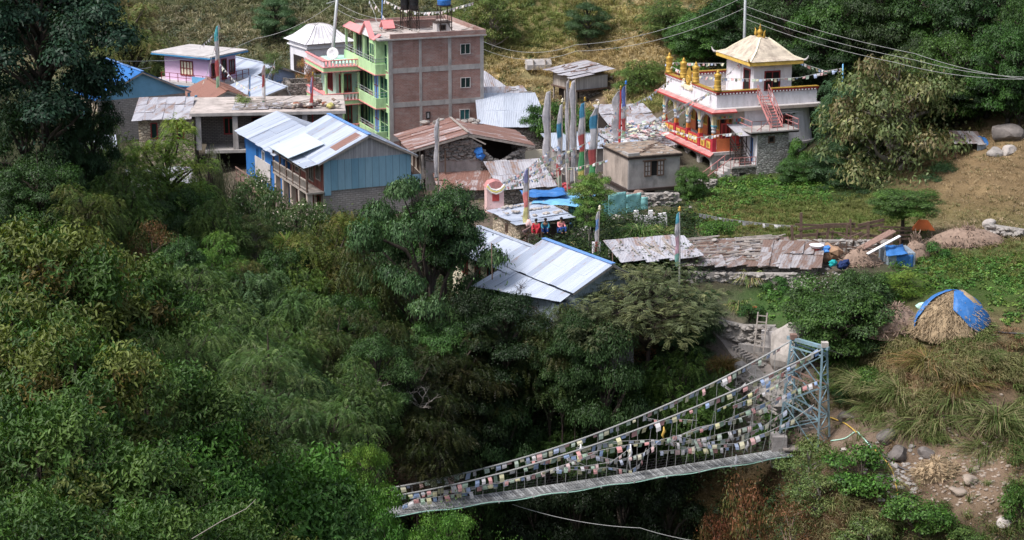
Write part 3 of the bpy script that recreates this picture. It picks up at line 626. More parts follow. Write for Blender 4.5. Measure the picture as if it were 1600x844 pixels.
for i in range(9): a = Vector((rr.uniform(0, 3.5), rr.uniform(0, 4), 0)); a.z = 3.12+a.x*.1; m.bar(a, a+Vector((rr.uniform(.4, 1.5), rr.uniform(-.5, .5), .1)), .08)
m.build('roof_pole', 'rust_steel', H)
m = MB(); rr = random.Random(9)
for i in range(70): m.rock((rr.uniform(1.2, 4.6), rr.uniform(-.6, .3), rr.uniform(-.6, .6)), rr.uniform(.1, .24), rnd=rr)
t = m.build('firewood_pile', 'dark_timber'); t.location = H.location; t.rotation_euler = H.rotation_euler; tag(t, 'dark heap of split wood under the hut on posts', 'woodpile')
p = GP(842, 110); t = thing('stone_trough', 'pale wrapped bale lying on the slope left of hut', 'bale', (p.x, p.y, p.z), 12)
m = MB(); m.prism([(-.6, 0), (.6, 0), (.65, .5), (.45, .95), (-.4, .95), (-.65, .5)], 'x', -1.35, 1.2); m.build('cover', 'pale_concrete', t); bx(t, 'strap', 'grey_timber', [(-.75, -.65, -.68, .68, 0, .99), (.5, .6, -.68, .68, 0, .99)])

# ================================================================ FLAT CONCRETE HOUSE
C = thing('concrete_house', 'unfinished flat roofed concrete house on open columns', 'house', (-31.6, 160, 0), 6)
bx(C, 'roof_slab', 'concrete', [(4.3, 17.5, 0, 8, 4.45, 4.7)]); bx(C, 'roof_top', 'slab_top', [(4.35, 17.45, .05, 7.95, 4.7, 4.72)])
bx(C, 'floor_slab', 'concrete', [(5.5, 17.3, 0, 8, 1.25, 1.5)]); bx(C, 'back_wall', 'dark_brick', [(4.6, 17.2, 3.0, 3.3, 1.5, 4.45)])
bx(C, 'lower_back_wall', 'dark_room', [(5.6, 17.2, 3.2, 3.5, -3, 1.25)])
for x in (5.0, 8.1, 10.6, 14.0, 17.0): bx(C, 'column', 'concrete', [(x-.22, x+.22, .2, .6, 1.5, 4.45)])
for x in (6.2, 10.2, 13.4, 16.8): bx(C, 'column', 'pale_concrete', [(x-.2, x+.2, .2, .6, -4, 1.25)])
bx(C, 'brick_pier', 'grey_brick', [(11.0, 11.9, .8, 1.2, 1.5, 4.4), (12.9, 13.7, .9, 1.2, 1.5, 4.4)])
window(C, 'y', 3.0, 7.0, 7.9, 2.3, 3.8, 'red_paint', 'dark_glass', 1); window(C, 'y', 3.0, 9.4, 10.4, 1.55, 3.8, 'maroon', 'dark_void', 0, name='door')
m = MB()
for i in range(10): m.box(11.2+i*.22, 11.5+i*.22, 1.4, 2.6, 4.1-i*.27-.12, 4.1-i*.27)
m.build('stair', 'concrete', C)
m = MB(); rr = random.Random(2)
m.build('x', 'timber') if False else None
bx(C, 'stone_wall', 'warm_rubble', [(0, 4.6, 0, 6, -3, 4.2)]); window(C, 'y', 0, 1.0, 1.6, 2.6, 4.0, 'maroon', 'dark_glass', 0); window(C, 'y', 0, 3.2, 3.8, 2.6, 4.0, 'maroon', 'dark_glass', 0)
roofsheets([(-.5, -.5, 4.3), (4.5, -.5, 4.3), (4.4, 6.5, 5.0), (-.4, 6.5, 5.0)], 6, 3, 21, jit=.07).build('tin_roof', 'tin_white', C)
m = MB(); rr = random.Random(12)
for i in range(38):
    c0 = rr.choice([(8.0, 2.5), (9.5, 3), (11, 2.5), (12.5, 3)]); a = Vector((c0[0]+rr.uniform(-1.2, 1.2), c0[1]+rr.uniform(-1.8, 1.8), 4.75+rr.uniform(0, .35))); an = rr.uniform(-.6, .6)
    m.bar(a, a+Vector((math.cos(an)*rr.uniform(.8, 2.4), math.sin(an)*1.2, rr.uniform(-.2, .4))), .13, .05)
t = m.build('plank_pile', 'grey_timber'); t.location = C.location; t.rotation_euler = C.rotation_euler; tag(t, 'heap of grey broken planks on the flat concrete roof', 'planks')
m = MB()
for i in range(5): m.sheet((7.8+i*1.1, 1.2+.3*(i % 2), 4.76+.02*i), (8.7+i*1.1, 1.1, 4.78+.02*i), (8.9+i*1.1, 3.6, 4.9), (8.0+i*1.1, 3.8, 4.95), .02)
t = m.build('loose_sheets', 'tin_white'); t.location = C.location; t.rotation_euler = C.rotation_euler; tag(t, 'loose white tin sheets lying among planks on flat roof', 'tin sheets')
m = MB(); rr = random.Random(14)
for i in range(60): m.col = rr.choice([(.3, .22, .18), (.4, .36, .3), (.12, .09, .09), (.5, .45, .42), (.35, .15, .1)]); m.rock((14.3+rr.uniform(-1.4, 2.6), rr.uniform(.8, 3.2), 4.8+rr.uniform(0, .4)), rr.uniform(.12, .35), .6, rr)
m.col = (.6, .55, .2); m.rock((16.2, 1.0, 5.0), .5, .6, rr)
t = m.build('junk_heap', 'painted'); t.location = C.location; t.rotation_euler = C.rotation_euler; tag(t, 'heap of rubbish and sacks at right end of flat roof', 'rubbish heap')
t = thing('water_drum', 'tall blue plastic drum standing on the open concrete storey', 'drum', (0, 0, 0)); q = Matrix.Rotation(R(6), 4, 'Z')@Vector((9.2, .9, 1.5)); t.location = (q.x-31.6, q.y+160, 1.5)
MB().lathe([(.36, 0), (.4, .05), (.4, .5), (.42, .52), (.4, .56), (.4, 1.0), (.42, 1.02), (.4, 1.06), (.4, 1.42), (.34, 1.5), (.3, 1.5)], n=18).build('barrel', 'blue_plastic', t, True)
_q = PZ(432, 152, 2.4)
H = thing('tin_shed', 'low grey tin roof between curtain shed and ruined stone walls', 'shed', (_q.x, _q.y, 0), 20); roofsheets([(-.2, -.2, 2.4), (3.0, -.2, 2.4), (3.0, 3.4, 3.1), (-.2, 3.4, 3.1)], 5, 2, 61, jit=.06).build('roof', 'tin_white', H); bx(H, 'wall', 'tan_plaster', [(0, 2.8, 0, 3.2, -1, 2.3)])
_q = PZ(318, 168, 3.0)
H = thing('tin_shed', 'small patched tin roof hut wedged behind flat concrete roof', 'shed', (_q.x, _q.y+3, 0), 12); roofsheets([(-.2, -.2, 3.0), (2.6, -.2, 3.0), (2.6, 2.6, 3.5), (-.2, 2.6, 3.5)], 4, 2, 62, jit=.06).build('roof', 'tin_old', H); bx(H, 'wall', 'rubble', [(0, 2.4, 0, 2.4, -1, 2.9)])
# lower shed in front
H = thing('tin_shed', 'grey low shed with tin roof half hidden by yellow-green tree', 'shed', tuple(PY(212, 330, 138)), 15)
bx(H, 'wall', 'grey_plaster', [(0, 4.0, 0, 3, -1, 1.9)]); roofsheets([(-.4, -.4, 1.9), (4.6, -.4, 2.0), (4.4, 3.3, 2.5), (-.4, 3.3, 2.5)], 5, 1, 3).build('roof', 'tin_white', H); window(H, 'y', 0, .3, 1.0, 0, 1.6, 'maroon', 'dark_void', 0, name='door')
H = thing('tin_shed', 'low hidden shed with white roof beside the dark left tree', 'shed', tuple(PY(104, 262, 140)), 10)
bx(H, 'wall', 'grey_plaster', [(0, 3.4, 0, 3, -1, 1.2)]); roofsheets([(-.4, -.3, 1.2), (3.8, -.3, 1.2), (3.6, 3.3, 1.7), (-.4, 3.3, 1.7)], 5, 1, 3).build('roof', 'tin_grey', H); window(H, 'y', 0, 1.3, 2.0, 0, 1.0, 'maroon', 'dark_void', 0, name='door')

# ================================================================ BLUE HOUSE and TIMBER HOUSE
H = thing('blue_house', 'bright blue house with long silver tin roof beside timber house', 'house', (-18.0, 148.2, 0), 24)
bx(H, 'wall', 'bright_blue', [(0, 5.5, 0, 10.5, -1, 3.7)]); window(H, 'x', 0, 5.0, 5.7, 1.6, 3.0, 'white_paint', 'dark_glass', 0); window(H, 'x', 0, 6.8, 7.3, 1.9, 2.9, 'bright_blue', 'dark_glass', 0); window(H, 'x', 0, 2.6, 3.2, 2.1, 2.7, 'bright_blue', 'dark_glass', 0)
bx(H, 'tin_panel', 'pale_concrete', [(-.1, -.02, 3.4, 7.6, .6, 2.2)])
roofsheets([(-.8, 11, 3.75), (-.8, -.5, 3.75), (2.9, -.5, 5.1), (2.9, 11, 5.1)], 11, 2, 31).build('roof', 'tin_blue', H)
roofsheets([(6.3, -.5, 3.75), (6.3, 11, 3.75), (2.9, 11, 5.1), (2.9, -.5, 5.1)], 11, 2, 32).build('roof', 'tin_blue', H)
m = MB(); m.box(-1.3, 0, 0, 9.5, -.1, .05)
for q in range(9): m.bar((-1.25, q*1.15, 0), (-1.25, q*1.15, 1.0), .06)
m.bar((-1.25, 0, 1.0), (-1.25, 9.4, 1.0), .07); m.bar((-1.25, 0, .55), (-1.25, 9.4, .55), .05); m.build('veranda', 'rust_steel', H)
T = gable_house('timber_house', 'two storey timber house with silver roof and blue plank gable', (-14.15, 141, 0), 24, 7.0, 8.9, 4.7, 6.35, 'grey_brick', 'tin_blue', xr=3.6, zg=2.35, gm='grey_planks', seed=41, nu=10, ov=.5, zb=-2, trim='trim_blue', ovf=.35)
bx(T, 'blue_cladding', 'blue_panels', [(.05, .55, -.07, -.004, 2.0, 4.66), (.55, 7.0, -.07, -.004, 2.35, 4.66)])
sheet = MB(); sheet.sheet((-1.9, 2.6, 4.55), (-1.9, 7.4, 4.55), (1.0, 7.4, 5.45), (1.0, 2.6, 5.45), .04); sheet.build('roof_patch', 'tin_pale', T)
m = MB(); m.sheet((1.1, .3, 5.32), (1.1, 1.7, 5.32), (3.2, 1.7, 6.3), (3.2, .3, 6.3), .03); m.build('rusty_patch', 'tin_rust', T)
# veranda on the left face
bx(T, 'side_wall', 'red_planks', [(-.05, -.004, 0, 8.9, 2.35, 4.6)])
for q in range(5): window(T, 'x', -.05, .5+q*1.7, 1.6+q*1.7, 2.6 if q % 2 else 3.0, 4.2, 'grey_timber', 'dark_glass', 1 if q % 2 else 2)
bx(T, 'veranda_floor', 'grey_timber', [(-1.35, 0, -.1, 8.6, 2.2, 2.34)])
m = MB()
for z in (2.55, 3.2, 3.9): m.bar((-1.28, 0, z), (-1.28, 8.5, z), .09 if z < 3.5 else .05)
for q in range(34): m.bar((-1.28, .1+q*.25, 2.34), (-1.28, .1+q*.25, 3.2), .06)
m.build('balustrade', 'grey_timber', T)
for q in range(6): bx(T, 'post', 'timber', [(-1.35, -1.22, q*1.68, q*1.68+.13, 2.34, 4.35)])
m = MB(); m.sheet((-1.6, -.2, 4.28), (-1.6, 8.9, 4.28), (0, 8.9, 4.62), (0, -.2, 4.62), .04); m.build('veranda_roof', 'tin_blue', T)
bx(T, 'lower_wall', 'tan_plaster', [(-.06, -.004, 0, 8.9, -2, 2.2)])
for q in range(5): window(T, 'x', -.06, .6+q*1.7, 1.4+q*1.7, .2, 1.9, 'maroon', 'dark_void', 0)
for q in range(5): bx(T, 'pier', 'tan_plaster', [(-1.3, -.9, q*2, q*2+.35, -2.5, 2.2)])
bx(T, 'back_porch', 'blue_panels', [(7.1, 8.0, -.05, .05, 1.9, 3.0)]); bx(T, 'porch_rail', 'white_paint', [(7.25+q*.22, 7.35+q*.22, -.1, -.06, 2.15, 2.6) for q in range(3)]); bx(T, 'porch_post', 'grey_timber', [(7.85, 7.98, -.2, -.07, 1.9, 4.5)])
m = MB()
for q in range(4): m.lathe([(.07, 0), (.075, .1), (.05, .12)], (1.0+q*1.6, -.02, .2), 8)
m.build('vent_hole', 'dark_void', T)

# ================================================================ COLLAPSED STONE HOUSE
S = thing('collapsed_house', 'half collapsed rubble stone house with rusty red tin roof', 'house', (-7.0, 151.5, 0), 14)
W2 = 8.4
top = [(0, 3.3), (1.2, 3.6), (2.6, 3.9), (3.8, 3.95), (4.4, 3.5), (4.9, 2.9), (5.5, 2.35), (6.2, 2.1), (6.9, 2.4), (7.5, 2.8), (8.3, 3.1)]
m = MB(); m.prism([(8.3, -1.5), (0, -1.5)]+top, 'y', 0, .5); m.build('wall', 'rubble', S)
bx(S, 'plaster_wall', 'grey_plaster', [(.05, 4.6, -.06, -.004, -1.0, 2.45)])
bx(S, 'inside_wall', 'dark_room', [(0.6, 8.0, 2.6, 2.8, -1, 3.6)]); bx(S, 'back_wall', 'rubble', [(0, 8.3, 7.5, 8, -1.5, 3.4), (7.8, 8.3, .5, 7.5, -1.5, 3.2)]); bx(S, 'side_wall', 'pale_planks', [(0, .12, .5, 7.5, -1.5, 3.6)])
for q in range(4): window(S, 'x', 0, .6+q*1.7, 1.5+q*1.7, 1.2 if q else .8, 3.2, 'timber', 'dark_void', 1 if q % 2 else 0)
m = MB(); rr = random.Random(31)
for i in range(520):
    k = rr.uniform(0, len(top)-1.001); i0 = int(k); x = top[i0][0]+(top[i0+1][0]-top[i0][0])*(k-i0); zt = top[i0][1]+(top[i0+1][1]-top[i0][1])*(k-i0)
    low = 2.4 if x < 4.5 else -.8
    z = zt+.1-abs(rr.gauss(0, .1)) if rr.random() < .4 else rr.uniform(low, zt)
    m.rock((x, rr.uniform(-.12, .05), z), rr.uniform(.12, .26), .6, rr)
m.build('loose_stones', 'rock', S)
roofsheets([(-1.3, 6.3, 3.55), (-1.3, -.8, 3.55), (3.4, -.8, 4.7), (3.4, 6.3, 4.7)], 8, 2, 51, jit=.05).build('roof', 'tin_rust', S)
roofsheets([(9.0, -.6, 3.4), (9.0, 6.3, 3.4), (3.4, 6.3, 4.7), (3.4, -.6, 4.7)], 8, 2, 52, jit=.05).build('roof', 'tin_rust', S)
m = MB(); m.bar((-1.3, -.75, 3.42), (3.4, -.75, 4.57), .08, .18); m.bar((9.0, -.55, 3.3), (3.4, -.55, 4.57), .08, .18); m.bar((3.4, -.8, 4.85), (3.4, 6, 4.85), .2, .06); m.bar((3.5, -.8, 4.5), (4.8, -.9, 3.8), .1); m.build('roof_timber', 'grey_timber', S)
for x in (-1.1, 1.5): bx(S, 'post', 'timber', [(x, x+.1, -.6, -.5, -.5, 3.4)])
for y in (2, 4.5): bx(S, 'side_post', 'timber', [(-1.2, -1.1, y, y+.1, 0, 3.4)])
m = MB(); m.box(-1.1, 0, 0, 6, .9, 1.02); m.bar((-1.1, 0, 1.5), (-1.1, 6, 1.5), .1, .35); m.build('side_balcony', 'dark_timber', S)
bx(S, 'white_panel', 'cream', [(8.35, 9.9, .2, .3, 1.9, 2.9)]); bx(S, 'corner_panel', 'tan_plaster', [(8.3, 8.9, -.1, 0, .2, 1.9)])
m = MB(); rr = random.Random(33)
for i in range(24): m.rock((3.2+rr.uniform(-2, 3), 5.8+rr.uniform(-.3, .5), 4.5+rr.uniform(-.1, .2)-.1), rr.uniform(.2, .4), .6, rr)
t = m.build('roof_stones', 'rock'); t.location = S.location; t.rotation_euler = S.rotation_euler; tag(t, 'row of stones weighing down the rusty roof of collapsed house', 'stones')
q = Matrix.Rotation(R(14), 4, 'Z')@Vector((4.4, -.2, 3.1)); t = MB().rock((0, 0, 0), .5, .9).rock((.05, 0, -.35), .42, .9).build('blue_bag', 'blue_plastic'); t.location = (q.x-7, q.y+151.5, 3.1); tag(t, 'blue plastic sack hanging at the broken wall top', 'sack')

# ================================================================ GREY PLASTER HOUSE
A = thing('plaster_house', 'square grey plastered house with earth covered flat roof', 'house', (9.2, 148.5, 0), 20)
bx(A, 'wall', 'grey_plaster', [(0, 4.45, 0, 5.2, .8, 3.25)]); bx(A, 'side_wall', 'tan_plaster', [(-.02, -.003, .15, 5.1, .85, 3.2)]); bx(A, 'base_wall', 'grey_brick', [(.05, 4.4, .05, 5.1, -1.5, .62)])
bx(A, 'ledge', 'dark_timber', [(-.2, 4.55, -.2, 5.3, .62, .8)]); bx(A, 'roof_slab', 'dark_room', [(-.12, 4.6, -.15, 5.35, 3.25, 3.42)]); bx(A, 'roof', 'roof_earth', [(-.1, 4.58, -.12, 5.3, 3.42, 3.5)])
bx(A, 'parapet', 'concrete', [(-.1, .9, -.12, .1, 3.5, 3.72), (-.1, .1, .1, 1.2, 3.5, 3.7)])
window(A, 'y', 0, 1.35, 1.95, 1.75, 3.0, 'timber', 'pale_concrete', 1, .09, hb=2); window(A, 'y', 0, 2.45, 3.05, 1.75, 3.0, 'timber', 'pale_concrete', 1, .09, hb=2); bx(A, 'window_gap', 'dark_void', [(1.95, 2.45, -.02, .02, 1.8, 2.95)]); bx(A, 'lintel', 'timber', [(1.2, 3.2, -.12, 0, 3.0, 3.08)])
bx(A, 'doorway', 'dark_void', [(1.6, 2.3, .02, .048, -.4, .6)])
m = MB(); rr = random.Random(61)
for i in range(40): m.rock((rr.uniform(0, 4.4), rr.uniform(0, 5), 3.52), rr.uniform(.08, .25), .35, rr)
m.build('roof_rubble', 'rock', A)
m = MB()
for i in range(6): a = Vector((1+i*.5, .6+i*.6, 3.55)); m.bar(a, a+Vector((1.4, .8*(-1)**i, .1)), .1, .04)
t = m.build('plank_pile', 'timber'); t.location = A.location; t.rotation_euler = A.rotation_euler; tag(t, 'few dark boards lying on the earth roof of plaster house', 'planks')
q = PY(997, 300, 147.2); m = MB(); m.lathe([(.0001, 0), (.7, .02), (.62, .5), (.3, .95), (.0001, 1.0)], n=14, sx=1, sy=.5); t = m.build('rusty_drum', 'rust_steel', None, True); t.location = (q.x, q.y-.6, gz(q.x, q.y)+.2); tag(t, 'rusty brown half drum leaning below the plaster house', 'drum')

# low rusty roof shed and flag covered shed, shrine
def shed(name, label, O, yaw, W, D, z0, zf, zb, wm, rm, seed=1, nu=5, nv=2, jit=.06, cat='shed', open_=False, zbase=0, ov=.3):
    H = thing(name, label, cat, (O[0], O[1], zbase), yaw)
    roofsheets([(-ov, -ov, zf), (W+ov, -ov, zf), (W+ov, D+ov, zb), (-ov, D+ov, zb)], nu, nv, seed, jit=jit).build('roof', rm, H)
    if open_:
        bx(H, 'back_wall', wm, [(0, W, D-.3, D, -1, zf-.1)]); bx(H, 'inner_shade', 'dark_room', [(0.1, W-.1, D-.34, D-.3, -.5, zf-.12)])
        for k in range(4): bx(H, 'post', 'timber', [(k*(W-.12)/3, k*(W-.12)/3+.12, 0, .12, -1, zf-.05)])
    else: bx(H, 'wall', wm, [(0, W, 0, D, -1, min(zf, zb)-.05)])
    return H
p = PZ(690, 297, 1.0); shed('tin_shed', 'low shed with flat rusty tin roof below collapsed house', (p.x, p.y), 8, 4.0, 4.6, 0, 1.0, 1.5, 'rubble', 'tin_rust', 71)
p = PZ(785, 297, 1.1); H = shed('stone_shed', 'low stone shed with prayer flags draped over its pale tin roof', (p.x, p.y), 14, 4.1, 5.0, 0, 1.2, 2.3, 'rubble', 'tin_white', 72)
p = PY(775, 316, 138.5); Q = thing('shrine', 'tiny pink roadside shrine with yellow and white cloth over it', 'shrine', (p.x, p.y, p.z), 12)
bx(Q, 'wall', 'pink_cloth', [(-.85, .75, 0, 1.2, -1, 1.3)]); bx(Q, 'niche', 'red_paint', [(-.35, .3, -.05, 0, .1, .9)])
m = MB(); m.prism([(-.95, 1.3), (.85, 1.3), (.5, 1.75), (-.05, 1.9), (-.6, 1.75)], 'y', -.05, 1.2); m.build('arched_top', 'salmon', Q); m = MB()
for i, c in enumerate([(.75, .7, .65), (.8, .7, .2), (.75, .72, .7)]):
    m.col = c; m.tube([(-.9+.05*i, -.12, 1.35+.14*i), (-.5, -.16, .95+.14*i), (0, -.18, .8+.14*i), (.45, -.16, .95+.14*i), (.8, -.12, 1.3+.14*i)], .1, 6)
m.build('cloth_drape', 'painted', Q); Q.scale = (.8, .8, .85)
# stone hut with tin roof
p = PZ(813, 350, 1.55); H = thing('stone_hut', 'small dry stone hut with silver sheets weighted with stones', 'hut', (p.x, p.y, 0), 26)
H.location.z = -.2
bx(H, 'wall', 'warm_rubble', [(0, 4.0, 0, 4.6, -1.5, 1.6)]); window(H, 'x', 0, 2.0, 2.4, .6, 1.3, 'timber', 'dark_void', 0)
roofsheets([(-.3, 4.9, 1.75), (-.3, -.35, 1.75), (4.3, -.35, 1.85), (4.2, 4.9, 2.1)], 5, 2, 73, jit=.05).build('roof', 'tin_blue', H)
m = MB(); rr = random.Random(74)
for i in range(70):
    k = rr.choice([0, 1, 2]); x = rr.uniform(0, 4); y = [1.2, 2.7, 4.2][k]+rr.gauss(0, .12); m.rock((x, y, 1.92+x*.02+y*.02), rr.uniform(.08, .2), .55, rr)
m.build('roof_stone', 'pale_rock', H); bx(H, 'open_front_shade', 'dark_room', [(1.5, 3.9, -.04, -.004, -.4, 1.45)]); bx(H, 'post', 'timber', [(1.4, 1.5, -.6, -.5, -.5, 1.7)])  # dark sheet on the solid wall paints the shade of an open front
def cloth_grid(corners, n, amp, name, mat, seed, sag=0):
    r = random.Random(seed); a, b, c, d = map(Vector, corners); m = MB(); nrm = (b-a).cross(d-a).normalized()
    if nrm.z < 0: nrm = -nrm
    vs = []; ph = [r.uniform(0, 6) for _ in range(4)]
    for i in range(n+1):
        for j in range(n+1):
            u, v = i/n, j/n; P = (a*(1-u)+b*u)*(1-v)+(d*(1-u)+c*u)*v
            h = math.sin(u*9+ph[0]+math.sin(v*5+ph[2]))*math.sin(v*7+ph[1]+u*3)*amp+r.uniform(-.3, .3)*amp
            vs.append(P+nrm*h-Vector((0, 0, sag*16*u*(1-u)*v*(1-v))))
    m.add(vs, [(i*(n+1)+j, (i+1)*(n+1)+j, (i+1)*(n+1)+j+1, i*(n+1)+j+1) for i in range(n) for j in range(n)])
    o = m.build(name, mat, None, True); s_ = o.modifiers.new('thickness', 'SOLIDIFY'); s_.thickness = .02; return o
def tp(*l): return [PZ(x, y, z) for x, y, z in l]
tag(cloth_grid(tp((828,318,1.9),(905,322,1.9),(935,303,2.0),(850,299,2.2)), 14, .09, 'tarp', 'light_tarp', 5), 'light blue tarp roof behind the stone hut', 'tarpaulin')
tag(cloth_grid(tp((820,308,2.3),(888,305,2.3),(880,294,2.3),(812,298,2.3)), 14, .1, 'tarp', 'blue_tarp', 6), 'dark blue crumpled tarp behind the light blue tarp', 'tarpaulin')
p = PY(790, 345, 132); t = cloth_grid([(p.x-.6, p.y, .2), (p.x+.8, p.y-.3, .1), (p.x+.8, p.y+.6, .7), (p.x-.5, p.y+.8, .6)], 8, .08, 'tarp', 'light_tarp', 7); tag(t, 'small blue tarp scrap left of stone hut', 'tarpaulin')
for k, (x0, x1, yb, h) in enumerate(((888,920,350,1.5),(905,950,345,1.1),(950,978,342,1.55),(978,1001,335,1.2),(960,1012,332,.8))):
    a = PZ(x0, yb, .0); b = PZ(x1, yb-5, .0)
    t = cloth_grid([a, b, b+Vector((0, .1, h*1.2)), a+Vector((0, .1, h*1.25))], 8, .05, 'tarp_fence', 'turquoise_tarp', 20+k)
    tag(t, ['turquoise sheet fence directly behind the leafy sapling', 'turquoise sheet hanging right of the leafy sapling', 'widest pointed turquoise sheet below plaster house', 'turquoise sheet left of white wall', 'low turquoise sheet beside white stones'][k], 'fence sheet', 'turquoise sheet fence')
p = PY(1018, 325, 140); m = MB(); rr = random.Random(77)
for i in range(7): m.box(-1.3+i*.36, -.97+i*.36, 0, .3, -.5, .5+rr.uniform(0, .7))
t = m.build('white_wall', 'white_paint'); t.location = (p.x, p.y, .0); tag(t, 'broken white painted wall stub below plaster house', 'wall')

# ================================================================ LONG TIN HOUSE (front)
YT = 33
H = gable_house('tin_house', 'long low house with striped silver tin roof and blue ridge', (3.92, 114.6, 0), YT, 4.6, 7.0, 2.1, 3.3, 'grey_brick', 'tin_blue', xr=2.6, gm='tin_wall', zb=-4, seed=81, nu=9, trim='trim_blue', zg=.8, ov=.4)
bx(H, 'tin_cladding', 'tin_wall', [(-.05, -.004, -.05, 7.0, -3.5, 1.6), (-.04, 1.3, -.06, -.004, -3, 1.2)])
roofsheets([(-2.8, 7.6, .95), (-1.1, -.1, 1.45), (-.42, -.1, 1.8), (-.42, 7.6, 1.85)], 9, 1, 82).build('lean_roof', 'tin_blue', H)
bx(H, 'lean_wall', 'tin_wall', [(-.9, -.06, .3, .4, -3, 1.2), (-1.0, -.9, .3, 7.2, -3, 1.1)])
H = gable_house('tin_house', 'silver tin roofed house with row of windows left of blue ridged house', (.1, 119.9, 0), YT, 3.6, 7.6, 1.9, 2.75, 'cream', 'tin_blue', xr=2.3, zb=-4, seed=83, nu=9, ov=.5)
for q in range(4): window(H, 'x', 0, .8+q*1.6, 1.5+q*1.6, .3, 1.5, 'maroon', 'sky_blue' if q == 1 else 'dark_glass', 1)

# ================================================================ ROW OF LOW SHEDS
p = PZ(975, 402, 1.9); H = shed('tin_shed', 'open shed with white tin roof and leaning poles at path edge', (p.x, p.y), 14, 5.2, 3.6, 0, 1.85, 2.3, 'rubble', 'tin_white', 91, 7, 2, .1, open_=True, zbase=-.2)
m = MB(); rr = random.Random(92)
for i in range(10): a = Vector((rr.uniform(.2, 4.5), rr.uniform(-.4, 1), 0)); a.z = 2.0+a.y*.1; m.bar(a, a+Vector((rr.uniform(-.9, .6), rr.uniform(1.2, 2.6), .35)), .07)
m.build('roof_pole', 'grey_timber', H)
p = PZ(1075, 411, 1.2); H = shed('rusty_shed', 'long stone shed with brown rusty curved tin roof', (p.x, p.y), 2, 7.0, 4.0, 0, 1.3, 1.9, 'rubble', 'tin_old', 93, 11, 2, .12, zbase=-.2, ov=.5)
m = MB(); rr = random.Random(94)
for i in range(46):
    x = rr.uniform(0, 7); y = rr.uniform(0, 4.4); m.rock((x, y, 1.42+y*.16), rr.uniform(.08, .22), .5, rr)
m.build('roof_stone', 'rock', H); m = MB()
for i in range(40): a = Vector((rr.uniform(-.3, 6.5), rr.uniform(-.3, 4.2), 0)); a.z = 1.42+a.y*.17; m.bar(a, a+Vector((rr.uniform(.8, 2.6), rr.uniform(-.4, .5), .1)), .1, .06)
m.build('roof_pole', 'grey_timber', H); bx(H, 'green_door', 'olive_paint', [(.2, .7, -.06, -.01, .1, 1.4)])
p = PZ(1192, 412, 1.2); H = shed('rusty_shed', 'small shed with steep brown rusty roof at right end of row', (p.x, p.y), -12, 3.6, 3.2, 0, 1.3, 2.1, 'rubble', 'tin_old', 95, 6, 2, .14, zbase=-.2)
# cattle yard of rough poles
Yd = thing('pole_pen', 'rough pen of crooked poles and planks full of clutter', 'pen', tuple(PZ(1262, 418, 0)), -3)
m = MB(); rr = random.Random(96)
for z in (.5, 1.0, 1.5):
    for q in range(4): m.bar((q*1.3-.2, rr.uniform(-.1, .1), z), (q*1.3+1.4, rr.uniform(-.1, .1), z+rr.uniform(-.15, .15)), .1)
for q in range(22): x = rr.uniform(-.2, 5.2); m.bar((x, -.05, -.5), (x+rr.uniform(-.15, .15), .05, rr.uniform(.9, 1.9)), .09)
m.build('front_fence', 'timber', Yd); m = MB()
for z in (.8, 1.3, 1.8, 2.1):
    for q in range(4): m.bar((-.5+q*2+rr.uniform(-.4, .4), 4.2, z+rr.uniform(-.2, .2)), (1.7+q*2, 4.5, z+rr.uniform(-.3, .3)), .1, rr.uniform(.08, .22))
for q in range(12): x = -.5+q*.66+rr.uniform(-.25, .25); m.bar((x, 4.3, -.5), (x+rr.uniform(-.35, .35), 4.3, rr.uniform(1.0, 2.9)), rr.uniform(.08, .2))
m.build('back_fence', 'timber', Yd); m = MB()
for q in range(34): a = Vector((rr.uniform(0, 7), rr.uniform(.8, 4), rr.uniform(.3, 1.4))); m.bar(a, a+Vector((rr.uniform(-1.6, 1.6), rr.uniform(-.5, .5), rr.uniform(-.5, .7))), .12, .07)
m.build('loose_pole', 'timber', Yd)
def junk(label, px, py, z, col, r, name='bundle', n=4, cat='bundle', yoff=0):
    p = PZ(px, py, z); m = MB(); rr = random.Random(px); m.col = col
    for i in range(n): m.rock((rr.uniform(-r, r)*.7, rr.uniform(-.2, .2), rr.uniform(-r, r)*.5), r*rr.uniform(.6, 1), .8, rr)
    t = m.build(name, 'painted'); t.location = p; tag(t, label, cat); return t
junk('white and pale washing heaped at left of pole pen', 1248, 398, .9, (.6, .6, .62), .5)
junk('teal cloth bundle hung on the pen fence', 1304, 413, 1.3, (.02, .35, .36), .3)
junk('dark navy cloth bundle on the pen fence', 1322, 412, 1.3, (.015, .03, .1), .5)
junk('brown wood scrap heap inside the pole pen', 1300, 396, 1.2, (.35, .22, .14), .6, 'scrap_heap', 8, 'scrap')
junk('blue plastic scrap on top of the pole pen', 1291, 390, 1.8, (.08, .25, .6), .28)
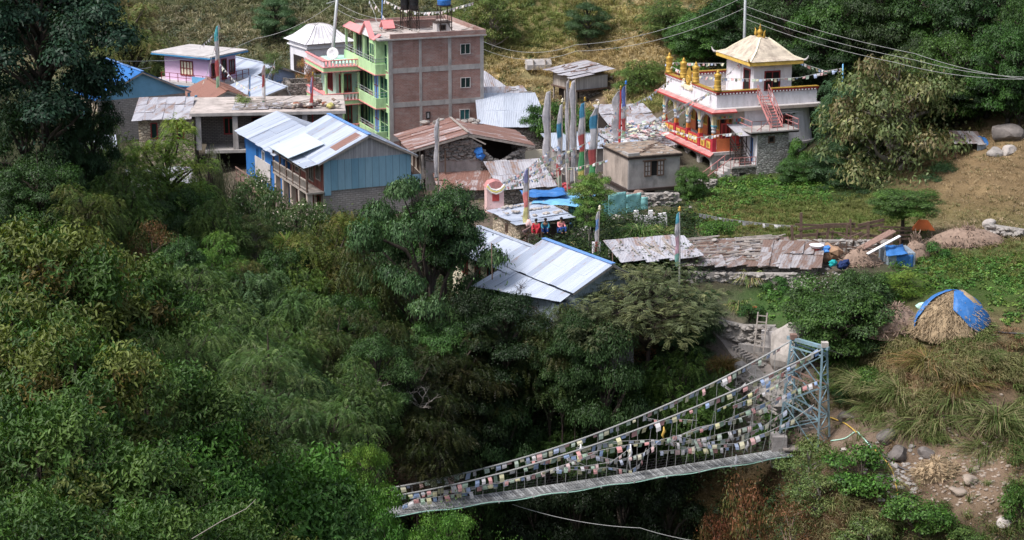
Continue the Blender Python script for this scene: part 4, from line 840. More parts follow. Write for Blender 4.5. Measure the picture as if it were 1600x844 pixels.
for _lb, _x, _y, _z, _c, _r in (('pale firewood heap beside the stone hut wall', 800, 372, .1, (.4, .33, .26), .4), ('grey rubbish heap at right of the seated people', 905, 372, .1, (.3, .27, .25), .5), ('blue plastic sheet scrap near the sapling', 888, 352, .2, (.1, .25, .55), .3), ('brown scrap heap between shrine and stone hut', 768, 325, .1, (.25, .17, .13), .45),
    ('white sacks heaped at the right of the lane', 915, 360, .2, (.55, .53, .52), .35), ('red cloth bundle below the tall banner poles', 880, 292, .3, (.45, .08, .1), .35), ('orange and tan refuse left of plaster house', 925, 290, .3, (.45, .3, .2), .4), ('dark timber offcuts heaped before the white walled sheds', 1010, 402, .4, (.12, .1, .09), .45),
    ('pale stone heap in front of turquoise fence', 965, 345, .1, (.5, .46, .42), .45), ('yellowish sack on the lane corner by the sapling', 898, 385, .1, (.5, .42, .2), .28), ('grey junk heap between rusty sheds and pole pen', 1238, 418, .5, (.25, .23, .22), .6), ('brown board heap at left end of the pole pen', 1262, 398, .8, (.28, .18, .12), .5)): junk(_lb, _x, _y, _z, _c, _r, 'scrap_heap', 9, 'scrap')
junk('black tarpaulin lump at foot of pole pen', 1296, 424, .5, (.01, .01, .012), .5)
t = thing('red_bucket', 'red bucket with a white basin on top beside pen', 'bucket', tuple(PZ(1275, 402, 1.2))); MB().lathe([(.2, 0), (.28, .6), (.3, .62)], n=14).build('bucket', 'red_paint', t, True); MB().lathe([(.25, .63), (.48, .85), (.5, .87), (.46, .85), (.2, .66)], n=16).build('basin', 'white_paint', t, True)
MB().box(-.2, .2, -.2, .2, -1.3, 0).build('stump', 'grey_timber', t)
bx(thing('concrete_post', 'short grey concrete slab post standing before the pen', 'post', tuple(PZ(1259, 446, -.2)), -5), 'slab', 'concrete', [(-.2, .2, 0, .15, 0, 1.3), (.3, .5, 0, .15, 0, 1.2)])
# hut of sticks with blue tarp
p = PZ(1386, 428, .2); H = thing('stick_hut', 'small stick hut with blue tarp door and slanting boards', 'hut', (p.x, p.y, 0), 5)
bx(H, 'wall', 'tin_wall', [(0, 1.9, 0, 2.2, -.5, 1.6)]); m = MB()
m.sheet((-1.9, -.3, 1.4), (2.0, .6, 2.9), (2.0, 2.2, 3.0), (-1.9, 1.4, 1.5), .06) if False else None
m.bar((-1.4, .1, 1.6), (.9, .5, 2.7), .3, .05); m.build('white_board', 'white_paint', H); m = MB()
m.bar((-1.6, .7, 1.8), (.7, 1.1, 2.9), .5, .06); m.bar((-1.7, 1.2, 1.7), (.6, 1.6, 2.8), .5, .06); m.build('roof_board', 'rust_steel', H)
t1 = cloth_grid([(-.2, -.3, 1.55), (1.3, -.3, 1.6), (1.2, .8, 2.0), (.0, .8, 2.0)], 10, .08, 'roof_tarp', 'blue_tarp', 41); t1.parent = H
t1 = cloth_grid([(.55, -.1, -.4), (1.7, -.1, -.3), (1.75, -.06, 1.5), (.6, -.06, 1.5)], 10, .07, 'door_tarp', 'blue_tarp', 42); t1.parent = H
def stickpile(label, px, py, w, h, d, n, seed, mat='brush', Y=None, name='brush_pile', ln=1.2, flat=False, cat='brushwood'):
    p = GP(px, py) if Y is None else PY(px, py, Y); rr = random.Random(seed); m = MB()
    m.lathe([(w*.48, -.4), (w*.46, h*.2), (w*.38, h*.5), (w*.22, h*.8), (.02, h*.95)], n=12, sy=d/w)
    for i in range(n):
        a = rr.uniform(0, 2*PI); q = rr.random()**.7; z = h*(1-q)*.95
        c = Vector((math.cos(a)*w/2*q, math.sin(a)*d/2*q, z)); l = ln*rr.uniform(.5, 1.1)
        dr = Vector((math.cos(a)*.6+rr.gauss(0, .5), math.sin(a)*.4+rr.gauss(0, .4), (-.9 if not flat else rr.gauss(0, .25)))).normalized()
        m.bar(c-dr*l/2, c+dr*l/2, .045, .03)
    t = m.build(name, mat); t.location = p; return tag(t, label, cat)
stickpile('heap of dry stalks leaning on the stick hut', 1430, 425, 2.6, 2.5, 2.0, 500, 5, 'brush', Y=127.5, ln=1.6, cat='dry stalks', name='stalk_heap')
stickpile('long low heap of dry brushwood at field edge', 1510, 382, 6.0, 1.3, 2.4, 800, 6, 'brush', ln=1.0, flat=True)
stickpile('brown dry brush heap left of the haystack', 1398, 515, 4.2, 1.6, 2.6, 700, 7, 'brush', ln=1.2, flat=True)
stickpile('small brown brush mound behind the stick hut boards', 1345, 415, 2.8, 1.2, 1.6, 300, 8, 'brush', ln=.9, flat=True)
stickpile('fallen dry grass bundle on the slope below bank', 1463, 742, 2.6, .9, 1.6, 400, 9, 'straw', ln=1.3, flat=True, cat='dry grass')
# haystack with blue tarp
p = GP(1487, 512); Hs = thing('haystack', 'large domed haystack of golden straw beside green field', 'haystack', (p.x, p.y, p.z-.3))
prof = [(2.3, -.3), (2.15, .3), (1.95, .9), (1.5, 1.6), (.95, 2.1), (.4, 2.4), (.02, 2.48)]
m = MB(); m.lathe(prof, n=28, sx=1.05, sy=.85); m.v = [(x*(1+.08*math.sin(y*3+z*2))+.1*z, y*(1+.06*math.sin(x*4)), z*(1+.07*math.sin(x*2.5+y))) for x, y, z in m.v]; m.build('straw_heap', 'straw', Hs, True)
m = MB(); rr = random.Random(15)
for i in range(2600):
    a = rr.uniform(0, 2*PI); k = rr.random()*5.2+.3; i0 = int(k); f = k-i0; r0 = prof[i0][0]*(1-f)+prof[i0+1][0]*f; z = prof[i0][1]*(1-f)+prof[i0+1][1]*f
    c = Vector((math.cos(a)*r0*1.05, math.sin(a)*r0*.85, z)); o = Vector((math.cos(a), math.sin(a), 0)); l = rr.uniform(.2, .55)
    dr = (o*.5+Vector((rr.gauss(0, .75), rr.gauss(0, .6), -.6))).normalized(); m.bar(c-dr*l*.3, c+dr*l+o*.05, .025, .02)
sh_ = m.build('straw_strand', 'straw', Hs); sh_['kind'] = 'stuff'
def dome_cloth(name, mat, parent, a0, a1, k0, k1, prof, seed, off=.07, sx=1.05, sy=.85, n=22, edge=.25):
    rr = random.Random(seed); m = MB(); vs = []
    for i in range(n+1):
        a = a0+(a1-a0)*i/n
        for j in range(n+1):
            kb = (k0 if isinstance(k0, (int, float)) else k0(i/n))+edge*math.sin(i*.9+seed)*1.0; k = kb+(k1-kb)*j/n; k = min(max(k, 0), len(prof)-1.001); i0 = int(k); f = k-i0
            r0 = prof[i0][0]*(1-f)+prof[i0+1][0]*f+off+.05*math.sin(i*1.7+j*.6)+rr.uniform(-.02, .03); z = prof[i0][1]*(1-f)+prof[i0+1][1]*f+off*.7
            vs.append((math.cos(a)*r0*sx, math.sin(a)*r0*sy, z))
    m.add(vs, [(i*(n+1)+j, (i+1)*(n+1)+j, (i+1)*(n+1)+j+1, i*(n+1)+j+1) for i in range(n) for j in range(n)])
    o = m.build(name, mat, parent, True); s_ = o.modifiers.new('thickness', 'SOLIDIFY'); s_.thickness = .02; return o
t = dome_cloth('tarp', 'blue_tarp', None, R(-100), R(190), lambda f: 3.0 if f < .03 else max(1.0, 3.0-(f-.03)*18), 6, prof, 3, .14); t.location = Hs.location; tag(t, 'blue tarp draped over the back and right of haystack', 'tarpaulin')
p = GP(1440, 488); t = MB().rock((0, 0, .2), .5, .8).build('sack', 'mint_paint'); t.location = p; tag(t, 'pale green filled sack left of haystack', 'sack')
# orange tent, right shed, boulders
p = GP(1443, 364); m = MB(); m.add([(-.85, 0, 0), (.85, 0, 0), (.7, .9, 0), (-.7, .9, 0), (-.3, .4, .75), (.35, .4, .7)], [(0, 1, 5, 4), (1, 2, 5), (2, 3, 4, 5), (3, 0, 4)]); t = m.build('orange_tent', 'orange_tarp'); t.location = (p.x, p.y, p.z+.1); tag(t, 'small orange tarpaulin tent behind small round tree', 'tent')
p = GP(1490, 250); H = thing('lean_to', 'low lean-to of tin sheets and blue tarp on right slope', 'shelter', (p.x, p.y, p.z), 8)
m = roofsheets([(-.2, -.4, 1.35), (2.3, -.4, 1.2), (2.5, 1.8, 1.75), (.1, 1.8, 1.85)], 4, 2, 5, jit=.06); m.build('roof', 'tin_old', H); bx(H, 'back_wall', 'rubble', [(0, 2.3, 1.3, 1.6, -.5, 1.5)]); bx(H, 'painted_shade', 'dark_void', [(.1, 2.2, 1.2, 1.3, -.3, 1.3)]); bx(H, 'side_panel', 'tin_wall', [(1.75, 2.5, -.3, -.22, -.3, 1.25)]); bx(H, 'post', 'timber', [(0, .1, -.3, -.2, -.5, 1.3)])  # dark sheet before the back wall paints the shade inside the lean-to
m = MB(); m.sheet((2.4, -.3, 0), (3.6, -.5, .2), (3.6, .4, .9), (2.5, .8, 1.2), .04); m.build('leaning_sheet', 'tin_grey', H); t1 = cloth_grid([(2.2, -.2, .8), (3.0, -.3, .7), (2.8, .8, 1.5), (2.2, .9, 1.6)], 6, .06, 'side_tarp', 'blue_tarp', 3); t1.parent = H
def boulder(label, px, py, r, sq=.7, mat='rock', seed=1, up=.2, cat='boulder', Y=None):
    p = GP(px, py) if Y is None else PY(px, py, Y); bm = bmesh.new(); bmesh.ops.create_icosphere(bm, subdivisions=3, radius=1); rr = random.Random(seed); f = [Vector((rr.gauss(0, 1), rr.gauss(0, 1), rr.gauss(0, 1))) for _ in range(7)]
    for v in bm.verts:
        c = v.co.copy(); k = 1+sum(.07*math.sin(q.dot(c)*1.7+i*2) for i, q in enumerate(f))
        for q in f[:4]:
            dd = c.dot(q.normalized()); 
            if dd > .72: c -= q.normalized()*(dd-.72)
        v.co = Vector((c.x*1.2*k, c.y*k, c.z*sq*k))*r
    me = bpy.data.meshes.new('boulder'); bm.to_mesh(me); bm.free(); fin(me, mat); o = link('boulder', me); o.location = (p.x, p.y, p.z+r*up); o.rotation_euler = (0, 0, seed); return tag(o, label, cat)
boulder('large grey slab boulder right of the lean-to', 1572, 215, 1.1, .7, 'river_rock', 3); boulder('pale pointed boulder below the slab boulder', 1577, 240, .5, 1.0, 'pale_rock', 4)
boulder('grey boulder just right of the lean-to', 1555, 243, .65, .7, 'rock', 5); boulder('round dark boulder on path right of bridge tower', 1322, 655, .5, .8, 'river_rock', 6)
boulder('big dark boulder under grassy bank', 1388, 690, .65, .7, 'river_rock', 7); boulder('half buried boulder below the big dark boulder', 1400, 712, .7, .6, 'river_rock', 8); boulder('smaller boulder under grass right of buried boulder', 1445, 715, .45, .7, 'river_rock', 9)
boulder('pale rounded rock at field edge below orange tent', 1545, 352, .45, 1, 'pale_rock', 10)
boulder('flat white slab rock beside the path hose', 1318, 705, .22, .5, 'pale_rock', 13)
boulder('tan boulder in the landslip gravel', 1515, 755, .45, .6, 'earthy_rock', 11); boulder('wide tan boulder on left side of landslip gravel', 1497, 770, .4, .6, 'earthy_rock', 12); boulder('small pale rock at bottom right corner', 1570, 823, .42, .6, 'pale_rock', 14)
boulder('big pale concrete boulder behind bridge tower', 1238, 556, 1.15, 1.35, 'pale_rock', 15, .3, Y=117.2)
# ================================================================ MONASTERY (gompa)
Gm = thing('monastery', 'white two storey monastery with red arcaded balcony and hipped roof room', 'monastery', (17.2, 159.5, 0), 19)
GD, GW = 10.6, 8.8
def gl(x, y, z):
    t = R(19); return Vector((17.2+x*math.cos(t)-y*math.sin(t), 159.5+x*math.sin(t)+y*math.cos(t), z))
bx(Gm, 'inner_wall', 'orange_paint', [(2.4, 2.6, .3, GD, 1.6, 5.1)]); bx(Gm, 'lower_inner_wall', 'pale_concrete', [(2.4, 2.6, .3, GD, -1, 1.4)])
# curved white body: outline polygon with rounded right end, battered
def body(z0, z1, g0, g1, name, mat, x0=2.6):
    m = MB(); out = [(x0, 0.0), (7.2, 0.0)]
    for k in range(1, 8): a = -PI/2+k*PI/2/7; out.append((7.2+2.3*math.cos(a), 2.3+2.3*math.sin(a)))
    out += [(9.5, GD), (x0, GD)]
    n = len(out); vs = []
    for z, g in ((z0, g0), (z1, g1)):
        for x, y in out: vs.append((x+(g if x > 7 else 0)*((x-6)/3.5), y-g*(1 if y < 3 else 0), z))
    m.add(vs, [tuple(range(n))[::-1], tuple(range(n, 2*n))]+[(i, (i+1) % n, (i+1) % n+n, i+n) for i in range(n)]); return m.build(name, mat, Gm)
body(2.1, 5.1, .35, 0, 'wall', 'white_plaster'); body(-1.5, 1.9, .5, .35, 'lower_wall', 'white_plaster', 2.61); body(1.9, 2.1, .55, .55, 'ledge', 'pale_concrete', 2.62)
bx(Gm, 'front_wall', 'tan_plaster', [(1.6, 2.6, 0, .3, 1.6, 5.1), (0, 1.6, .05, .3, 4.35, 5.1)]); bx(Gm, 'end_wall', 'pale_concrete', [(0, 2.4, .02, .3, -1, 1.3)])
bx(Gm, 'floor_slab', 'pale_concrete', [(-.3, 2.5, -.3, GD+.2, 1.35, 1.6)]); bx(Gm, 'roof_slab', 'pale_concrete', [(-.4, 9.7, -.6, GD+.4, 5.1, 5.35)])
bx(Gm, 'eave_band', 'tan_plaster', [(1.5, 9.75, -.66, -.605, 5.08, 5.32)])
m = MB(); m.sheet((-.78, -.9, 5.14), (-.78, GD+.7, 5.14), (-.3, GD+.4, 5.34), (-.3, -.5, 5.34), .08); m.sheet((-.78, -.9, 5.14), (1.5, -.9, 5.14), (1.5, -.55, 5.34), (-.3, -.5, 5.34), .08); m.build('red_eave', 'salmon', Gm)
bx(Gm, 'eave_edge', 'red_paint', [(-.83, -.785, -.95, GD+.7, 5.03, 5.15), (-.83, 1.5, -.97, -.91, 5.03, 5.15)])
m = MB(); m.sheet((-.75, -.6, 1.38), (-.75, GD+.7, 1.38), (-.3, GD+.4, 1.57), (-.3, -.3, 1.57), .08); m.build('lower_eave', 'salmon', Gm)
bx(Gm, 'lower_eave_edge', 'red_paint', [(-.79, -.755, -.6, GD+.7, 1.27, 1.39)])
def parapet(boxes, nm='parapet'):
    o = bx(Gm, nm, 'white_plaster', [(a, b, c, d, 5.35, 6.45) for a, b, c, d in boxes])
    bx(o, 'red_frieze', 'maroon', [(a-.06, b+.06, c-.06, d+.06, 6.45, 6.62) for a, b, c, d in boxes]); bx(o, 'gold_cap', 'gold', [(a-.12, b+.12, c-.12, d+.12, 6.72, 6.77) for a, b, c, d in boxes])
    bx(o, 'red_band', 'red_paint', [(a-.1, b+.1, c-.1, d+.1, 6.62, 6.72) for a, b, c, d in boxes])
    m = MB()
    for a, b, c, d in boxes:
        if b-a > d-c:
            q = a
            while q < b: m.box(q, q+.13, c-.11, c-.055, 6.47, 6.58); q += .3
        else:
            q = c
            while q < d: m.box(a-.11, a-.055, q, q+.13, 6.47, 6.58); q += .3
    m.build('white_dentil', 'white_paint', o)
parapet([(0, .25, .0, 5.0), (0, .25, 6.8, GD), (.25, 3.9, 0, .25)]); parapet([(5.2, 9.4, 0, .25)]); parapet([(.25, 9.3, GD-.25, GD)])
bx(Gm, 'centre_parapet', 'white_plaster', [(0, .25, 5.0, 6.8, 5.35, 6.0)]); bx(Gm, 'roof_deck', 'slab_top', [(.25, 9.3, .25, GD-.25, 5.35, 5.38)])
# arcade
yc = [0.15, 2.85, 5.4, 7.95, 10.45]
def arch(name, mat, y0, y1, zs, zt, x=-.12, parent=Gm):
    """spandrel with a scalloped arch cut in it"""
    m = MB(); n = 14; mid = (y0+y1)/2; hw = (y1-y0)/2-.18; lo = []
    for k in range(n+1):
        a = PI*k/n; r = 1-.07*abs(math.sin(a*3.5)); lo.append((mid-hw*math.cos(a)*r, zs+(zt-zs-.4)*math.sin(a)**.8*r))
    for k in range(n): m.prism([lo[k], lo[k+1], (lo[k+1][0], zt), (lo[k][0], zt)], 'x', x-.1, x+.1)
    m.prism([(y0, zs), (lo[0][0], zs), (lo[0][0], zt), (y0, zt)], 'x', x-.1, x+.1); m.prism([(lo[-1][0], zs), (y1, zs), (y1, zt), (lo[-1][0], zt)], 'x', x-.1, x+.1)
    o = m.build(name, mat, parent); return o
PAINTS = [(.35, .38, .42), (.5, .12, .1), (.7, .5, .15), (.12, .3, .4), (.2, .4, .2), (.6, .55, .5)]
for i in range(4):
    arch('arch', 'pale_concrete', yc[i], yc[i+1], 3.3, 5.08); arch('lower_arch', 'pale_concrete', yc[i], yc[i+1], .2, 1.34)
    m = MB(); rr = random.Random(i)
    for q in range(20): m.col = rr.choice(PAINTS); y = yc[i]+.2+q*.115; m.box(-.26, -.235, y, y+.1, 4.8, 4.98)
    for q in range(16): m.col = rr.choice(PAINTS); y = yc[i]+.2+q*.14; m.box(-.26, -.235, y, y+.1, 1.12, 1.3)
    m.build('painted_frieze', 'painted', Gm)
    window(Gm, 'x', 2.4, yc[i]+.3, yc[i]+1.3, 1.7, 4.2, 'maroon', 'dark_void', 0, .1, name='door'); window(Gm, 'x', 2.4, yc[i]+1.5, yc[i]+2.3, 2.5, 4.0, 'yellow_paint', 'dark_glass', 1, .1)
    bx(Gm, 'lower_doorway', 'dark_void', [(2.36, 2.39, yc[i]+.5, yc[i]+2.1, -.8, 1.1)])
for i, y in enumerate(yc):
    m = MB(); m.col = (.45, .04, .06); m.box(-.3, .06, y-.18, y+.18, 1.6, 2.75); m.col = (.6, .22, .05); m.box(-.26, .02, y-.14, y+.14, 2.75, 3.15); m.col = (.42, .42, .44); m.lathe([(.15, 3.15), (.22, 3.3), (.17, 3.45), (.24, 3.6), (.2, 3.75)], (-.12, y, 0), 10)
    m.col = (.1, .3, .38); m.box(-.3, .06, y-.25, y+.25, 3.75, 3.88); m.col = (.6, .5, .3); m.box(-.28, .04, y-.16, y+.16, 3.88, 4.6)
    m.build('column', 'painted', Gm); bx(Gm, 'lower_column', 'pale_concrete', [(-.3, .06, y-.2, y+.2, -1.5, 1.34)])
for i in range(4):
    o = bx(Gm, 'balcony_panel', 'red_paint', [(-.22, -.06, yc[i]+.18, yc[i+1]-.18, 1.6, 2.5)])
    for k in (0, 1):
        a = yc[i]+.42+k*(yc[i+1]-yc[i]-.4)/2; f = bx(o, 'yellow_panel', 'yellow_paint', [(-.26, -.22, a, a+.75, 1.78, 2.35)])
        MB().lathe([(.18, 0), (.18, .03), (.02, .031)], n=12).build('medallion', 'gold', f).matrix_local = Matrix.Translation((-.27, a+.38, 2.06))@Matrix.Rotation(R(-90), 4, 'Y')
bx(Gm, 'end_balcony_panel', 'orange_paint', [(.1, 1.5, -.05, .02, 1.6, 2.7)])
m = MB(); rr = random.Random(5)
for q in range(5):
    for z in range(9): m.col = rr.choice(PAINTS); m.box(1.66+q*.16, 1.8+q*.16, -.035, -.003, 1.7+z*.3, 1.95+z*.3)
m.build('painted_pillar_panel', 'painted', Gm)
window(Gm, 'y', .05, .5, 1.4, 1.7, 4.0, 'red_paint', 'maroon', 1, .12, name='door'); window(Gm, 'y', -.2, 5.9, 7.0, 3.0, 4.4, 'maroon', 'dark_glass', 2, .12, hb=1)
m = MB(); m.col = (.6, .6, .6); m.box(5.5, 7.4, -.34, -.2, 4.6, 4.72); m.box(5.6, 7.3, -.32, -.2, 4.78, 4.86)
for q in range(7): m.col = (.6, .6, .6) if q % 2 else (.05, .05, .05); m.box(5.6+q*.24, 5.78+q*.24, -.31, -.2, 4.5, 4.6)
m.build('window_canopy', 'painted', Gm)
m = MB(); rr = random.Random(9)
for q in range(12): m.col = rr.choice(PAINTS); m.box(.3+q*.1, .38+q*.1, -.0, .03, 4.45, 4.6)
m.build('sign_band', 'painted', Gm)
# roof room with hipped roof
RX, RY, RW, RD = 4.1, 1.5, 3.6, 5.4
rm = thing('x', None, None); bpy.data.objects.remove(rm)
bx(Gm, 'roof_room', 'white_plaster', [(RX, RX+RW, RY, RY+RD, 5.38, 8.8)])
window(Gm, 'y', RY, RX+1.0, RX+2.5, 6.3, 8.0, 'maroon', 'dark_void', 1, .12, hb=1); window(Gm, 'x', RX, RY+.6, RY+1.9, 6.0, 8.1, 'maroon', 'dark_void', 0, .12)
e = .5; cx_, cy_ = RX+RW/2, RY+RD/2; m = MB()
levels = [(RW/2+e+.25, RD/2+e+.25, 8.92), (RW/2+e-.35, RD/2+e-.5, 9.17), (RW/2-.4, RD/2-.5, 9.65), (.8, 1.4, 10.2), (.4, .85, 10.55)]
rings = [[(cx_+sx*a, cy_+sy*b, z) for sx, sy in ((-1, -1), (1, -1), (1, 1), (-1, 1))] for a, b, z in levels]
for i in range(4):
    for k in range(4): m.add([rings[i][k], rings[i][(k+1) % 4], rings[i+1][(k+1) % 4], rings[i+1][k]], [(0, 1, 2, 3)])
m.add(rings[4], [(0, 1, 2, 3)]); m.add([(p[0], p[1], p[2]-.04) for p in rings[0]], [(3, 2, 1, 0)]); m.build('hipped_roof', 'temple_roof', Gm)
m = MB()
for i in range(4):
    for k in range(4):
        m.bar(rings[i][k], rings[i+1][k], .14, .1)
m.build('hip_ridge', 'cream', Gm)
a, b = RW/2+e+.22, RD/2+e+.22
bx(Gm, 'gold_fascia', 'yellow_paint', [(cx_-a, cx_+a, cy_-b, cy_-b+.12, 8.58, 8.9), (cx_-a, cx_+a, cy_+b-.12, cy_+b, 8.58, 8.9), (cx_-a, cx_-a+.12, cy_-b+.12, cy_+b-.12, 8.58, 8.9), (cx_+a-.12, cx_+a, cy_-b+.12, cy_+b-.12, 8.58, 8.9)])
bx(Gm, 'soffit', 'maroon', [(cx_-a+.12, cx_+a-.12, cy_-b+.12, cy_+b-.12, 8.7, 8.86)])
for sx in (-1, 1):
    for sy in (-1, 1):
        p = Vector((cx_+sx*a, cy_+sy*b, 8.9)); m = MB(); m.tube([p, p+Vector((sx*.15, sy*.15, .05)), p+Vector((sx*.25, sy*.25, .22)), p+Vector((sx*.3, sy*.3, .42))], [.1, .1, .06, .015], 8); m.build('corner_horn', 'gold' if sx*sy > 0 else 'pale_concrete', Gm, True)
m = MB(); m.lathe([(.3, 0), (.34, .1), (.16, .2), (.26, .38), (.3, .5), (.14, .66), (.1, .8), (.14, .86), (.04, 1.0), (.01, 1.2)], (cx_, cy_, 10.5), 14); m.build('finial', 'gold', Gm, True)
for s_ in (-1, 1): m = MB(); m.tube([(cx_, cy_+s_*.7, 10.5), (cx_, cy_+s_*.9, 10.75), (cx_, cy_+s_*.85, 11.0), (cx_, cy_+s_*1.0, 11.25)], [.14, .13, .08, .02], 8); m.build('ridge_finial', 'gold', Gm, True)
bx(Gm, 'back_wall', 'pale_concrete', [(RX+RW, 9.3, 5.5, 5.8, 5.38, 7.3)])
# victory banners (gold cylinders)
ban = None
for i, (px, py) in enumerate(((1034, 108), (1063, 117), (1090, 126), (1122, 133))):
    y = [10.3, 7.2, 4.6, .15][i]; loc = gl(.12, y, 6.82)
    if ban is None:
        ban = thing('victory_banner', 'x', 'roof ornament', loc, 19, 'golden cylinder ornaments on the monastery roof')
        MB().lathe([(.34, 0), (.36, .06), (.3, .12), (.29, .5), (.27, 1.0), (.3, 1.2), (.33, 1.28)], n=16).build('cylinder', 'gold', ban, True)
        MB().lathe([(.33, 1.28), (.36, 1.34), (.2, 1.42), (.12, 1.5), (.17, 1.58), (.08, 1.68), (.02, 1.8)], n=14).build('top_knob', 'gold', ban, True)
        MB().lathe([(.3, .35), (.315, .37), (.315, .42), (.3, .44)], n=16).lathe([(.285, .8), (.3, .82), (.3, .87), (.285, .89)], n=16).build('ring', 'yellow_paint', ban, True); b_ = ban
    else: b_ = copy_tree(ban); b_.location = loc
    b_['label'] = ['farthest left golden cylinder ornament at far corner of monastery parapet', 'golden cylinder ornament just left of the golden wheel emblem', 'golden cylinder ornament just right of the golden wheel emblem', 'golden cylinder ornament at the near corner of the parapet'][i]
W8 = thing('wheel_emblem', 'golden pointed wheel emblem with kneeling figures on monastery parapet', 'roof ornament', gl(.1, 5.95, 6.0), 19)
m = MB(); m.prism([(-.42, .35), (.42, .35), (.45, 1.0), (.3, 1.5), (0, 1.9), (-.3, 1.5), (-.45, 1.0)], 'x', -.08, .08); m.build('flame_back', 'gold', W8)
m = MB(); 
for k in range(16): a0, a1 = 2*PI*k/16, 2*PI*(k+1)/16; m.bar((-.12, .3*math.cos(a0), .9+.3*math.sin(a0)), (-.12, .3*math.cos(a1), .9+.3*math.sin(a1)), .07)
for k in range(4): a0 = PI*k/4; m.bar((-.12, .3*math.cos(a0), .9+.3*math.sin(a0)), (-.12, -.3*math.cos(a0), .9-.3*math.sin(a0)), .04)
m.build('wheel', 'yellow_paint', W8); bx(W8, 'pedestal', 'cream', [(-.2, .2, -.6, .6, 0, .36)])
for s_ in (-1, 1): m = MB(); m.lathe([(.2, 0), (.26, .15), (.2, .4), (.1, .5), (.15, .62), (.1, .75), (.02, .78)], (-.1, s_*.85, .05), 12); m.tube([(-.1, s_*.8, .35), (-.15, s_*.6, .45)], .06, 6); m.build('kneeling_deer', 'cream', W8, True)
# annex block with roof terrace and red stairs
AX = (1.7, 6.0, -3.2, -.5)
An = thing('stair_annex', 'small stone stair block with flat roof before the monastery', 'annex', (17.2, 159.5, 0), 19)
bx(An, 'wall', 'pale_stone', [(2.45, 5.3, -3.0, -.56, -1.5, 3.55)]); bx(An, 'side_wall', 'white_plaster', [(2.4, 2.449, -2.98, -.56, .8, 3.5)]); bx(An, 'base_wall', 'rubble', [(.2, 2.45, -2.9, -.6, -1.5, .75), (2.5, 5.4, -3.15, -3.0, -1.5, -.3)])
bx(An, 'terrace_slab', 'dark_room', [(1.7, 6.1, -3.3, -.7, 3.55, 3.68)]); bx(An, 'terrace_top', 'concrete', [(1.65, 6.15, -3.35, -.7, 3.68, 3.78)])
window(An, 'x', 2.4, -2.5, -1.7, .9, 3.2, 'white_paint', 'bright_blue', 0, .1, name='door'); window(An, 'y', -3.0, 3.4, 4.0, 2.7, 3.3, 'timber', 'dark_void', 0, .1); bx(An, 'vent', 'dark_void', [(3.3, 4.1, -3.17, -3.1, -.4, .0), (.9, 1.5, -2.92, -2.88, .0, .3)])
bx(An, 'landing', 'concrete', [(.2, 2.4, -3.0, -.6, .75, .9)])
# red railings & steep stair to roof
m = MB(); a0, a1 = Vector((4.1, -2.2, 3.8)), Vector((3.6, -.35, 6.3))
def sl_(p, k): return p+Vector((1.0, 0, 0))*k
for k in (0, 1):
    m.bar(sl_(a0, k), sl_(a1, k), .07, .16); m.bar(sl_(a0, k)+Vector((0, 0, .9)), sl_(a1, k)+Vector((0, 0, .9)), .05); m.bar(sl_(a0, k)+Vector((0, 0, .5)), sl_(a1, k)+Vector((0, 0, .5)), .04)
    for q in range(6): p = a0.lerp(a1, q/5); m.bar(sl_(p, k), sl_(p, k)+Vector((0, 0, .9)), .045)
for q in range(11): p = a0.lerp(a1, (q+.5)/11); m.box(p.x+.04, p.x+.96, p.y-.09, p.y+.09, p.z-.02, p.z+.02)
m.build('red_stair', 'salmon', An)
m = MB()
for z in (4.2, 4.65):
    m.bar((1.75, -3.25, z), (4.0, -3.25, z), .045) if z > 4.5 else None
    m.bar((5.1, -3.25, z), (6.05, -3.25, z), .045); m.bar((6.05, -3.25, z), (6.05, -.9, z), .045); m.bar((1.75, -3.25, z), (1.75, -.9, z), .045)
m.bar((1.75, -3.25, 4.65), (3.0, -3.25, 4.65), .045)
for x in (1.75, 2.6, 3.4, 4.1, 5.1, 5.6, 6.05): m.bar((x, -3.25, 3.78), (x, -3.25, 4.65), .045)
m.bar((2.2, -3.25, 3.85), (3.4, -3.25, 4.65), .045)
m.build('terrace_railing', 'salmon', An)
# covered black steel stair between arcade and annex
m = MB()
for q in range(9): m.box(.9, 2.0, -.6-q*.24-.12, -.6-q*.24+.12, 1.6-q*.19-.02, 1.6-q*.19+.02) if False else m.box(1.1+.0*q, 2.1, -2.6+q*.24, -2.38+q*.24, .9+q*.17, .94+q*.17)
for x in (1.1, 2.1):
    for y in (-2.6, -1.6, -.6): m.bar((x, y, .9), (x, y, 3.6 if y > -2 else 3.4), .06)
    m.bar((x, -2.6, 1.8), (x, -.5, 3.0), .05); m.bar((x, -2.6, 1.4), (x, -.5, 2.6), .04)
for q in range(10): m.bar((1.1, -2.6+q*.22, 1.0+q*.12), (1.1, -2.6+q*.22, 2.0+q*.12), .035)
m.build('steel_stair', 'dark_timber', An); m = MB(); m.sheet((.8, -2.9, 3.45), (2.3, -2.9, 3.4), (2.3, -.4, 3.95), (.8, -.4, 4.0), .04); m.build('canopy', 'tin_white', An)
bx(An, 'red_panel', 'red_paint', [(1.12, 1.9, -.62, -.58, 1.7, 3.0)])
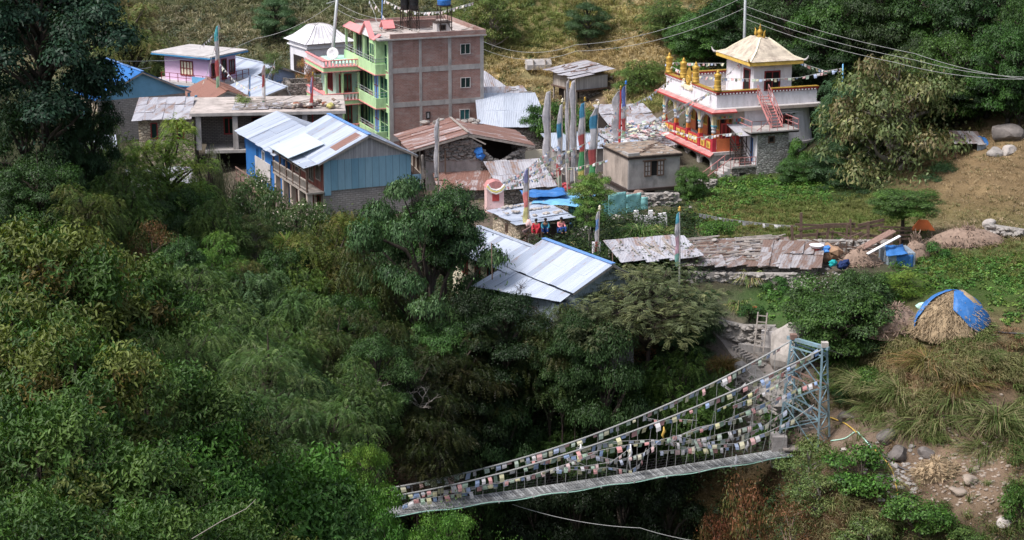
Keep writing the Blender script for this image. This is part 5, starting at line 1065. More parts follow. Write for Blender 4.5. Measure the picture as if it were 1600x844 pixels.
# lower flight of concrete steps going down-left with red handrail
St = thing('concrete_steps', 'flight of concrete steps with red handrail climbing to the monastery', 'steps', (17.2, 159.5, 0), 19); m = MB()
for q in range(7): m.box(.2-(q+1)*.3, .2-q*.3, -2.7, -1.4, -1.8, .7-q*.22)
m.build('steps', 'pale_concrete', St); m = MB()
for y in (-2.65, -1.45):
    m.bar((.3, y, 1.6), (-2.0, y, .1), .05)
    for q in range(4): m.bar((.2-q*.65, y, .7-q*.45), (.2-q*.65, y, 1.55-q*.43), .04)
m.bar((.3, -2.95, 1.6), (2.4, -2.95, 1.6), .05); m.bar((.3, -2.95, 1.2), (2.4, -2.95, 1.2), .04)
for q in range(5): m.bar((.35+q*.5, -2.95, .9), (.35+q*.5, -2.95, 1.6), .04)
for q in range(3): m.bar((-2.2, -3.6, .2+q*.3-1), (2.3, -3.6, .2+q*.3-1), .035)
m.build('handrail', 'salmon', St)

# ================================================================ FLAG POLES
CW, CB, CR, CG, CY = (.48, .465, .49), (.07, .24, .38), (.42, .1, .1), (.09, .3, .13), (.68, .6, .2)
PW, PB, PR, PG, PYe = (.72, .7, .72), (.22, .38, .7), (.75, .28, .27), (.35, .55, .38), (.75, .7, .35)
def flag_pole(label, px, pyt, pyb, Y, bands, wpx=14, tilt=0, polem='grey_timber', side=-1, twist=0.0, fin_=None, pole_r=.05, start=.02, end=.97, seed=0, group=None, cat='flag pole'):
    """tall pole with a long narrow vertical banner; bands: list of (share, colour)"""
    b = PY(px, pyb, Y); tpt = PY(px+tilt, pyt, Y); H = (tpt.z-b.z); dx = tpt.x-b.x; g = gz(b.x, b.y)
    t = thing('flag_pole', label, cat, (b.x, b.y, b.z), 0, group); m = MB(); m.tube([(0, 0, min(0, g-b.z)-.2), (0, 0, 0), (dx, 0, H)], [pole_r*1.2, pole_r*1.2, pole_r*.7], 7); m.build('pole', polem, t)
    if fin_: m = MB(); m.lathe([(.06, 0), (.13, .06), (.06, .16), (.1, .22), (.02, .34)], (dx, 0, H), 10); m.build('finial', fin_, t, True)
    r = random.Random(seed+px); n = 40; w0 = .82*wpx*Y/FPX; vs = []; cs = []; tot = sum(q for q, _ in bands); ph = r.uniform(0, 6)
    for i in range(n+1):
        f = i/n; k = start+(end-start)*f; z = H*(1-k); x = dx*(1-k); acc = 0; c = bands[-1][1]
        for q, cc in bands:
            acc += q/tot
            if f <= acc: c = cc; break
        wv = w0*(1-.25*math.sin(f*7+ph)**2)*(.55+.45*min(1, f*9)); bl = .05*math.sin(f*11+ph)*(1+.5*math.sin(f*23+1))
        for j in range(4):
            u = j/3; vs.append((x+side*(.03+wv*u), bl*u+.035*math.sin(f*30+j*2), z-.12*u+.03*math.sin(f*17+j))); cs.append(c)
    m = MB(); m.add(vs, [(i*4+j, i*4+j+1, (i+1)*4+j+1, (i+1)*4+j) for i in range(n) for j in range(3)]); m.c = cs
    o = m.build('banner', 'flag_cloth', t, True); sd = o.modifiers.new('thickness', 'SOLIDIFY'); sd.thickness = .012; return t
gr = 'tall flag poles with vertical banners'
flag_pole('leftmost all-white banner pole right of the tin shed', 860, 140, 262, 152, [(1, CW)], 15, 0, group=gr, side=-1)
flag_pole('white banner pole with blue patch and small white top knob', 877, 160, 300, 150, [(.25, CW), (.2, CB), (.35, CW), (.15, CR), (.2, PG)], 10, 2, fin_='cream', group=gr)
flag_pole('thin bare grey pole with ragged white strip before the hut', 889, 122, 290, 152, [(1, CW)], 7, 0, group=gr, pole_r=.06)
flag_pole('grey banner pole standing right below hut posts', 901, 122, 290, 151, [(.7, CW), (.6, CW)], 12, -2, group=gr)
flag_pole('banner pole of blue white red green with golden tip', 914, 158, 282, 149, [(.22, CB), (.28, CW), (.26, CR), (.3, CG), (.15, CY)], 13, 0, fin_='gold', group=gr)
flag_pole('widest banner pole of white blue white red green beside plaster house', 931, 165, 276, 147.5, [(.12, CW), (.22, CB), (.32, CW), (.22, CR), (.18, CG)], 16, 4, fin_='cream', group=gr)
flag_pole('white banner hanging on a red painted pole', 968, 140, 222, 156, [(1, CW)], 16, 2, polem='red_paint', fin_='gold', group=gr, pole_r=.09)
flag_pole('blue white and red banner pole right of red pole', 978, 132, 225, 160, [(.35, (.12, .16, .4)), (.2, CW), (.25, CR), (.2, PG)], 9, 0, fin_='blue_plastic', group=gr)
flag_pole('banner pole with pale red and yellow banner over stone hut roof', 826, 262, 352, 134, [(.3, (.3, .3, .5)), (.25, CW), (.35, PR), (.4, PYe)], 11, 0, group=gr)
t = MB(); t.tube([(0, 0, .9), (.05, -.1, .5), (-.2, -.15, 0), (-.35, -.1, -.5), (-.3, 0, -.75)], [.12, .3, .3, .22, .1], 10); t = t.build('pink_cloth', 'pink_cloth', None, True); t.location = PY(826, 362, 133.5); tag(t, 'faded pink cloth wrapped round the foot of flag pole', 'cloth')
flag_pole('leaning blue white red green banner pole in front of sapling', 934, 328, 402, 128, [(.2, CW), (.3, PB), (.3, CW), (.25, CR), (.15, CG)], 7, 3, fin_='cream', group=gr)
t = MB(); t.sheet((0, 0, 0), (.62, 0, 0), (.62, 0, .9), (0, 0, .9), .02); t = cloth_grid([(0, 0, 0), (.6, 0, 0), (.6, .05, .95), (0, .05, .95)], 6, .05, 'white_flag', 'white_cloth', 9); t.location = PY(925, 399, 128.3); tag(t, 'small white square flag beside the leaning banner pole', 'flag')
flag_pole('blue white pink and green banner pole left of the rusty sheds', 1062, 330, 418, 122.5, [(.3, (.1, .35, .45)), (.35, CW), (.5, (.55, .35, .42)), (.35, (.2, .4, .35))], 9, 0, fin_='yellow_paint', group=gr, polem='pale_wire')
flag_pole('tall blue white red banner pole beside the pink house', 344, 38, 150, 176, [(.3, (.1, .4, .45)), (.35, CW), (.35, CR), (.35, PG)], 8, -3, group=gr)
flag_pole('small red and white wrapped pole above flat concrete roof debris', 390, 165, 96, 168, [(.1, CW)], 4, 0, group=gr) if False else flag_pole('slim wrapped pole with red cloth before red curtain shed', 414, 100, 172, 166, [(.3, (.4, .3, .3)), (.4, CR), (.4, PW), (.3, PG)], 6, 0, group=gr)
flag_pole('short red based pole wrapped in cloth right of junk heap', 488, 118, 170, 163, [(.3, (.35, .3, .45)), (.3, CR)], 5, 1, polem='red_paint', fin_='gold', group=gr)
flag_pole('white narrow banner pole before the rusty corner of collapsed house', 685, 183, 280, 146.5, [(1, CW)], 9, 1, group=gr)
flag_pole('bare grey post with a dull white rag before timber walls', 390, 118, 150, 172, [(1, CW)], 3, 1, group=gr, polem='trim_blue')
# plain masts
def mast(label, px0, py0, px1, py1, Y, r, mat, name='mast', cat='mast', zb=None):
    a = PY(px0, py0, Y); b = PY(px1, py1, Y); m = MB(); m.tube([(0, 0, (gz(a.x, a.y)-a.z-.3) if zb is None else zb), (0, 0, 0), tuple(b-a)], [r, r, r*.75], 8); t = m.build(name, mat, None, True); t.location = a; return tag(t, label, cat)
tn = mast('tall leaning silver electricity pole behind the green house', 520, 78, 530, -40, 178, .17, 'steel', 'utility_pole', 'utility pole')
m = MB(); m.bar((-.5, 0, 4.3), (1.5, 0, 4.9), .08); bb = m.build('crossarm', 'steel', tn)
mast('thin blue rooftop mast over the green pediment', 596, 60, 598, -30, 175, .05, 'trim_blue', zb=0)
mast('silver utility pole on hillside behind the temple roof', 1163, 66, 1166, -60, 171, .14, 'steel', 'utility_pole', 'utility pole')
mast('thin dark pole standing in front of the long tin house', 769, 432, 768, 380, 117, .04, 'timber', 'pole', 'pole', zb=-.2)
mast('slim rusty pole between tin house and flag pole', 958, 455, 957, 395, 119.5, .04, 'timber', 'pole', 'pole')
# stakes below flag poles
for i, (x, y0, y1, lb) in enumerate(((887, 300, 255, 'left weathered stake at foot of flag poles'), (899, 302, 262, 'right weathered stake at foot of flag poles'), (874, 300, 268, 'short thick stake left of the other two stakes'))):
    mast(lb, x, y0, x-2, y1, 146, .07, 'grey_timber', 'stake', 'stake')

# ================================================================ PRAYER FLAG STRINGS
def flag_string(label, pts, n=None, size=.3, seed=1, pale=.55, h=None, group='prayer flag strings', gap=1.0, cordm='pale_wire', cord=.018):
    pts = [Vector(p) for p in pts]; o0 = pts[0].copy(); pts = [p-o0 for p in pts]
    L = [0]
    for a, b in zip(pts, pts[1:]): L.append(L[-1]+(b-a).length)
    n = n or int(L[-1]/(size*1.08*gap)); rr = random.Random(seed)
    t = thing('prayer_flag_string', label, 'prayer flags', tuple(o0), 0, group); m = MB(); m.tube(pts, cord, 4); m.build('cord', cordm, t)
    cols = [PB, PW, PR, PG, PYe]; wh = (.6, .58, .57)
    for i in range(n):
        s = (i+.5)/n*L[-1]; k = max(j for j in range(len(L)) if L[j] <= s); k = min(k, len(pts)-2); f = (s-L[k])/(L[k+1]-L[k]); p = pts[k].lerp(pts[k+1], f); d = (pts[k+1]-pts[k]).normalized()
        if rr.random() < .1: continue
        c = cols[i % 5]; c = tuple(c[j]*(1-pale)+wh[j]*pale for j in range(3)); hh = (h or size*.95)*rr.uniform(.5, 1.25); w_ = size*.48*rr.uniform(.6, 1.1)
        sw = Vector((-d.y, d.x, 0))*rr.uniform(-.8, .8)*hh; dn = Vector((0, 0, -hh))+sw+d*rr.uniform(-.2, .2)*hh
        a, b = p-d*w_, p+d*w_; c1, c2 = b+dn*.5+sw*.3, a+dn*.5+sw*.3
        m = MB(); m.col = c; m.add([q_-p for q_ in (a, b, c1, c2, b+dn, a+dn)], [(0, 1, 2, 3), (3, 2, 4, 5)]); m.build('flag', 'flag_cloth', t).location = p
    return t
def pys(*l): return [PY(*q) for q in l]
def sag(p, q, s, n=10): return wavy(p, q, s, n)
# ---- bridge
def dy(x): return 102+(x+6.56)*.4
def dz(x): return -7.56+.0008*(x-4)**2
bd = Vector((.928, .371, 0)); bp = Vector((.371, -.928, 0))
Br = thing('suspension_bridge', 'narrow suspension footbridge with plank deck across the dark gorge', 'bridge', (0, 104.6, -7.9), 0)
o0 = Vector((0, 104.6, -7.9))
xs_ = [-13+i*.5 for i in range(61)]
cen = [Vector((x, dy(x), dz(x)))-o0 for x in xs_]
m = MB()
for i in range(len(cen)-1):
    for k in range(3): a = cen[i].lerp(cen[i+1], k/3+.03); b = cen[i].lerp(cen[i+1], k/3+.28); g_ = random.uniform(.16, .42); m.col = (g_, g_*1.02, g_*1.03); e_ = random.uniform(-.05, .05); m.sheet(a-bp*(.55+e_), b-bp*(.55+e_), b+bp*(.55-e_), a+bp*(.55-e_), .05)
m.build('deck', 'painted', Br)
for s_ in (-1, 1):
    m = MB(); m.tube([c+bp*.58*s_-Vector((0, 0, .05)) for c in cen], .05, 6); m.tube([c+bp*.5*s_-Vector((0, 0, .16)) for c in cen], .035, 5); m.build('deck_cable', 'cable', Br)
m = MB()
for i in range(0, len(cen), 4): m.bar(cen[i]-bp*.75-Vector((0, 0, .1)), cen[i]+bp*.75-Vector((0, 0, .1)), .08)
m.build('cross_beam', 'cable', Br)
def cz(x): return -6.35+.0090*max(0, x+8)**2
farT, nearT = Vector((17.2, 112.3, -.5)), Vector((18.9, 110.9, -.62))
def cable_pt(x, s_):
    k = max(0, (x-2)/(17.2-2)); base = Vector((x, dy(x), cz(x)))+bp*.62*s_
    tgt = (farT if s_ < 0 else nearT); end = Vector((17.2, dy(17.2), cz(17.2)))+bp*.62*s_
    return base+(tgt-end)*k**1.6
for s_ in (-1, 1):
    m = MB(); m.tube([cable_pt(-13+i*.84, s_)-o0 for i in range(37)], .05, 6); m.build('main_cable', 'cable', Br)
    for i in range(24):
        x = -11.5+i*1.2; a = cable_pt(x, s_)-o0; j = (x+13)/.5; c = cen[int(j)].lerp(cen[int(j)+1], j % 1)+bp*.6*s_; MB().bar(a, c-Vector((0, 0, .1)), .03).build('hanger', 'cable', Br)
    m = MB()
    for z in (.3, .65, 1.0): m.tube([c+bp*.6*s_+Vector((0, 0, z)) for c in cen], .006, 4)
    for i in range(len(cen)-1): m.bar(cen[i]+bp*.6*s_, cen[i+1]+bp*.6*s_+Vector((0, 0, 1.0)), .006)
    m.build('netting', 'dark_wire', Br)
m = MB(); m.tube([c+bp*.62+Vector((0, 0, -.1+.05*math.sin(i*.9))) for i, c in enumerate(cen)], .035, 6); t = m.build('water_hose', 'mint_paint'); t.location = o0; tag(t, 'thin turquoise hose running along the footbridge deck', 'hose')
# tower
tb = Vector((18.1, 111.6, -7.0)); Tw = thing('bridge_tower', 'pale blue steel lattice tower carrying the footbridge cables', 'bridge tower', tb, 0)
fT, nT = farT-tb, nearT-tb
ax = (nT-fT).normalized(); bx_ = Vector((-ax.y, ax.x, 0))
def leg(topc, spread, dz0, nm):
    m = MB(); tops = []; bots = []
    for sx in (-1, 1): tops.append(topc+bx_*sx*.28); bots.append(Vector((topc.x, topc.y, dz0))+bx_*sx*.75+ax*spread)
    for a, b in zip(tops, bots): m.bar(a, b, .11)
    n = 8
    for k in range(n+1):
        a = tops[0].lerp(bots[0], k/n); b = tops[1].lerp(bots[1], k/n); m.bar(a, b, .05)
        if k < n: c = tops[1-(k % 2)].lerp(bots[1-(k % 2)], (k+1)/n); m.bar((a if k % 2 == 0 else b), c, .05)
    m.build(nm, 'tower_blue', Tw); return tops, bots
l1 = leg(fT, -.25, .6, 'leg'); l2 = leg(nT, .25, -.35, 'leg')
for s_ in (0, 1):
    for k in range(3):
        a = l1[0][s_].lerp(l1[1][s_], .06+k*.3); b = l2[0][s_].lerp(l2[1][s_], .06+k*.3); c = l1[0][s_].lerp(l1[1][s_], .06+(k+1)*.3); d = l2[0][s_].lerp(l2[1][s_], .06+(k+1)*.3)
        MB().bar(a, d, .05).bar(b, c, .05).build('cross_brace', 'tower_blue', Tw); MB().bar(a, b, .08).build('cross_bar', 'rust_steel' if k == 1 else 'tower_blue', Tw)
m = MB(); m.bar(fT-ax*.4+Vector((0, 0, .05)), nT+ax*.3+Vector((0, 0, .05)), .22, .2); m.build('head_beam', 'tower_blue', Tw)
m = MB(); m.box(nT.x-.2, nT.x+.2, nT.y-.2, nT.y+.2, nT.z+.1, nT.z+.4); m.build('cable_saddle', 'pale_rock', Tw); m = MB(); m.box(fT.x-.2, fT.x+.2, fT.y-.2, fT.y+.2, fT.z+.05, fT.z+.35); m.build('cable_saddle', 'rust_steel', Tw)
MB().box(l1[1][0].x-.5, l1[1][0].x+.4, l1[1][0].y-.5, l1[1][0].y+.6, -1.5, .5).build('footing', 'grey_plaster', Tw)
# back stays
for i, (s_, e_) in enumerate(((fT, (1340, 552, 117)), (nT, (1345, 558, 116)))):
    e_ = PY(*e_)-tb; MB().tube([s_, s_.lerp(e_, .5)-Vector((0, 0, .15)), e_, e_+Vector((1.5, 1, -1.6))], .04, 5).build('back_stay', 'dark_wire', Tw)
# flag strings of the bridge
flag_string('faded prayer flag string tied along the far cable of footbridge', [cable_pt(-11+i*1.1, -1)-Vector((0, 0, .03)) for i in range(26)], size=.34, seed=3, pale=.5, h=.34)
flag_string('prayer flag string tied along the near cable of footbridge', [cable_pt(-11+i*1.1, 1)-Vector((0, 0, .03)) for i in range(26)], size=.34, seed=4, pale=.35, h=.36)
br = [('bright prayer flag string from the tower top to near cable', [(1278,545,110.9),(1240,572,110.5),(1200,596,110),(1160,622,109.4),(1120,640,109)], .32, .15),
 ('second prayer flag string sagging from upper tower leg', [(1237,585,111.8),(1210,603,111.4),(1180,620,111),(1145,634,110.5)], .3, .3),
 ('prayer flag string from mid tower sweeping low over the gorge', [(1278,595,110.7),(1240,610,110.5),(1190,632,110),(1130,658,109.2),(1080,675,108.5),(1030,688,108),(970,697,107.4),(900,712,106.8),(820,722,106)], .32, .25),
 ('lowest long prayer flag string from the tower foot curving left', [(1272,632,110.5),(1240,655,110.2),(1200,675,109.8),(1150,693,109.2),(1110,695,108.7),(1080,686,108.2),(1050,680,107.8)], .32, .5),
 ('pale prayer flag string crossing the middle of footbridge', [(1190,660,110),(1150,672,109.5),(1100,684,109),(1060,692,108.6),(1020,687,108.2),(960,690,107.6),(900,700,107)], .3, .6),
 ('very faded prayer flag string just above the deck middle', [(1220,622,110.5),(1180,645,110),(1140,658,109.6),(1090,668,109.1),(1040,690,108.7)], .3, .6),
 ('short horizontal prayer flag string right of footbridge middle', [(1140,699,109.2),(1100,701,108.9),(1060,698,108.6),(1045,688,108.3)], .3, .3),
 ('looping prayer flag string hanging below the near cable', [(870,732,106.3),(910,735,106.7),(950,730,107.1),(985,735,107.4),(1000,725,107.6),(1010,700,107.8)], .28, .35),
 ('prayer flag string fluttering low at left end of footbridge', [(640,775,103),(680,768,103.3),(730,762,103.8),(780,755,104.3),(830,742,104.8),(880,730,105.3),(930,728,105.8)], .3, .35),
 ('tangled prayer flag string at far left footbridge landing', [(628,790,102),(650,780,102.2),(670,778,102.4),(700,774,102.8),(740,768,103.2)], .32, .3),
 ('small prayer flag string in front of trees behind the cables', [(1005,652,109.5),(1030,657,109.7),(1060,655,110),(1090,657,110.3)], .28, .3),
 ('pale flag string close under the near cable at left half', [(700,768,104),(760,757,104.5),(830,742,105.2),(880,727,105.8),(930,708,106.4)], .3, .7),
 ('faded flag swag hanging between the two cables mid span', [(880,712,106),(915,728,106.4),(955,722,106.8),(985,700,107.2)], .28, .7),
 ('faded flag swag left of the yellow ribbon', [(930,712,106.8),(965,720,107.2),(1005,708,107.7),(1035,686,108)], .28, .65),
 ('pale flag string running parallel over deck at right', [(1230,640,110.3),(1190,668,110),(1150,684,109.6),(1110,690,109.1),(1070,702,108.6),(1030,705,108.2)], .3, .65),
 ('white prayer flag garland bridging two cables near rocks', [(1125,597,111),(1140,607,110.7),(1152,610,110.4),(1165,598,110.6)], .24, .85)]
for i, (lb, pts, sz, pl) in enumerate(br): flag_string(lb, pys(*pts), size=sz, seed=20+i, pale=pl)
rr = random.Random(44)
for i, (px, py, Y, h_, lb) in enumerate(((985,695,107.5,1.6,'long white rag hanging from footbridge cable in the middle'), (907,695,106.5,.7,'white rag knotted on the footbridge cable left of middle'), (1037,668,108.5,.8,'yellow ribbon hanging from the near footbridge cable'), (1150,712,109.5,.9,'white rag tied to footbridge deck edge at right'), (1168,690,109.8,.7,'pale ribbon hanging at the right of deck'))):
    p = PY(px, py, Y); m = MB(); m.tube([(0, 0, .05), (.05, 0, -h_*.3), (-.06, .04, -h_*.6), (.04, 0, -h_)], [.03, .1, .09, .03], 6); t = m.build('rag', 'yellow_paint' if i == 2 else 'white_cloth', None, True); t.location = p; tag(t, lb, 'rag')
# orange shrine cloth at left end and earth cliff rock
# ---- village strings
vs_ = [('white prayer flag line sagging across the meadow', [(1092,334,137),(1140,343,137.5),(1200,350,138),(1260,355,138.5),(1310,354,139),(1362,348,139.5)], .28, .95),
 ('prayer flag string from monastery roof corner to blue topped tree pole', [(1250,96,163),(1265,103,163),(1290,111,162),(1315,107,161)], .3, .3),
 ('prayer flag string across front of the monastery roof room', [(1040,100,170),(1080,118,166),(1130,122,162),(1190,124,161),(1250,121,161),(1315,107,161)], .28, .5),
 ('prayer flag string behind monastery ornaments to the roof room', [(1045,98,171),(1090,99,169),(1132,99,167)], .28, .5),
 ('long prayer flag string from monastery balcony to stone shed', [(1160,95,165),(1100,150,160),(1050,172,158),(1000,200,156),(940,225,153),(880,250,150),(820,275,147),(770,290,144)], .3, .5),
 ('prayer flag string from monastery parapet to red banner pole', [(1050,122,166),(1015,150,162),(985,165,159),(968,172,157)], .28, .5),
 ('prayer flag string sweeping from red banner pole to widest banner', [(968,160,156),(955,190,153),(935,208,150),(905,235,149)], .28, .45),
 ('prayer flag string from plaster house roof to stone shed ridge', [(960,215,150),(920,222,149),(870,243,147),(825,262,145),(790,285,143)], .28, .4),
 ('prayer flag string draped across the stone shed roof left side', [(872,228,150),(845,245,148),(820,268,146),(790,282,144),(775,297,143)], .28, .3),
 ('bright prayer flag string over middle of stone shed roof', [(877,240,150),(850,258,147),(830,272,145.5),(805,288,143.5),(778,296,142)], .28, .2),
 ('prayer flag string over right part of stone shed roof', [(885,255,149),(860,270,147),(835,280,145.5),(800,290,143)], .28, .3),
 ('low prayer flag string from white banner pole toward sapling', [(872,262,149),(900,262,148),(930,255,147.5),(950,250,147)], .26, .4),
 ('prayer flag string up over monastery lower balcony', [(1020,200,158),(1060,180,160),(1100,150,160.5),(1128,128,161)], .26, .6),
 ('prayer flag string along the monastery lower red eave', [(1022,195,158),(1050,203,157.2),(1090,215,155.6),(1128,210,154),(1160,207,153.5)], .26, .7),
 ('prayer flag string from tall pole to brick house mast left', [(577,0,177),(585,20,176.4),(592,45,176)], .28, .8),
 ('prayer flag string slanting to the brick house gable', [(582,0,177),(595,20,176),(608,38,175)], .28, .8),
 ('prayer flag string from hillside to brick house black tanks', [(600,0,182),(625,12,180),(655,20,178),(690,18,176),(740,4,175)], .28, .8),
 ('prayer flag string from banner pole down to pink house roof', [(343,40,176),(330,58,180),(312,74,184)], .26, .8),
 ('prayer flag string from banner pole down to red rusty roof', [(343,40,176),(335,75,176),(325,110,175),(318,130,174)], .26, .7),
 ('prayer flag string from banner pole right to cloth wrapped pole', [(344,100,176),(365,125,172),(390,140,169),(414,130,166),(430,95,170)], .26, .7),
 ('prayer flag string over the low shed roofs left of monastery', [(985,190,158),(1000,196,157.5),(1015,192,158),(1030,185,159)], .3, .4),
 ('heaped prayer flag string at foot of the tall banners', [(925,200,152),(945,206,152.5),(960,200,153),(985,208,154)], .3, .4)]
for i, (lb, pts, sz, pl) in enumerate(vs_): flag_string(lb, pys(*pts), size=sz, seed=60+i, pale=pl)
# cluttered shed with flags left of monastery
p = PZ(972, 232, 1.9); H = shed('tin_shed', 'flag littered low tin roof squeezed between banners and monastery', (p.x, p.y), 24, 4.6, 5.0, 0, 1.9, 2.6, 'dark_room', 'tin_white', 111, 6, 2, .12)
p = PZ(955, 196, 2.1); H = shed('tin_shed', 'pale low roof littered with faded flags behind red pole', (p.x, p.y+1), 10, 4.2, 6.0, 0, 2.0, 2.6, 'dark_room', 'tin_white', 112, 5, 2, .15)
p = PZ(872, 245, 1.6); H = shed('tin_shed', 'low light blue sheet roof behind the tall banners', (p.x, p.y+1.5), 12, 4.4, 5.0, 0, 1.9, 2.3, 'grey_plaster', 'tin_blue', 113, 4, 1, .05)
for k, (cx, cy, Y, nn, lb) in enumerate(((1010, 180, 163, 240, 'litter of faded prayer flags covering the low roof near monastery'), (985, 205, 157, 120, 'scatter of small faded flags between banners and low roofs'))):
    m = MB(); rr = random.Random(120+k)
    for i in range(nn):
        p = PY(cx+rr.uniform(-32, 32), cy+rr.uniform(-14, 14), Y); p.y = Y+rr.uniform(-2.5, 2.5); p.z = 2.75+(p.y-Y)*.06+rr.uniform(0, .25); c = rr.choice([PB, PW, PW, PR, PG, PYe]); m.col = tuple(c[j]*.5+.33 for j in range(3)); a = rr.uniform(0, PI); d = Vector((math.cos(a), math.sin(a), rr.uniform(-.3, .3)))*.2; e2 = Vector((-math.sin(a), math.cos(a), rr.uniform(-.3, .5)))*.18
        m.add([p-d-e2, p+d-e2, p+d+e2, p-d+e2], [(0, 1, 2, 3)])
    o0_ = Vector((0, 0, 0)); t = m.build('flag_litter', 'flag_cloth'); tag(t, lb, 'prayer flags', kind='stuff')

# ================================================================ PATH, STEPS, WALLS
def ribbon(name, pts, wd, mat, label=None, up=.03):
    P = []
    for a, b in zip(pts, pts[1:]):
        a, b = Vector(a), Vector(b); n = max(2, int((b-a).length/.5))
        P += [a.lerp(b, i/n) for i in range(n)]
    P.append(Vector(pts[-1])); P = [P[0]]+[(P[i-1]+P[i]*2+P[i+1])/4 for i in range(1, len(P)-1)]+[P[-1]]
    m = MB(); vs = []
    for i, p in enumerate(P):
        d = (P[min(i+1, len(P)-1)]-P[max(i-1, 0)]); d.z = 0; d.normalize(); s = Vector((-d.y, d.x, 0))
        for u in (-1, -.4, .4, 1): q = p+s*wd/2*u; vs.append((q.x, q.y, max(gz(q.x, q.y)+up, p.z-.05)))
        for u in (-1, 1): q = p+s*wd/2*u; vs.append((q.x, q.y, gz(q.x, q.y)-.6))
    k = 6; m.add(vs, [(i*k+j, i*k+j+1, (i+1)*k+j+1, (i+1)*k+j) for i in range(len(P)-1) for j in range(3)]+[(i*k, (i+1)*k, (i+1)*k+4, i*k+4) for i in range(len(P)-1)]+[(i*k+3, i*k+5, (i+1)*k+5, (i+1)*k+3) for i in range(len(P)-1)])
    o = m.build(name, mat); tag(o, kind='structure'); return o
ribbon('path', [GP(1118, 512), GP(1140, 535), GP(1168, 568), GP(1200, 600), GP(1235, 628), GP(1262, 660)], 1.4, 'path_stone')
ribbon('village_path', [GP(790, 375), GP(830, 378), GP(880, 385), GP(905, 400)], 2.2, 'path_stone')
def steps(label, px0, py0, px1, py1, n, wd, mat='rock'):
    a, b = GP(px0, py0), GP(px1, py1); d = (b-a); d.z = 0; L = d.length; d.normalize(); s = Vector((-d.y, d.x, 0)); m = MB(); rr = random.Random(px0)
    for i in range(n):
        p = a.lerp(b, i/n); z = a.z+(b.z-a.z)*i/n+.12; e = d*(L/n*.62); j = rr.uniform(-.1, .1)
        vs = [p-s*(wd/2+j), p+s*wd/2, p+s*wd/2+e, p-s*(wd/2+j)+e]; m.add([(v.x, v.y, z) for v in vs]+[(v.x, v.y, z-.5) for v in vs], [(0, 1, 2, 3), (0, 4, 5, 1), (1, 5, 6, 2), (2, 6, 7, 3), (3, 7, 4, 0)])
    t = m.build('stone_steps', mat); return tag(t, label, 'steps')
steps('flight of rough stone steps beside the upper path', 1154, 543, 1192, 580, 10, 1.1); steps('stone steps descending inside the bridge tower foot', 1250, 648, 1268, 678, 6, 1.2)
def stone_wall(label, pts, h, seed, th=.6, name='stone_wall', big=.3, dens=22, cat='stone wall'):
    m = MB(); rr = random.Random(seed); P = [Vector(p) for p in pts]; o0 = P[0].copy()
    for a, b in zip(P, P[1:]):
        L = (b-a).length; m.bar(a-o0+Vector((0, 0, h/2-.3)), b-o0+Vector((0, 0, h/2-.3)), th*.8, h+.5)
        for i in range(int(L*h*dens)):
            f = rr.random(); p = a.lerp(b, f)-o0; d = (b-a).normalized(); s = Vector((-d.y, d.x, 0)); z = rr.uniform(-.2, h)
            m.rock((p.x-s.x*th*.42*(1 if s.y > 0 else -1)+rr.uniform(-.1, .1), p.y-s.y*th*.42*(1 if s.y > 0 else -1)+rr.uniform(-.1, .1), p.z+z), big*rr.uniform(.5, 1.15), .6, rr)
    t = m.build(name, 'rock'); t.location = o0; t.data.materials.append(M['rock']); return tag(t, label, cat)
def GZ(px, py): return GP(px, py)
stone_wall('dry stone terrace wall behind the wooden ladder', [GP(1125, 526), GP(1160, 534), GP(1212, 538)], 1.1, 1)
stone_wall('low dry stone wall between meadow and rusty sheds', [GP(1075, 438), GP(1135, 440), GP(1245, 440)], .6, 2, big=.24)
stone_wall('mossy stone wall in front of turquoise fence', [GP(800, 362), GP(880, 366), GP(930, 372)], .5, 3, big=.24)
stone_wall('stone terrace wall below plaster house', [GP(945, 322), GP(1060, 322)], 1.0, 4, big=.28)
stone_wall('rough stone bank under the upper path', [GP(1165, 600), GP(1200, 640), GP(1228, 668)], 1.4, 5, th=1.2, big=.55, dens=12)
stone_wall('low stone wall behind the pole pen', [GP(1245, 392), GP(1390, 392)], .8, 6, big=.26)
stone_wall('rubble stone wall under the stone hut', [GP(795, 338), GP(835, 372)], .4, 7, big=.24)
stone_wall('stone edge wall right of collapsed house', [GP(840, 268), GP(880, 290)], .9, 8, big=.24)
stone_wall('grey terrace wall left of monastery steps', [GP(1068, 290), GP(1120, 292)], .6, 9, big=.24)
stone_wall('small stone wall at foot of upper brown field', [GP(1540, 362), GP(1600, 372)], .6, 10, big=.3)
p = GP(1185, 538); Ld = thing('ladder', 'short wooden ladder leaning on the dry stone terrace wall', 'ladder', (p.x, p.y-.9, p.z), -20); m = MB()
for s_ in (-.3, .3): m.bar((s_, -.5, -.5), (s_, .4, 2.2), .08)
m.build('rail', 'grey_timber', Ld); m = MB()
for q in range(7): m.bar((-.32, -.45+q*.13, -.3+q*.38), (.32, -.45+q*.13, -.3+q*.38), .06)
m.build('rung', 'grey_timber', Ld)
p = GP(1208, 545); t = bx(None, 'concrete_block', 'pale_concrete', [(-.75, .75, -.4, .4, -.6, 1.2)]); t.location = (p.x, p.y, p.z); t.rotation_euler = (0, 0, R(-15)); tag(t, 'pale square concrete block beside the big boulder', 'concrete block')
p = GP(1215, 560); t = bx(None, 'retaining_wall', 'concrete', [(-2.6, 1.6, -.2, .2, -1.5, .5)]); t.location = (p.x, p.y, p.z); t.rotation_euler = (0, 0, R(-25)); tag(t, 'grey concrete retaining wall below the concrete block', 'retaining wall')
p = GP(1180, 492); t = MB().lathe([(.14, 0), (.2, .3), (.22, .32), (.15, .33)], n=4).build('flower_pot', 'orange_paint'); t.location = p; tag(t, 'small orange flower box on terrace wall', 'flower pot')
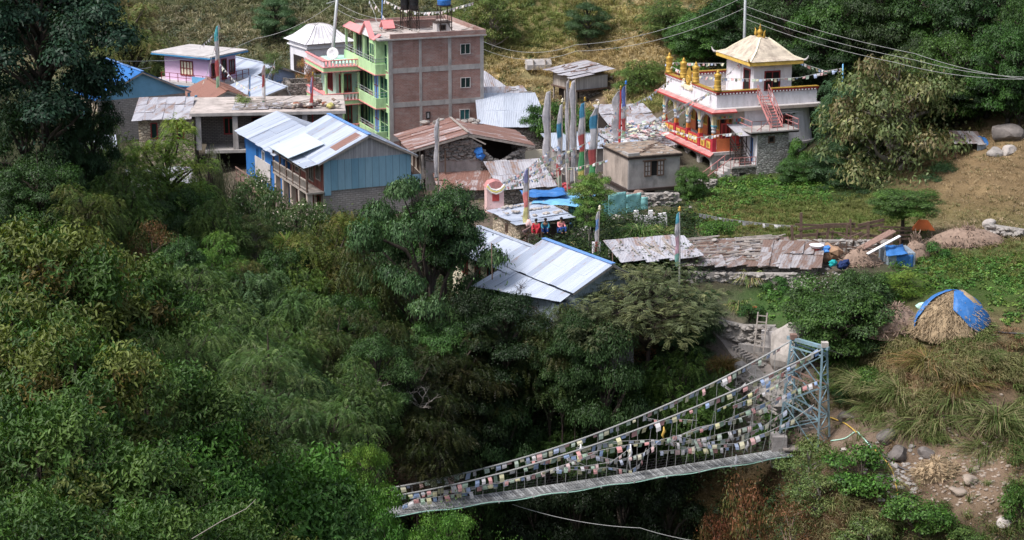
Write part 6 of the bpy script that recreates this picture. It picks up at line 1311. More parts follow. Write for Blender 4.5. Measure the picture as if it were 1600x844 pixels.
bx(tw_ := thing('plank_ramp', 'short plank footway joining deck to tower foot', 'ramp', (0, 0, 0)), 'plank', 'grey_timber', [(-.9, .9, -.5, .5, -.1, 0)]).location = (17.6, 111.6, -7.2)
# scree
def scree(label, px, py, rx, ry, n, r0, r1, seed, mat='pale_rock'):
    m = MB(); rr = random.Random(seed); o0 = GP(px, py)
    for i in range(n):
        q = GPf(px+rr.gauss(0, rx*.5), py+rr.gauss(0, ry*.5)); m.rock(q-o0, rr.uniform(r0, r1)*(1.8 if rr.random() < .05 else 1), .6, rr)
    t = m.build('scree', mat); t.location = o0; tag(t, label, 'gravel', kind='stuff')
_gx = {}
def GPf(px, py):
    k = (int(px/4), int(py/4))
    if k not in _gx: _gx[k] = GP(k[0]*4+2, k[1]*4+2)
    return _gx[k]+Vector((random.uniform(-.08, .08), random.uniform(-.08, .08), 0))
scree('pale gravel scattered down the landslip chute', 1520, 740, 100, 90, 520, .04, .15, 1, 'earthy_rock'); scree('flat grey stones by the yellow hose', 1405, 745, 50, 50, 110, .08, .22, 2, 'rock'); scree('stones on the village lane before stone hut', 840, 385, 70, 22, 120, .06, .22, 3, 'rock')
scree('rubble along the courtyard between sheds', 940, 300, 130, 40, 260, .06, .25, 4, 'rock'); scree('stones at the foot of the terrace walls', 1190, 600, 60, 60, 200, .08, .3, 5, 'rock'); scree('stones beside the slope path above hut', 970, 150, 40, 40, 60, .1, .35, 6)
scree('loose stones beside the rusty sheds', 1250, 440, 100, 20, 160, .06, .22, 7, 'rock')
# hoses
def hose(label, pts, mat, r=.04, lift=.08, name='hose', cat='hose'):
    P = [GP(*q)+Vector((0, 0, lift)) for q in pts]; Q = []
    for i in range(len(P)-1):
        p0, p1, p2, p3 = P[max(i-1, 0)], P[i], P[i+1], P[min(i+2, len(P)-1)]
        for k in range(6): t = k/6; Q.append(.5*((2*p1)+(p2-p0)*t+(2*p0-5*p1+4*p2-p3)*t*t+(3*p1-p0-3*p2+p3)*t**3))
    o0 = Q[0].copy(); t = MB().tube([q-o0 for q in Q]+[P[-1]-o0], r, 6).build(name, mat, None, True); t.location = o0; tag(t, label, cat)
hose('yellow hose curling downhill right of the tower', [(1292,656),(1320,665),(1338,680)], 'yellow_paint'); hose('long yellow hose running down beside flat stones', [(1360,700),(1375,715),(1392,735),(1400,765),(1405,790)], 'yellow_paint')
hose('green hose lying right of the tower foot', [(1298,692),(1320,688),(1337,678),(1345,684),(1362,702)], 'mint_paint'); hose('dark pipe lying down the path slope', [(1340,680),(1370,705),(1400,730),(1435,745)], 'dark_wire', .05)
hose('green hose running along the terrace wall top', [(1122,518),(1150,532),(1180,542),(1210,552)], 'mint_paint', .04, .3)
hose('dark pipe lying at foot of haystack field', [(1545,520),(1575,523),(1610,526)], 'dark_wire', .05); hose('bare pole lying before the haystack', [(1520,530),(1540,529),(1560,528)], 'grey_timber', .05, .1, 'fallen_pole', 'pole')
# ================================================================ WIRES
def wire(label, pts, r=.02, mat='pale_wire', n=14, sg=.6):
    P = [PY(*q) for q in pts]; Q = []
    for a, b in zip(P, P[1:]): Q += wavy(a, b, sg, n)[:-1]
    Q.append(P[-1]); o0 = Q[0].copy(); t = MB().tube([q-o0 for q in Q], r, 5).build('power_line', mat); t.location = o0; tag(t, label, 'power line', 'overhead power lines')
wire('upper power line crossing from left hillside to the hilltop pole', [(755,65,185),(900,70,183),(1165,-6,171)], .022, 'cable', sg=.9)
wire('lower power line crossing above hut to hilltop pole', [(755,77,183),(900,80,182),(1165,12,171)], .022, 'cable', sg=.9)
wire('highest of three power lines running right from hilltop pole', [(1166,10,171),(1430,84,136),(1640,128,118)], .018, 'cable', sg=.3); wire('middle of three power lines running right from hilltop pole', [(1166,22,171),(1430,94,136),(1640,122,118)], .018, 'cable', sg=.3)
wire('lowest of three power lines running right from hilltop pole', [(1166,30,171),(1400,98,138),(1600,124,122)], .018, 'cable', sg=.3)
wire('upper power line from left edge to leaning silver pole', [(-10,60,150),(240,95,176),(400,60,180),(528,0,178)], .02, 'cable', sg=.6); wire('lower power line ending at the pink house balcony', [(-10,75,150),(190,98,170),(236,105,187)], .03, 'cable', sg=.3)
wire('power line from leaning silver pole to brick house roof', [(528,5,178),(600,30,175),(680,50,172)], .018, 'cable', sg=.3); wire('lower wire from silver pole down to brick house roof', [(527,15,178),(590,34,175),(660,56,172)], .018, 'cable', sg=.3)
wire('long pale cable slung under bridge from deck to lower right', [(800,788,105),(1000,825,104),(1180,852,103)], .02, 'pale_wire', sg=.3)
mast('blue topped pole rising from dark tree right of monastery', 1317, 125, 1317, 100, 160.5, .07, 'light_tarp', 'pole', 'pole', zb=-6)

# ================================================================ PEOPLE (small seated figures in the lane)
def skin_body(name, joints, edges, mat, parent=None):
    me = bpy.data.meshes.new(name); me.from_pydata([j[0] for j in joints], edges, []); o = link(name, me, parent); me.materials.append(M[mat])
    o.modifiers.new('skin', 'SKIN'); o.modifiers.new('sub', 'SUBSURF').levels = 1; o.modifiers['sub'].render_levels = 1
    sv = me.skin_vertices[0].data if me.skin_vertices else None
    if sv is None:
        bm = bmesh.new(); bm.from_mesh(me); ly = bm.verts.layers.skin.verify(); bm.verts.ensure_lookup_table()
        for i, v in enumerate(bm.verts): v[ly].radius = (joints[i][1],)*2; v[ly].use_root = (i == 0)
        bm.to_mesh(me); bm.free()
    else:
        for i, j in enumerate(joints): sv[i].radius = (j[1], j[1]); sv[i].use_root = (i == 0)
    return o
def seated(label, px, py, Y, yaw, jacket, trousers, z=None, lean=.12, head=(0, -.05)):
    p = PY(px, py, Y); g = gz(p.x, p.y)+.1; t = thing('person', label, 'person', (p.x, p.y, max(p.z, g) if z is None else z), yaw)
    J = [((0, 0, .18), .15), ((0, -lean*.4, .42), .14), ((0, -lean, .66), .13), ((0, -lean-.02, .78), .055), ((0, -lean-.05+head[1], .88), .085), ((0, -lean-.06+head[1], 1.0), .09),
         ((.2, -lean, .68), .06), ((.27, -lean-.12, .46), .045), ((.16, -lean-.36, .38), .035), ((.12, -lean-.42, .37), .035), ((-.2, -lean, .68), .06), ((-.27, -lean-.12, .46), .045), ((-.16, -lean-.36, .38), .035), ((-.12, -lean-.42, .37), .035),
         ((.12, -.08, .16), .095), ((.2, -.42, .42), .075), ((.15, -.5, .06), .05), ((.15, -.62, .03), .04), ((-.12, -.08, .16), .095), ((-.2, -.42, .42), .075), ((-.15, -.5, .06), .05), ((-.15, -.62, .03), .04)]
    E = [(0, 1), (1, 2), (2, 3), (3, 4), (4, 5), (2, 6), (6, 7), (7, 8), (8, 9), (2, 10), (10, 11), (11, 12), (12, 13), (0, 14), (14, 15), (15, 16), (16, 17), (0, 18), (18, 19), (19, 20), (20, 21)]
    skin_body('body', J, E, 'skin', t)
    ji = [0, 1, 2, 6, 7, 8, 10, 11, 12]; mp = {a: i for i, a in enumerate(ji)}
    skin_body('jacket', [(J[i][0], J[i][1]*1.2+.012) for i in ji], [(mp[a], mp[b]) for a, b in E if a in mp and b in mp], jacket, t)
    ji = [0, 14, 15, 16, 18, 19, 20]; mp = {a: i for i, a in enumerate(ji)}
    skin_body('trousers', [(J[i][0], J[i][1]*1.22+.015) for i in ji], [(mp[a], mp[b]) for a, b in E if a in mp and b in mp], trousers, t)
    m = MB(); m.lathe([(.1, -.02), (.115, .03), (.105, .09), (.06, .13), (.005, .14)], (0, -lean-.03+head[1], .95), 12); m.build('hair', 'black_hair', t, True); return t
seated('person in bright red jacket crouching by the stone hut', 839, 364, 131.5, -20, 'red_cloth', 'red_cloth')
seated('person in teal jacket sitting against the stone hut wall', 852, 362, 132.3, 0, 'teal_cloth', 'navy_cloth', lean=.3)
seated('person in rose top and blue trousers sitting right of others', 876, 362, 131.8, 25, 'rose_tile', 'navy_cloth', lean=.02)
# ================================================================ VEGETATION
def nrm(a): return a/np.maximum(np.linalg.norm(a, axis=-1, keepdims=True), 1e-9)
def rndv(n): return nrm(rng.normal(size=(n, 3)))
def leaf_arrays(O, D, NN, L, W, C, fold=.12, droop=.1, hexa=False):
    """folded pointed leaves; returns verts, quads, colours"""
    D = nrm(D); S = nrm(np.cross(D, NN)); U = np.cross(S, D); L = L[:, None]; W = W[:, None]
    if hexa:
        v = [O, O+D*.28*L+S*W*.46+U*fold*W, O+D*.62*L+S*W*.42+U*(fold*W-droop*.3*L), O+D*L-U*droop*L, O+D*.62*L-S*W*.42+U*(fold*W-droop*.3*L), O+D*.28*L-S*W*.46+U*fold*W]
        V = np.stack(v, 1).reshape(-1, 3); b = np.arange(len(O))[:, None]*6
        F = np.concatenate([b+np.array([[0, 1, 2, 3]]), b+np.array([[0, 3, 4, 5]])], 0); return V, F, np.repeat(C, 6, 0)
    v = [O, O+D*.45*L+S*W*.5+U*fold*W, O+D*L-U*droop*L, O+D*.45*L-S*W*.5+U*fold*W]
    V = np.stack(v, 1).reshape(-1, 3); b = np.arange(len(O))[:, None]*4; return V, b+np.array([[0, 1, 2, 3]]), np.repeat(C, 4, 0)
def palette(n, cols, jit=.22, cl=None):
    cols = np.array(cols, float); i = rng.integers(0, len(cols), n) if cl is None else cl % len(cols)
    c = cols[i]*(1+rng.normal(0, jit, (n, 1))); return np.clip(c, .002, 1)
def clumps(n, flat=.8, lo=-.35, shell=.55):
    c = []
    while len(c) < n:
        v = rndv(1)[0]*(rng.uniform(shell, 1)**.8)
        if v[2] < lo: continue
        if all(np.linalg.norm(v-q) > .24 for q in c) or rng.random() < .08: c.append(v)
    return np.array(c)
def limbs(cc, R, zs, base, r0=.12, seed=0, n=None):
    m = MB(); r = random.Random(seed); m.tube([(0, 0, -R*zs*1.05), (.04*R, 0, -R*zs*.4), (-.03*R, .03*R, R*zs*.1), (0, 0, R*zs*.5)], [r0*1.3, r0*1.1, r0*.8, r0*.3], 6)
    for c in cc[:n or len(cc)]:
        e = Vector((c[0]*R*.9, c[1]*R*.9, c[2]*R*zs)); b = Vector((0, 0, min(R*zs*.3, e.z-R*zs*r.uniform(.25, .7)))); b.z = max(b.z, -R*zs*.95); mid = b.lerp(e, .45)+Vector((r.uniform(-.15, .15), r.uniform(-.15, .15), r.uniform(-.1, .25)))*R*.5
        m.tube([b, b.lerp(mid, .5)+Vector((r.uniform(-.1, .1), r.uniform(-.1, .1), .05))*R*.3, mid, mid.lerp(e, .5), e], [r0, r0*.8, r0*.55, r0*.35, r0*.12], 5)
        for k in range(2):
            p = mid.lerp(e, r.uniform(.1, .8)); m.tube([p, p+Vector((r.uniform(-1, 1), r.uniform(-1, 1), r.uniform(0, .8)))*R*.22], [r0*.25, r0*.06], 4)
    return m
PROTO = {}
def proto(name, V, F, C, limb, R0, zs, mat='leaf', lmat='bark', trunk_r=.16):
    me = mesh_np(name+'_crown', V, F, C, mat); lm = None
    if limb is not None:
        o = limb.build('x', lmat, None, True); lm = o.data; bpy.data.objects.remove(o)
    PROTO[name] = dict(me=me, lm=lm, R=R0, zs=zs, tr=trunk_r, lmat=lmat)
def broad(name, R, ncl, nl, ll, lw, cols, zs=.85, crad=.36, flat=.65, up=.5, lmat='bark', droop=.15, shell=.5, lo=-.85, r0=.14, limn=None, jit=.34, flowers=0, stray=.07):
    cc = clumps(ncl, lo=lo, shell=shell); ci = rng.integers(0, ncl, nl); cs = crad*rng.uniform(.7, 1.15, ncl)
    d = rndv(nl); d[:, 2] = np.where(d[:, 2] < -.2, -d[:, 2]*.6, d[:, 2]); d = nrm(d)
    rad = cs[ci]*rng.uniform(.35, 1.12, nl)**.65*(1+.18*np.sin(d[:, 0]*7+d[:, 1]*5+ci))
    P = cc[ci]+d*rad[:, None]*np.array([1, 1, flat]); lo_ = rng.random(nl) < stray; P[lo_] = rndv(lo_.sum())*rng.uniform(.5, 1.08, (lo_.sum(), 1)); P = P*R; P[:, 2] *= zs
    N_ = nrm(d+np.array([0, 0, up])+rng.normal(0, .35, (nl, 3))); D_ = nrm(np.cross(N_, rndv(nl))+d*.35-np.array([0, 0, droop*2]))
    cl = rng.integers(0, 99, ncl); col = palette(nl, cols, jit, np.where(rng.random(nl) < .7, cl[ci], rng.integers(0, 99, nl)))
    if flowers: col[rng.random(nl) < flowers] = (.55, .5, .48)
    V, F, C = leaf_arrays(P, D_, N_, ll*rng.uniform(.6, 1.25, nl), lw*rng.uniform(.7, 1.2, nl), col)
    proto(name, V, F, C, limbs(cc, R, zs, -R*zs*.75, r0, n=limn), R, zs, lmat=lmat)
def frondy(name, R, ncl, nfr, fl, npair, lw, cols, zs=.55, crad=.42, flat=.35, droop=.55, lmat='bark', lo=-.8, ll=.13, jit=.32, shell=.45):
    cc = clumps(ncl, lo=lo, shell=shell); ci = rng.integers(0, ncl, nfr); cs = crad*rng.uniform(.7, 1.2, ncl)
    a = rng.uniform(0, 2*PI, nfr); q = rng.random(nfr)**.5; out = np.stack([np.cos(a), np.sin(a), np.zeros(nfr)], 1)
    P = cc[ci]+out*(q*cs[ci])[:, None]; P[:, 2] += flat*cs[ci]*(1-q**2)*rng.uniform(.2, 1.2, nfr); P = P*R; P[:, 2] *= zs
    D0 = nrm(out+rng.normal(0, .35, (nfr, 3))+np.array([0, 0, .25]))
    k = (np.arange(npair)+.6)/npair; L = fl*rng.uniform(.7, 1.25, nfr)
    S = nrm(np.cross(D0, np.array([0, 0, 1.])+rng.normal(0, .2, (nfr, 3))))
    base = P[:, None]+D0[:, None]*(L[:, None]*k)[..., None]-np.array([0, 0, 1.])*(L[:, None]*droop*k**2)[..., None]
    base = np.repeat(base[:, :, None], 2, 2); sg = np.array([1, -1.])[None, None, :, None]
    dd = S[:, None, None]*sg+D0[:, None, None]*.55-np.array([0, 0, .3]); dd = np.broadcast_to(dd, base.shape)
    up = nrm(np.array([0, 0, 1.])+rng.normal(0, .25, (nfr, 3)))[:, None, None]; up = np.broadcast_to(up, base.shape)
    n = nfr*npair*2; lf = (ll*(1-.45*np.abs(k-.4)*1.6))[None, :, None]*np.ones((nfr, 1, 2)); cl = rng.integers(0, 99, ncl)
    col = palette(nfr, cols, jit, np.where(rng.random(nfr) < .75, cl[ci], rng.integers(0, 99, nfr))); col = np.repeat(col, npair*2, 0)
    V, F, C = leaf_arrays(base.reshape(-1, 3), dd.reshape(-1, 3), up.reshape(-1, 3), lf.ravel()*rng.uniform(.8, 1.2, n), np.full(n, lw), col, .05, .12)
    proto(name, V, F, C, limbs(cc, R, zs, -R*zs*1.0, .11), R, zs, lmat=lmat)
G1 = [(.028, .062, .024), (.022, .05, .02), (.034, .068, .025)]
broad('dark_big', 5, 46, 40000, .27, .13, [(.02, .042, .024), (.015, .034, .02), (.026, .05, .028)], zs=.95, crad=.27, flat=.7, lo=-.6)
broad('broad', 3, 40, 36000, .17, .08, [(.035, .08, .022), (.028, .066, .02), (.045, .095, .026), (.03, .06, .025)], crad=.34)
broad('broad_b', 3, 34, 32000, .16, .075, [(.03, .06, .026), (.025, .052, .022), (.04, .072, .03)], crad=.38, flat=.55)
broad('walnut', 4, 50, 19000, .26, .11, [(.085, .11, .05), (.065, .09, .04), (.12, .125, .065), (.06, .08, .035), (.1, .085, .05)], crad=.3, flat=.7, lmat='pale_bark', lo=-.7, shell=.4, up=.2, droop=.3)
broad('bigtree', 5, 60, 70000, .19, .075, [(.04, .078, .034), (.03, .06, .028), (.055, .095, .042), (.035, .065, .03)], zs=1.0, crad=.2, flat=.5, up=.7, droop=.35, lo=-.75, shell=.6, stray=.02)
broad('shrub', 1.5, 14, 3600, .17, .08, [(.05, .1, .025), (.04, .08, .022), (.065, .11, .03)], zs=.8, crad=.42, lo=-.5, r0=.05)
broad('pale_shrub', 1.5, 14, 3600, .15, .06, [(.085, .12, .05), (.07, .1, .045), (.11, .13, .06)], zs=.8, crad=.42, lo=-.5, r0=.05, lmat='pale_bark')
broad('flower_shrub', 1.5, 16, 3600, .14, .06, [(.06, .1, .04), (.05, .085, .035), (.07, .11, .045), (.06, .1, .04), (.05, .09, .035), (.06, .1, .04)], zs=.85, crad=.42, lo=-.5, r0=.05, jit=.15, flowers=.035)
broad('rust_shrub', 1.5, 16, 3000, .14, .045, [(.12, .06, .035), (.09, .055, .03), (.07, .075, .03), (.15, .075, .045)], zs=.9, crad=.42, lo=-.6, up=.1, r0=.04, lmat='brush')
frondy('feather', 3, 44, 3600, .5, 6, .05, [(.05, .095, .03), (.04, .078, .026), (.065, .105, .035)], ll=.15)
frondy('feather_bright', 3, 34, 2800, .5, 6, .055, [(.10, .17, .035), (.08, .14, .03), (.13, .18, .04)], zs=.75, ll=.16)
frondy('umbrella', 3, 44, 2600, .4, 6, .042, [(.06, .08, .045), (.05, .068, .04), (.075, .09, .05)], zs=.62, crad=.3, lo=-.35, ll=.13, droop=.45, shell=.55)
frondy('tiered', 3, 42, 3600, .62, 7, .07, [(.036, .068, .028), (.028, .056, .025), (.05, .085, .035)], zs=.85, crad=.36, droop=.8, ll=.19, lo=-.5)
frondy('olive', 3, 44, 3600, .5, 6, .05, [(.045, .07, .02), (.06, .075, .022), (.035, .055, .018), (.07, .07, .03)], zs=.9, droop=.8, lo=-.5, ll=.15)
def weeping(name, R, nst, cols):
    cc = clumps(16, lo=.0); ci = rng.integers(0, 16, nst); P = cc[ci]*R*.8+rng.normal(0, .25, (nst, 3)); nl = 12; k = np.arange(nl)/nl
    out = nrm(P*np.array([1, 1, 0])+1e-3); L = rng.uniform(.8, 1.8, nst)
    O = P[:, None]+out[:, None]*(np.sqrt(k)[None, :]*.3)[..., None]-np.array([0, 0, 1.])*(L[:, None]*k)[..., None]; n = nst*nl; O = O.reshape(-1, 3)
    D_ = nrm(rng.normal(0, .5, (n, 3))+np.array([0, 0, -1.1])); V, F, C = leaf_arrays(O, D_, rndv(n), rng.uniform(.12, .22, n), rng.uniform(.025, .045, n), np.repeat(palette(nst, cols), nl, 0))
    proto(name, V, F, C, limbs(cc, R, 1, -R*.9, .08), R, 1)
weeping('weeping', 2.2, 800, [(.09, .11, .07), (.075, .095, .055), (.11, .12, .08)])
def blades(P, L, W, dirs, cols, bend=.6, n_per=1):
    n = len(P); U = np.array([0, 0, 1.]); D0 = nrm(dirs*.45+U); S = nrm(np.cross(D0, U)+rng.normal(0, .2, (n, 3))); L = L[:, None]; W = W[:, None]
    a = P; b = P+D0*L*.5; c = b+nrm(dirs*(.5+bend)+U*(.65-bend*.75))*L*.3; d = c+nrm(dirs*(1)+U*(.1-bend))*L*.28
    V = np.stack([a-S*W, a+S*W, b-S*W*.9, b+S*W*.9, c-S*W*.6, c+S*W*.6, d-S*W*.1, d+S*W*.1], 1).reshape(-1, 3); q = np.arange(n)[:, None]*8
    F = np.concatenate([q+np.array([[0, 1, 3, 2]]), q+np.array([[2, 3, 5, 4]]), q+np.array([[4, 5, 7, 6]])], 0); return V, F, np.repeat(cols, 8, 0)
def reedproto(name, n, L, cols, W=.035, R=.35, bend=.6):
    a = rng.uniform(0, 2*PI, n); d = np.stack([np.cos(a), np.sin(a), np.zeros(n)], 1)*rng.uniform(.2, 1.3, (n, 1)); P = d*R*rng.random((n, 1)); V, F, C = blades(P, L*rng.uniform(.6, 1.15, n), W*rng.uniform(.6, 1.1, n), d, palette(n, cols), bend)
    proto(name, V, F, C, None, L*.6, 1, mat='grass')
reedproto('reed', 420, 2.2, [(.14, .19, .06), (.1, .15, .045), (.2, .2, .09), (.28, .22, .12)], .045)
reedproto('tuft', 650, 1.5, [(.12, .16, .055), (.18, .19, .08), (.09, .13, .04), (.24, .21, .12)], .016, R=.7)
def sprouts(name, n_st, SL, ll, lw, cols, leaf_n=26, droop=.25, spread=.9, fill=9000):
    """leafy upright stems over a mass of leaves, for near plants"""
    m = MB(); O = []; D_ = []; N_ = []; C_ = []; col = palette(n_st, cols, .15)
    for s in range(n_st):
        a = rng.uniform(0, 2*PI); r0 = rng.random()*.7; out = Vector((math.cos(a), math.sin(a), 0)); L = SL*rng.uniform(.5, 1.1)*(1.1-.35*r0); p = out*r0; d = (out*rng.uniform(.1, spread)+Vector((0, 0, 1))).normalized(); pts = [p.copy()]; ns = 9
        for i in range(ns): d = (d+out*.05+Vector(rng.normal(0, .06, 3))-Vector((0, 0, .015*i))).normalized(); p = p+d*L/ns; pts.append(p.copy())
        m.tube(pts, [max(.002, .008*(1-i/ns)) for i in range(ns+1)], 4)
        for i in range(leaf_n):
            f = .3+.7*i/leaf_n; k = min(int(f*ns), ns-1); q = pts[k].lerp(pts[k+1], f*ns-k); dd = (pts[k+1]-pts[k]).normalized(); ph = i*2.4; e1 = dd.orthogonal().normalized(); e2 = dd.cross(e1)
            o = e1*math.cos(ph)+e2*math.sin(ph); O.append(q); D_.append(o+dd*.55-Vector((0, 0, droop))); N_.append(dd+Vector((0, 0, .6))+Vector(rng.normal(0, .25, 3))); C_.append(col[s]*(1+rng.normal(0, .2)))
    O = np.array(O); D_ = np.array(D_); N_ = np.array(N_); C_ = np.array(C_)
    nc = 30; cc = clumps(nc, lo=-.1, shell=.6)*SL*.82; cc[:, 2] += .05; ci = rng.integers(0, nc, fill); d = rndv(fill); d[:, 2] = np.abs(d[:, 2]); cl = palette(nc, cols, .2)
    O2 = cc[ci]+d*(SL*.32*rng.uniform(.3, 1, (fill, 1))); N2 = nrm(d+np.array([0, 0, .5])+rng.normal(0, .4, (fill, 3))); D2 = nrm(np.cross(N2, rndv(fill))-np.array([0, 0, .35]))
    O = np.concatenate([O, O2]); D_ = np.concatenate([D_, D2]); N_ = np.concatenate([N_, N2]); C_ = np.concatenate([C_, cl[ci]*(1+rng.normal(0, .2, (fill, 1)))])
    n = len(O); V, F, C = leaf_arrays(O, D_, N_, ll*rng.uniform(.55, 1.2, n), lw*rng.uniform(.75, 1.2, n), np.clip(C_, .002, 1), .16, .22, True)
    proto(name, V, F, C, m, SL*.95, 1, lmat='bark')
NC = [(.045, .09, .022), (.06, .1, .028), (.035, .075, .02), (.085, .1, .03), (.13, .075, .025), (.16, .07, .02)]
sprouts('near_bush', 75, 1.7, .115, .047, NC[:4])
sprouts('near_bush_rust', 85, 1.8, .14, .05, [NC[3], NC[0], NC[1], NC[3], NC[2], NC[1], NC[0], (.11, .085, .03)])
sprouts('near_green', 75, 1.6, .125, .052, [(.05, .12, .022), (.06, .14, .028), (.04, .1, .022)], 28, .4, 1.0)
frondy('near_feather', 2.2, 40, 3200, .42, 9, .025, [(.05, .1, .03), (.042, .085, .028), (.07, .11, .04)], ll=.085, zs=.7, droop=.6)
broad('mid_leafy', 2.4, 26, 13000, .13, .055, [(.05, .13, .022), (.04, .1, .02), (.075, .16, .03)], zs=.9, crad=.33, droop=.35, up=.35, r0=.07, shell=.4)
def barep(name, R, n, mat, seed):
    m = MB(); r = random.Random(seed)
    def grow(p, d, L, rad, dep):
        pts = [p]; 
        for i in range(4): d = (d+Vector((r.gauss(0, .22), r.gauss(0, .22), r.gauss(.02, .16)))).normalized(); p = p+d*L/4; pts.append(p)
        m.tube(pts, [rad*(1-.15*i) for i in range(5)], 5)
        if dep > 0:
            for k in range(r.choice((2, 3))): q = pts[r.choice((2, 3, 4))]; grow(q, (d+Vector((r.gauss(0, .7), r.gauss(0, .7), r.gauss(.1, .4)))).normalized(), L*.66, rad*.5, dep-1)
    for i in range(n): a = r.uniform(0, 2*PI); grow(Vector((0, 0, 0)), Vector((math.cos(a)*.7, math.sin(a)*.7, .9)).normalized(), R*.6, .09, 4)
    o = m.build('x', mat); PROTO[name] = dict(me=o.data, lm=None, R=R, zs=1, tr=.1, lmat=mat); bpy.data.objects.remove(o)
barep('dead', 2.2, 3, 'dark_timber', 3); barep('dead_pale', 2.0, 4, 'grey_timber', 5)
TRUNKS = {}
def trunk_mesh(mat, seed):
    k = (mat, seed)
    if k not in TRUNKS:
        r = random.Random(seed); m = MB(); pts = [Vector((0, 0, -.08))]+[Vector((r.gauss(0, .035)*math.sin(i*.9), r.gauss(0, .035), i/7)) for i in range(8)]; m.tube(pts, [1.5, 1.25, 1.05, .95, .9, .82, .75, .68, .6], 9); o = m.build('x', mat, None, True); TRUNKS[k] = o.data; bpy.data.objects.remove(o)
    return TRUNKS[k]
GRP = {}
def tree(kind, label, px, py, wpx, hpx, Y, tint=(1, 1, 1), name='tree', cat='tree', group=None, yaw=None, trunk=True, tr=None, base=None, zoff=0, ext=True):
    p = PROTO[kind]; c = PY(px, py, Y); w_ = wpx*Y/FPX/2; h_ = hpx*Y/FPX/2/.97; g = gz(c.x, c.y) if base is None else base
    if group is None: group = {'tree': 'trees of the valley slope', 'shrub': 'shrubs on the slopes', 'bush': 'bushes near the viewer', 'grass clump': 'tall grass clumps'}.get(cat)
    t = thing(name, label, cat, (c.x, c.y, g), float(rng.uniform(0, 360)) if yaw is None else yaw, group)
    s = w_/p['R']; sz = h_/(p['R']*p['zs'])
    if kind in ('reed', 'tuft', 'near_bush', 'near_bush_rust', 'near_green', 'dead', 'dead_pale'):
        s = w_/p['R']; sz = s*(1 if kind.startswith('near') else max(.6, min(1.6, h_/w_)))
        zc = c.z-g-h_; o = link('foliage' if not kind.startswith('dead') else 'branches', p['me'], t); o.scale = (s, s, sz); o.location = (0, 0, zc); o.color = (*tint, 1)
        if p['lm']: l = link('stems', p['lm'], t); l.scale = (s, s, sz); l.location = (0, 0, zc)
        if zc > .15 and trunk:
            q = link('trunk', trunk_mesh('dark_timber', 3), t); q.scale = (.05, .05, zc+.15); 
        return t
    zc = c.z-g
    if ext and zc-h_ > .6 and kind not in ('dark_big', 'umbrella', 'walnut'):
        ex = min(zc-h_-.3, h_*(4 if px > 780 and py > 500 else 2.4)); zc -= ex/2; h_ += ex/2; sz = h_/(p['R']*p['zs'])
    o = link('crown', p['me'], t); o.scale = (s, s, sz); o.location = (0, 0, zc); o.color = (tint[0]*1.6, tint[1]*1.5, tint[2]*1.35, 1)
    l = link('limb', p['lm'], t); l.scale = (s, s, sz); l.location = (0, 0, zc)
    if trunk:
        zb = zc-h_*.75 if kind != 'umbrella' else zc-h_*1.0
        if zb > .2: q = link('trunk', trunk_mesh(p['lmat'] if zb < 4 else 'dark_timber', int(rng.integers(0, 3))), t); r_ = tr or max(.07, w_*.055); q.scale = (r_, r_, zb+.1)
    return t
# ---- left side
tree('broad_b', 'dark tree partly hiding the blue roof at left', 140, 165, 80, 100, 121, (.6, .7, .7))
tree('dark_big', 'huge dark evergreen tree filling the upper left corner', 62, 76, 278, 310, 118, (.8, .95, 1.05), 'evergreen_tree', tr=.4)
tree('broad_b', 'dark leafy tree below the huge evergreen at left edge', 40, 222, 170, 110, 119, (.8, .85, .8)); tree('broad_b', 'small dark tree under right side of the huge evergreen', 120, 215, 60, 70, 119.5, (.7, .85, .8))
tree('feather', 'greyish feathery tree between evergreen and stone walled room', 152, 240, 110, 110, 126, (1.3, 1.25, 1.3)); tree('feather_bright', 'yellow green feathery tree before the flat concrete house', 258, 228, 120, 80, 128, (1, 1, .9))
tree('feather_bright', 'lower yellow green feathery tree left of weeping tree', 262, 300, 135, 85, 125, (.75, .8, .85)); tree('weeping', 'grey green weeping tree before the open concrete storey', 325, 255, 88, 95, 131)
tree('weeping', 'second weeping tree below the blue drum', 362, 300, 75, 90, 129, (.9, 1, .9)); tree('broad', 'leafy tree below the first weeping tree', 300, 315, 85, 60, 124, (.9, .95, .8))
tree('flower_shrub', 'tall shrub with white flowers below blue house', 418, 312, 100, 75, 133, (1, 1, 1), 'flowering_shrub', 'shrub'); tree('flower_shrub', 'flowering shrub right below timber house veranda', 462, 340, 80, 44, 131, (1, 1, 1), 'flowering_shrub', 'shrub')
tree('flower_shrub', 'flowering shrub between weeping tree and blue house', 395, 320, 90, 60, 128, (.8, .9, .8), 'flowering_shrub', 'shrub'); tree('flower_shrub', 'low flowering shrub at corner of grey brick wall', 495, 342, 60, 40, 131, (.9, .95, .9), 'flowering_shrub', 'shrub')
tree('rust_shrub', 'small rusty orange tree left of valley centre', 238, 372, 80, 60, 112, (.9, 1.0, .9)); tree('feather_bright', 'small light green tree below the rusty tree', 335, 392, 75, 55, 112, (.55, .75, .7))
tree('broad', 'rounded green tree left of the small light green tree', 280, 392, 80, 50, 108, (.8, .9, .8)); tree('walnut', 'thin pale leaved tree with forked stems left of centre', 397, 372, 66, 75, 121, (.8, 1.0, .8))
tree('feather', 'feathery tree under the lower flowering shrubs', 340, 340, 90, 55, 120, (1.05, 1.05, .9)); tree('reed', 'bright yellow green grass clump near centre left', 447, 372, 70, 60, 124, (1.1, 1.2, .7), 'grass_clump', 'grass clump')
tree('broad', 'green tree right of the thin pale leaved tree', 440, 408, 90, 60, 119, (1.0, 1.05, .9)); tree('olive', 'tall olive brown feathery tree left of the big centre tree', 520, 400, 150, 140, 121, (1.2, 1.15, .9)); tree('olive', 'dark olive tree directly behind big centre tree', 575, 445, 120, 150, 118, (.75, .8, .8))
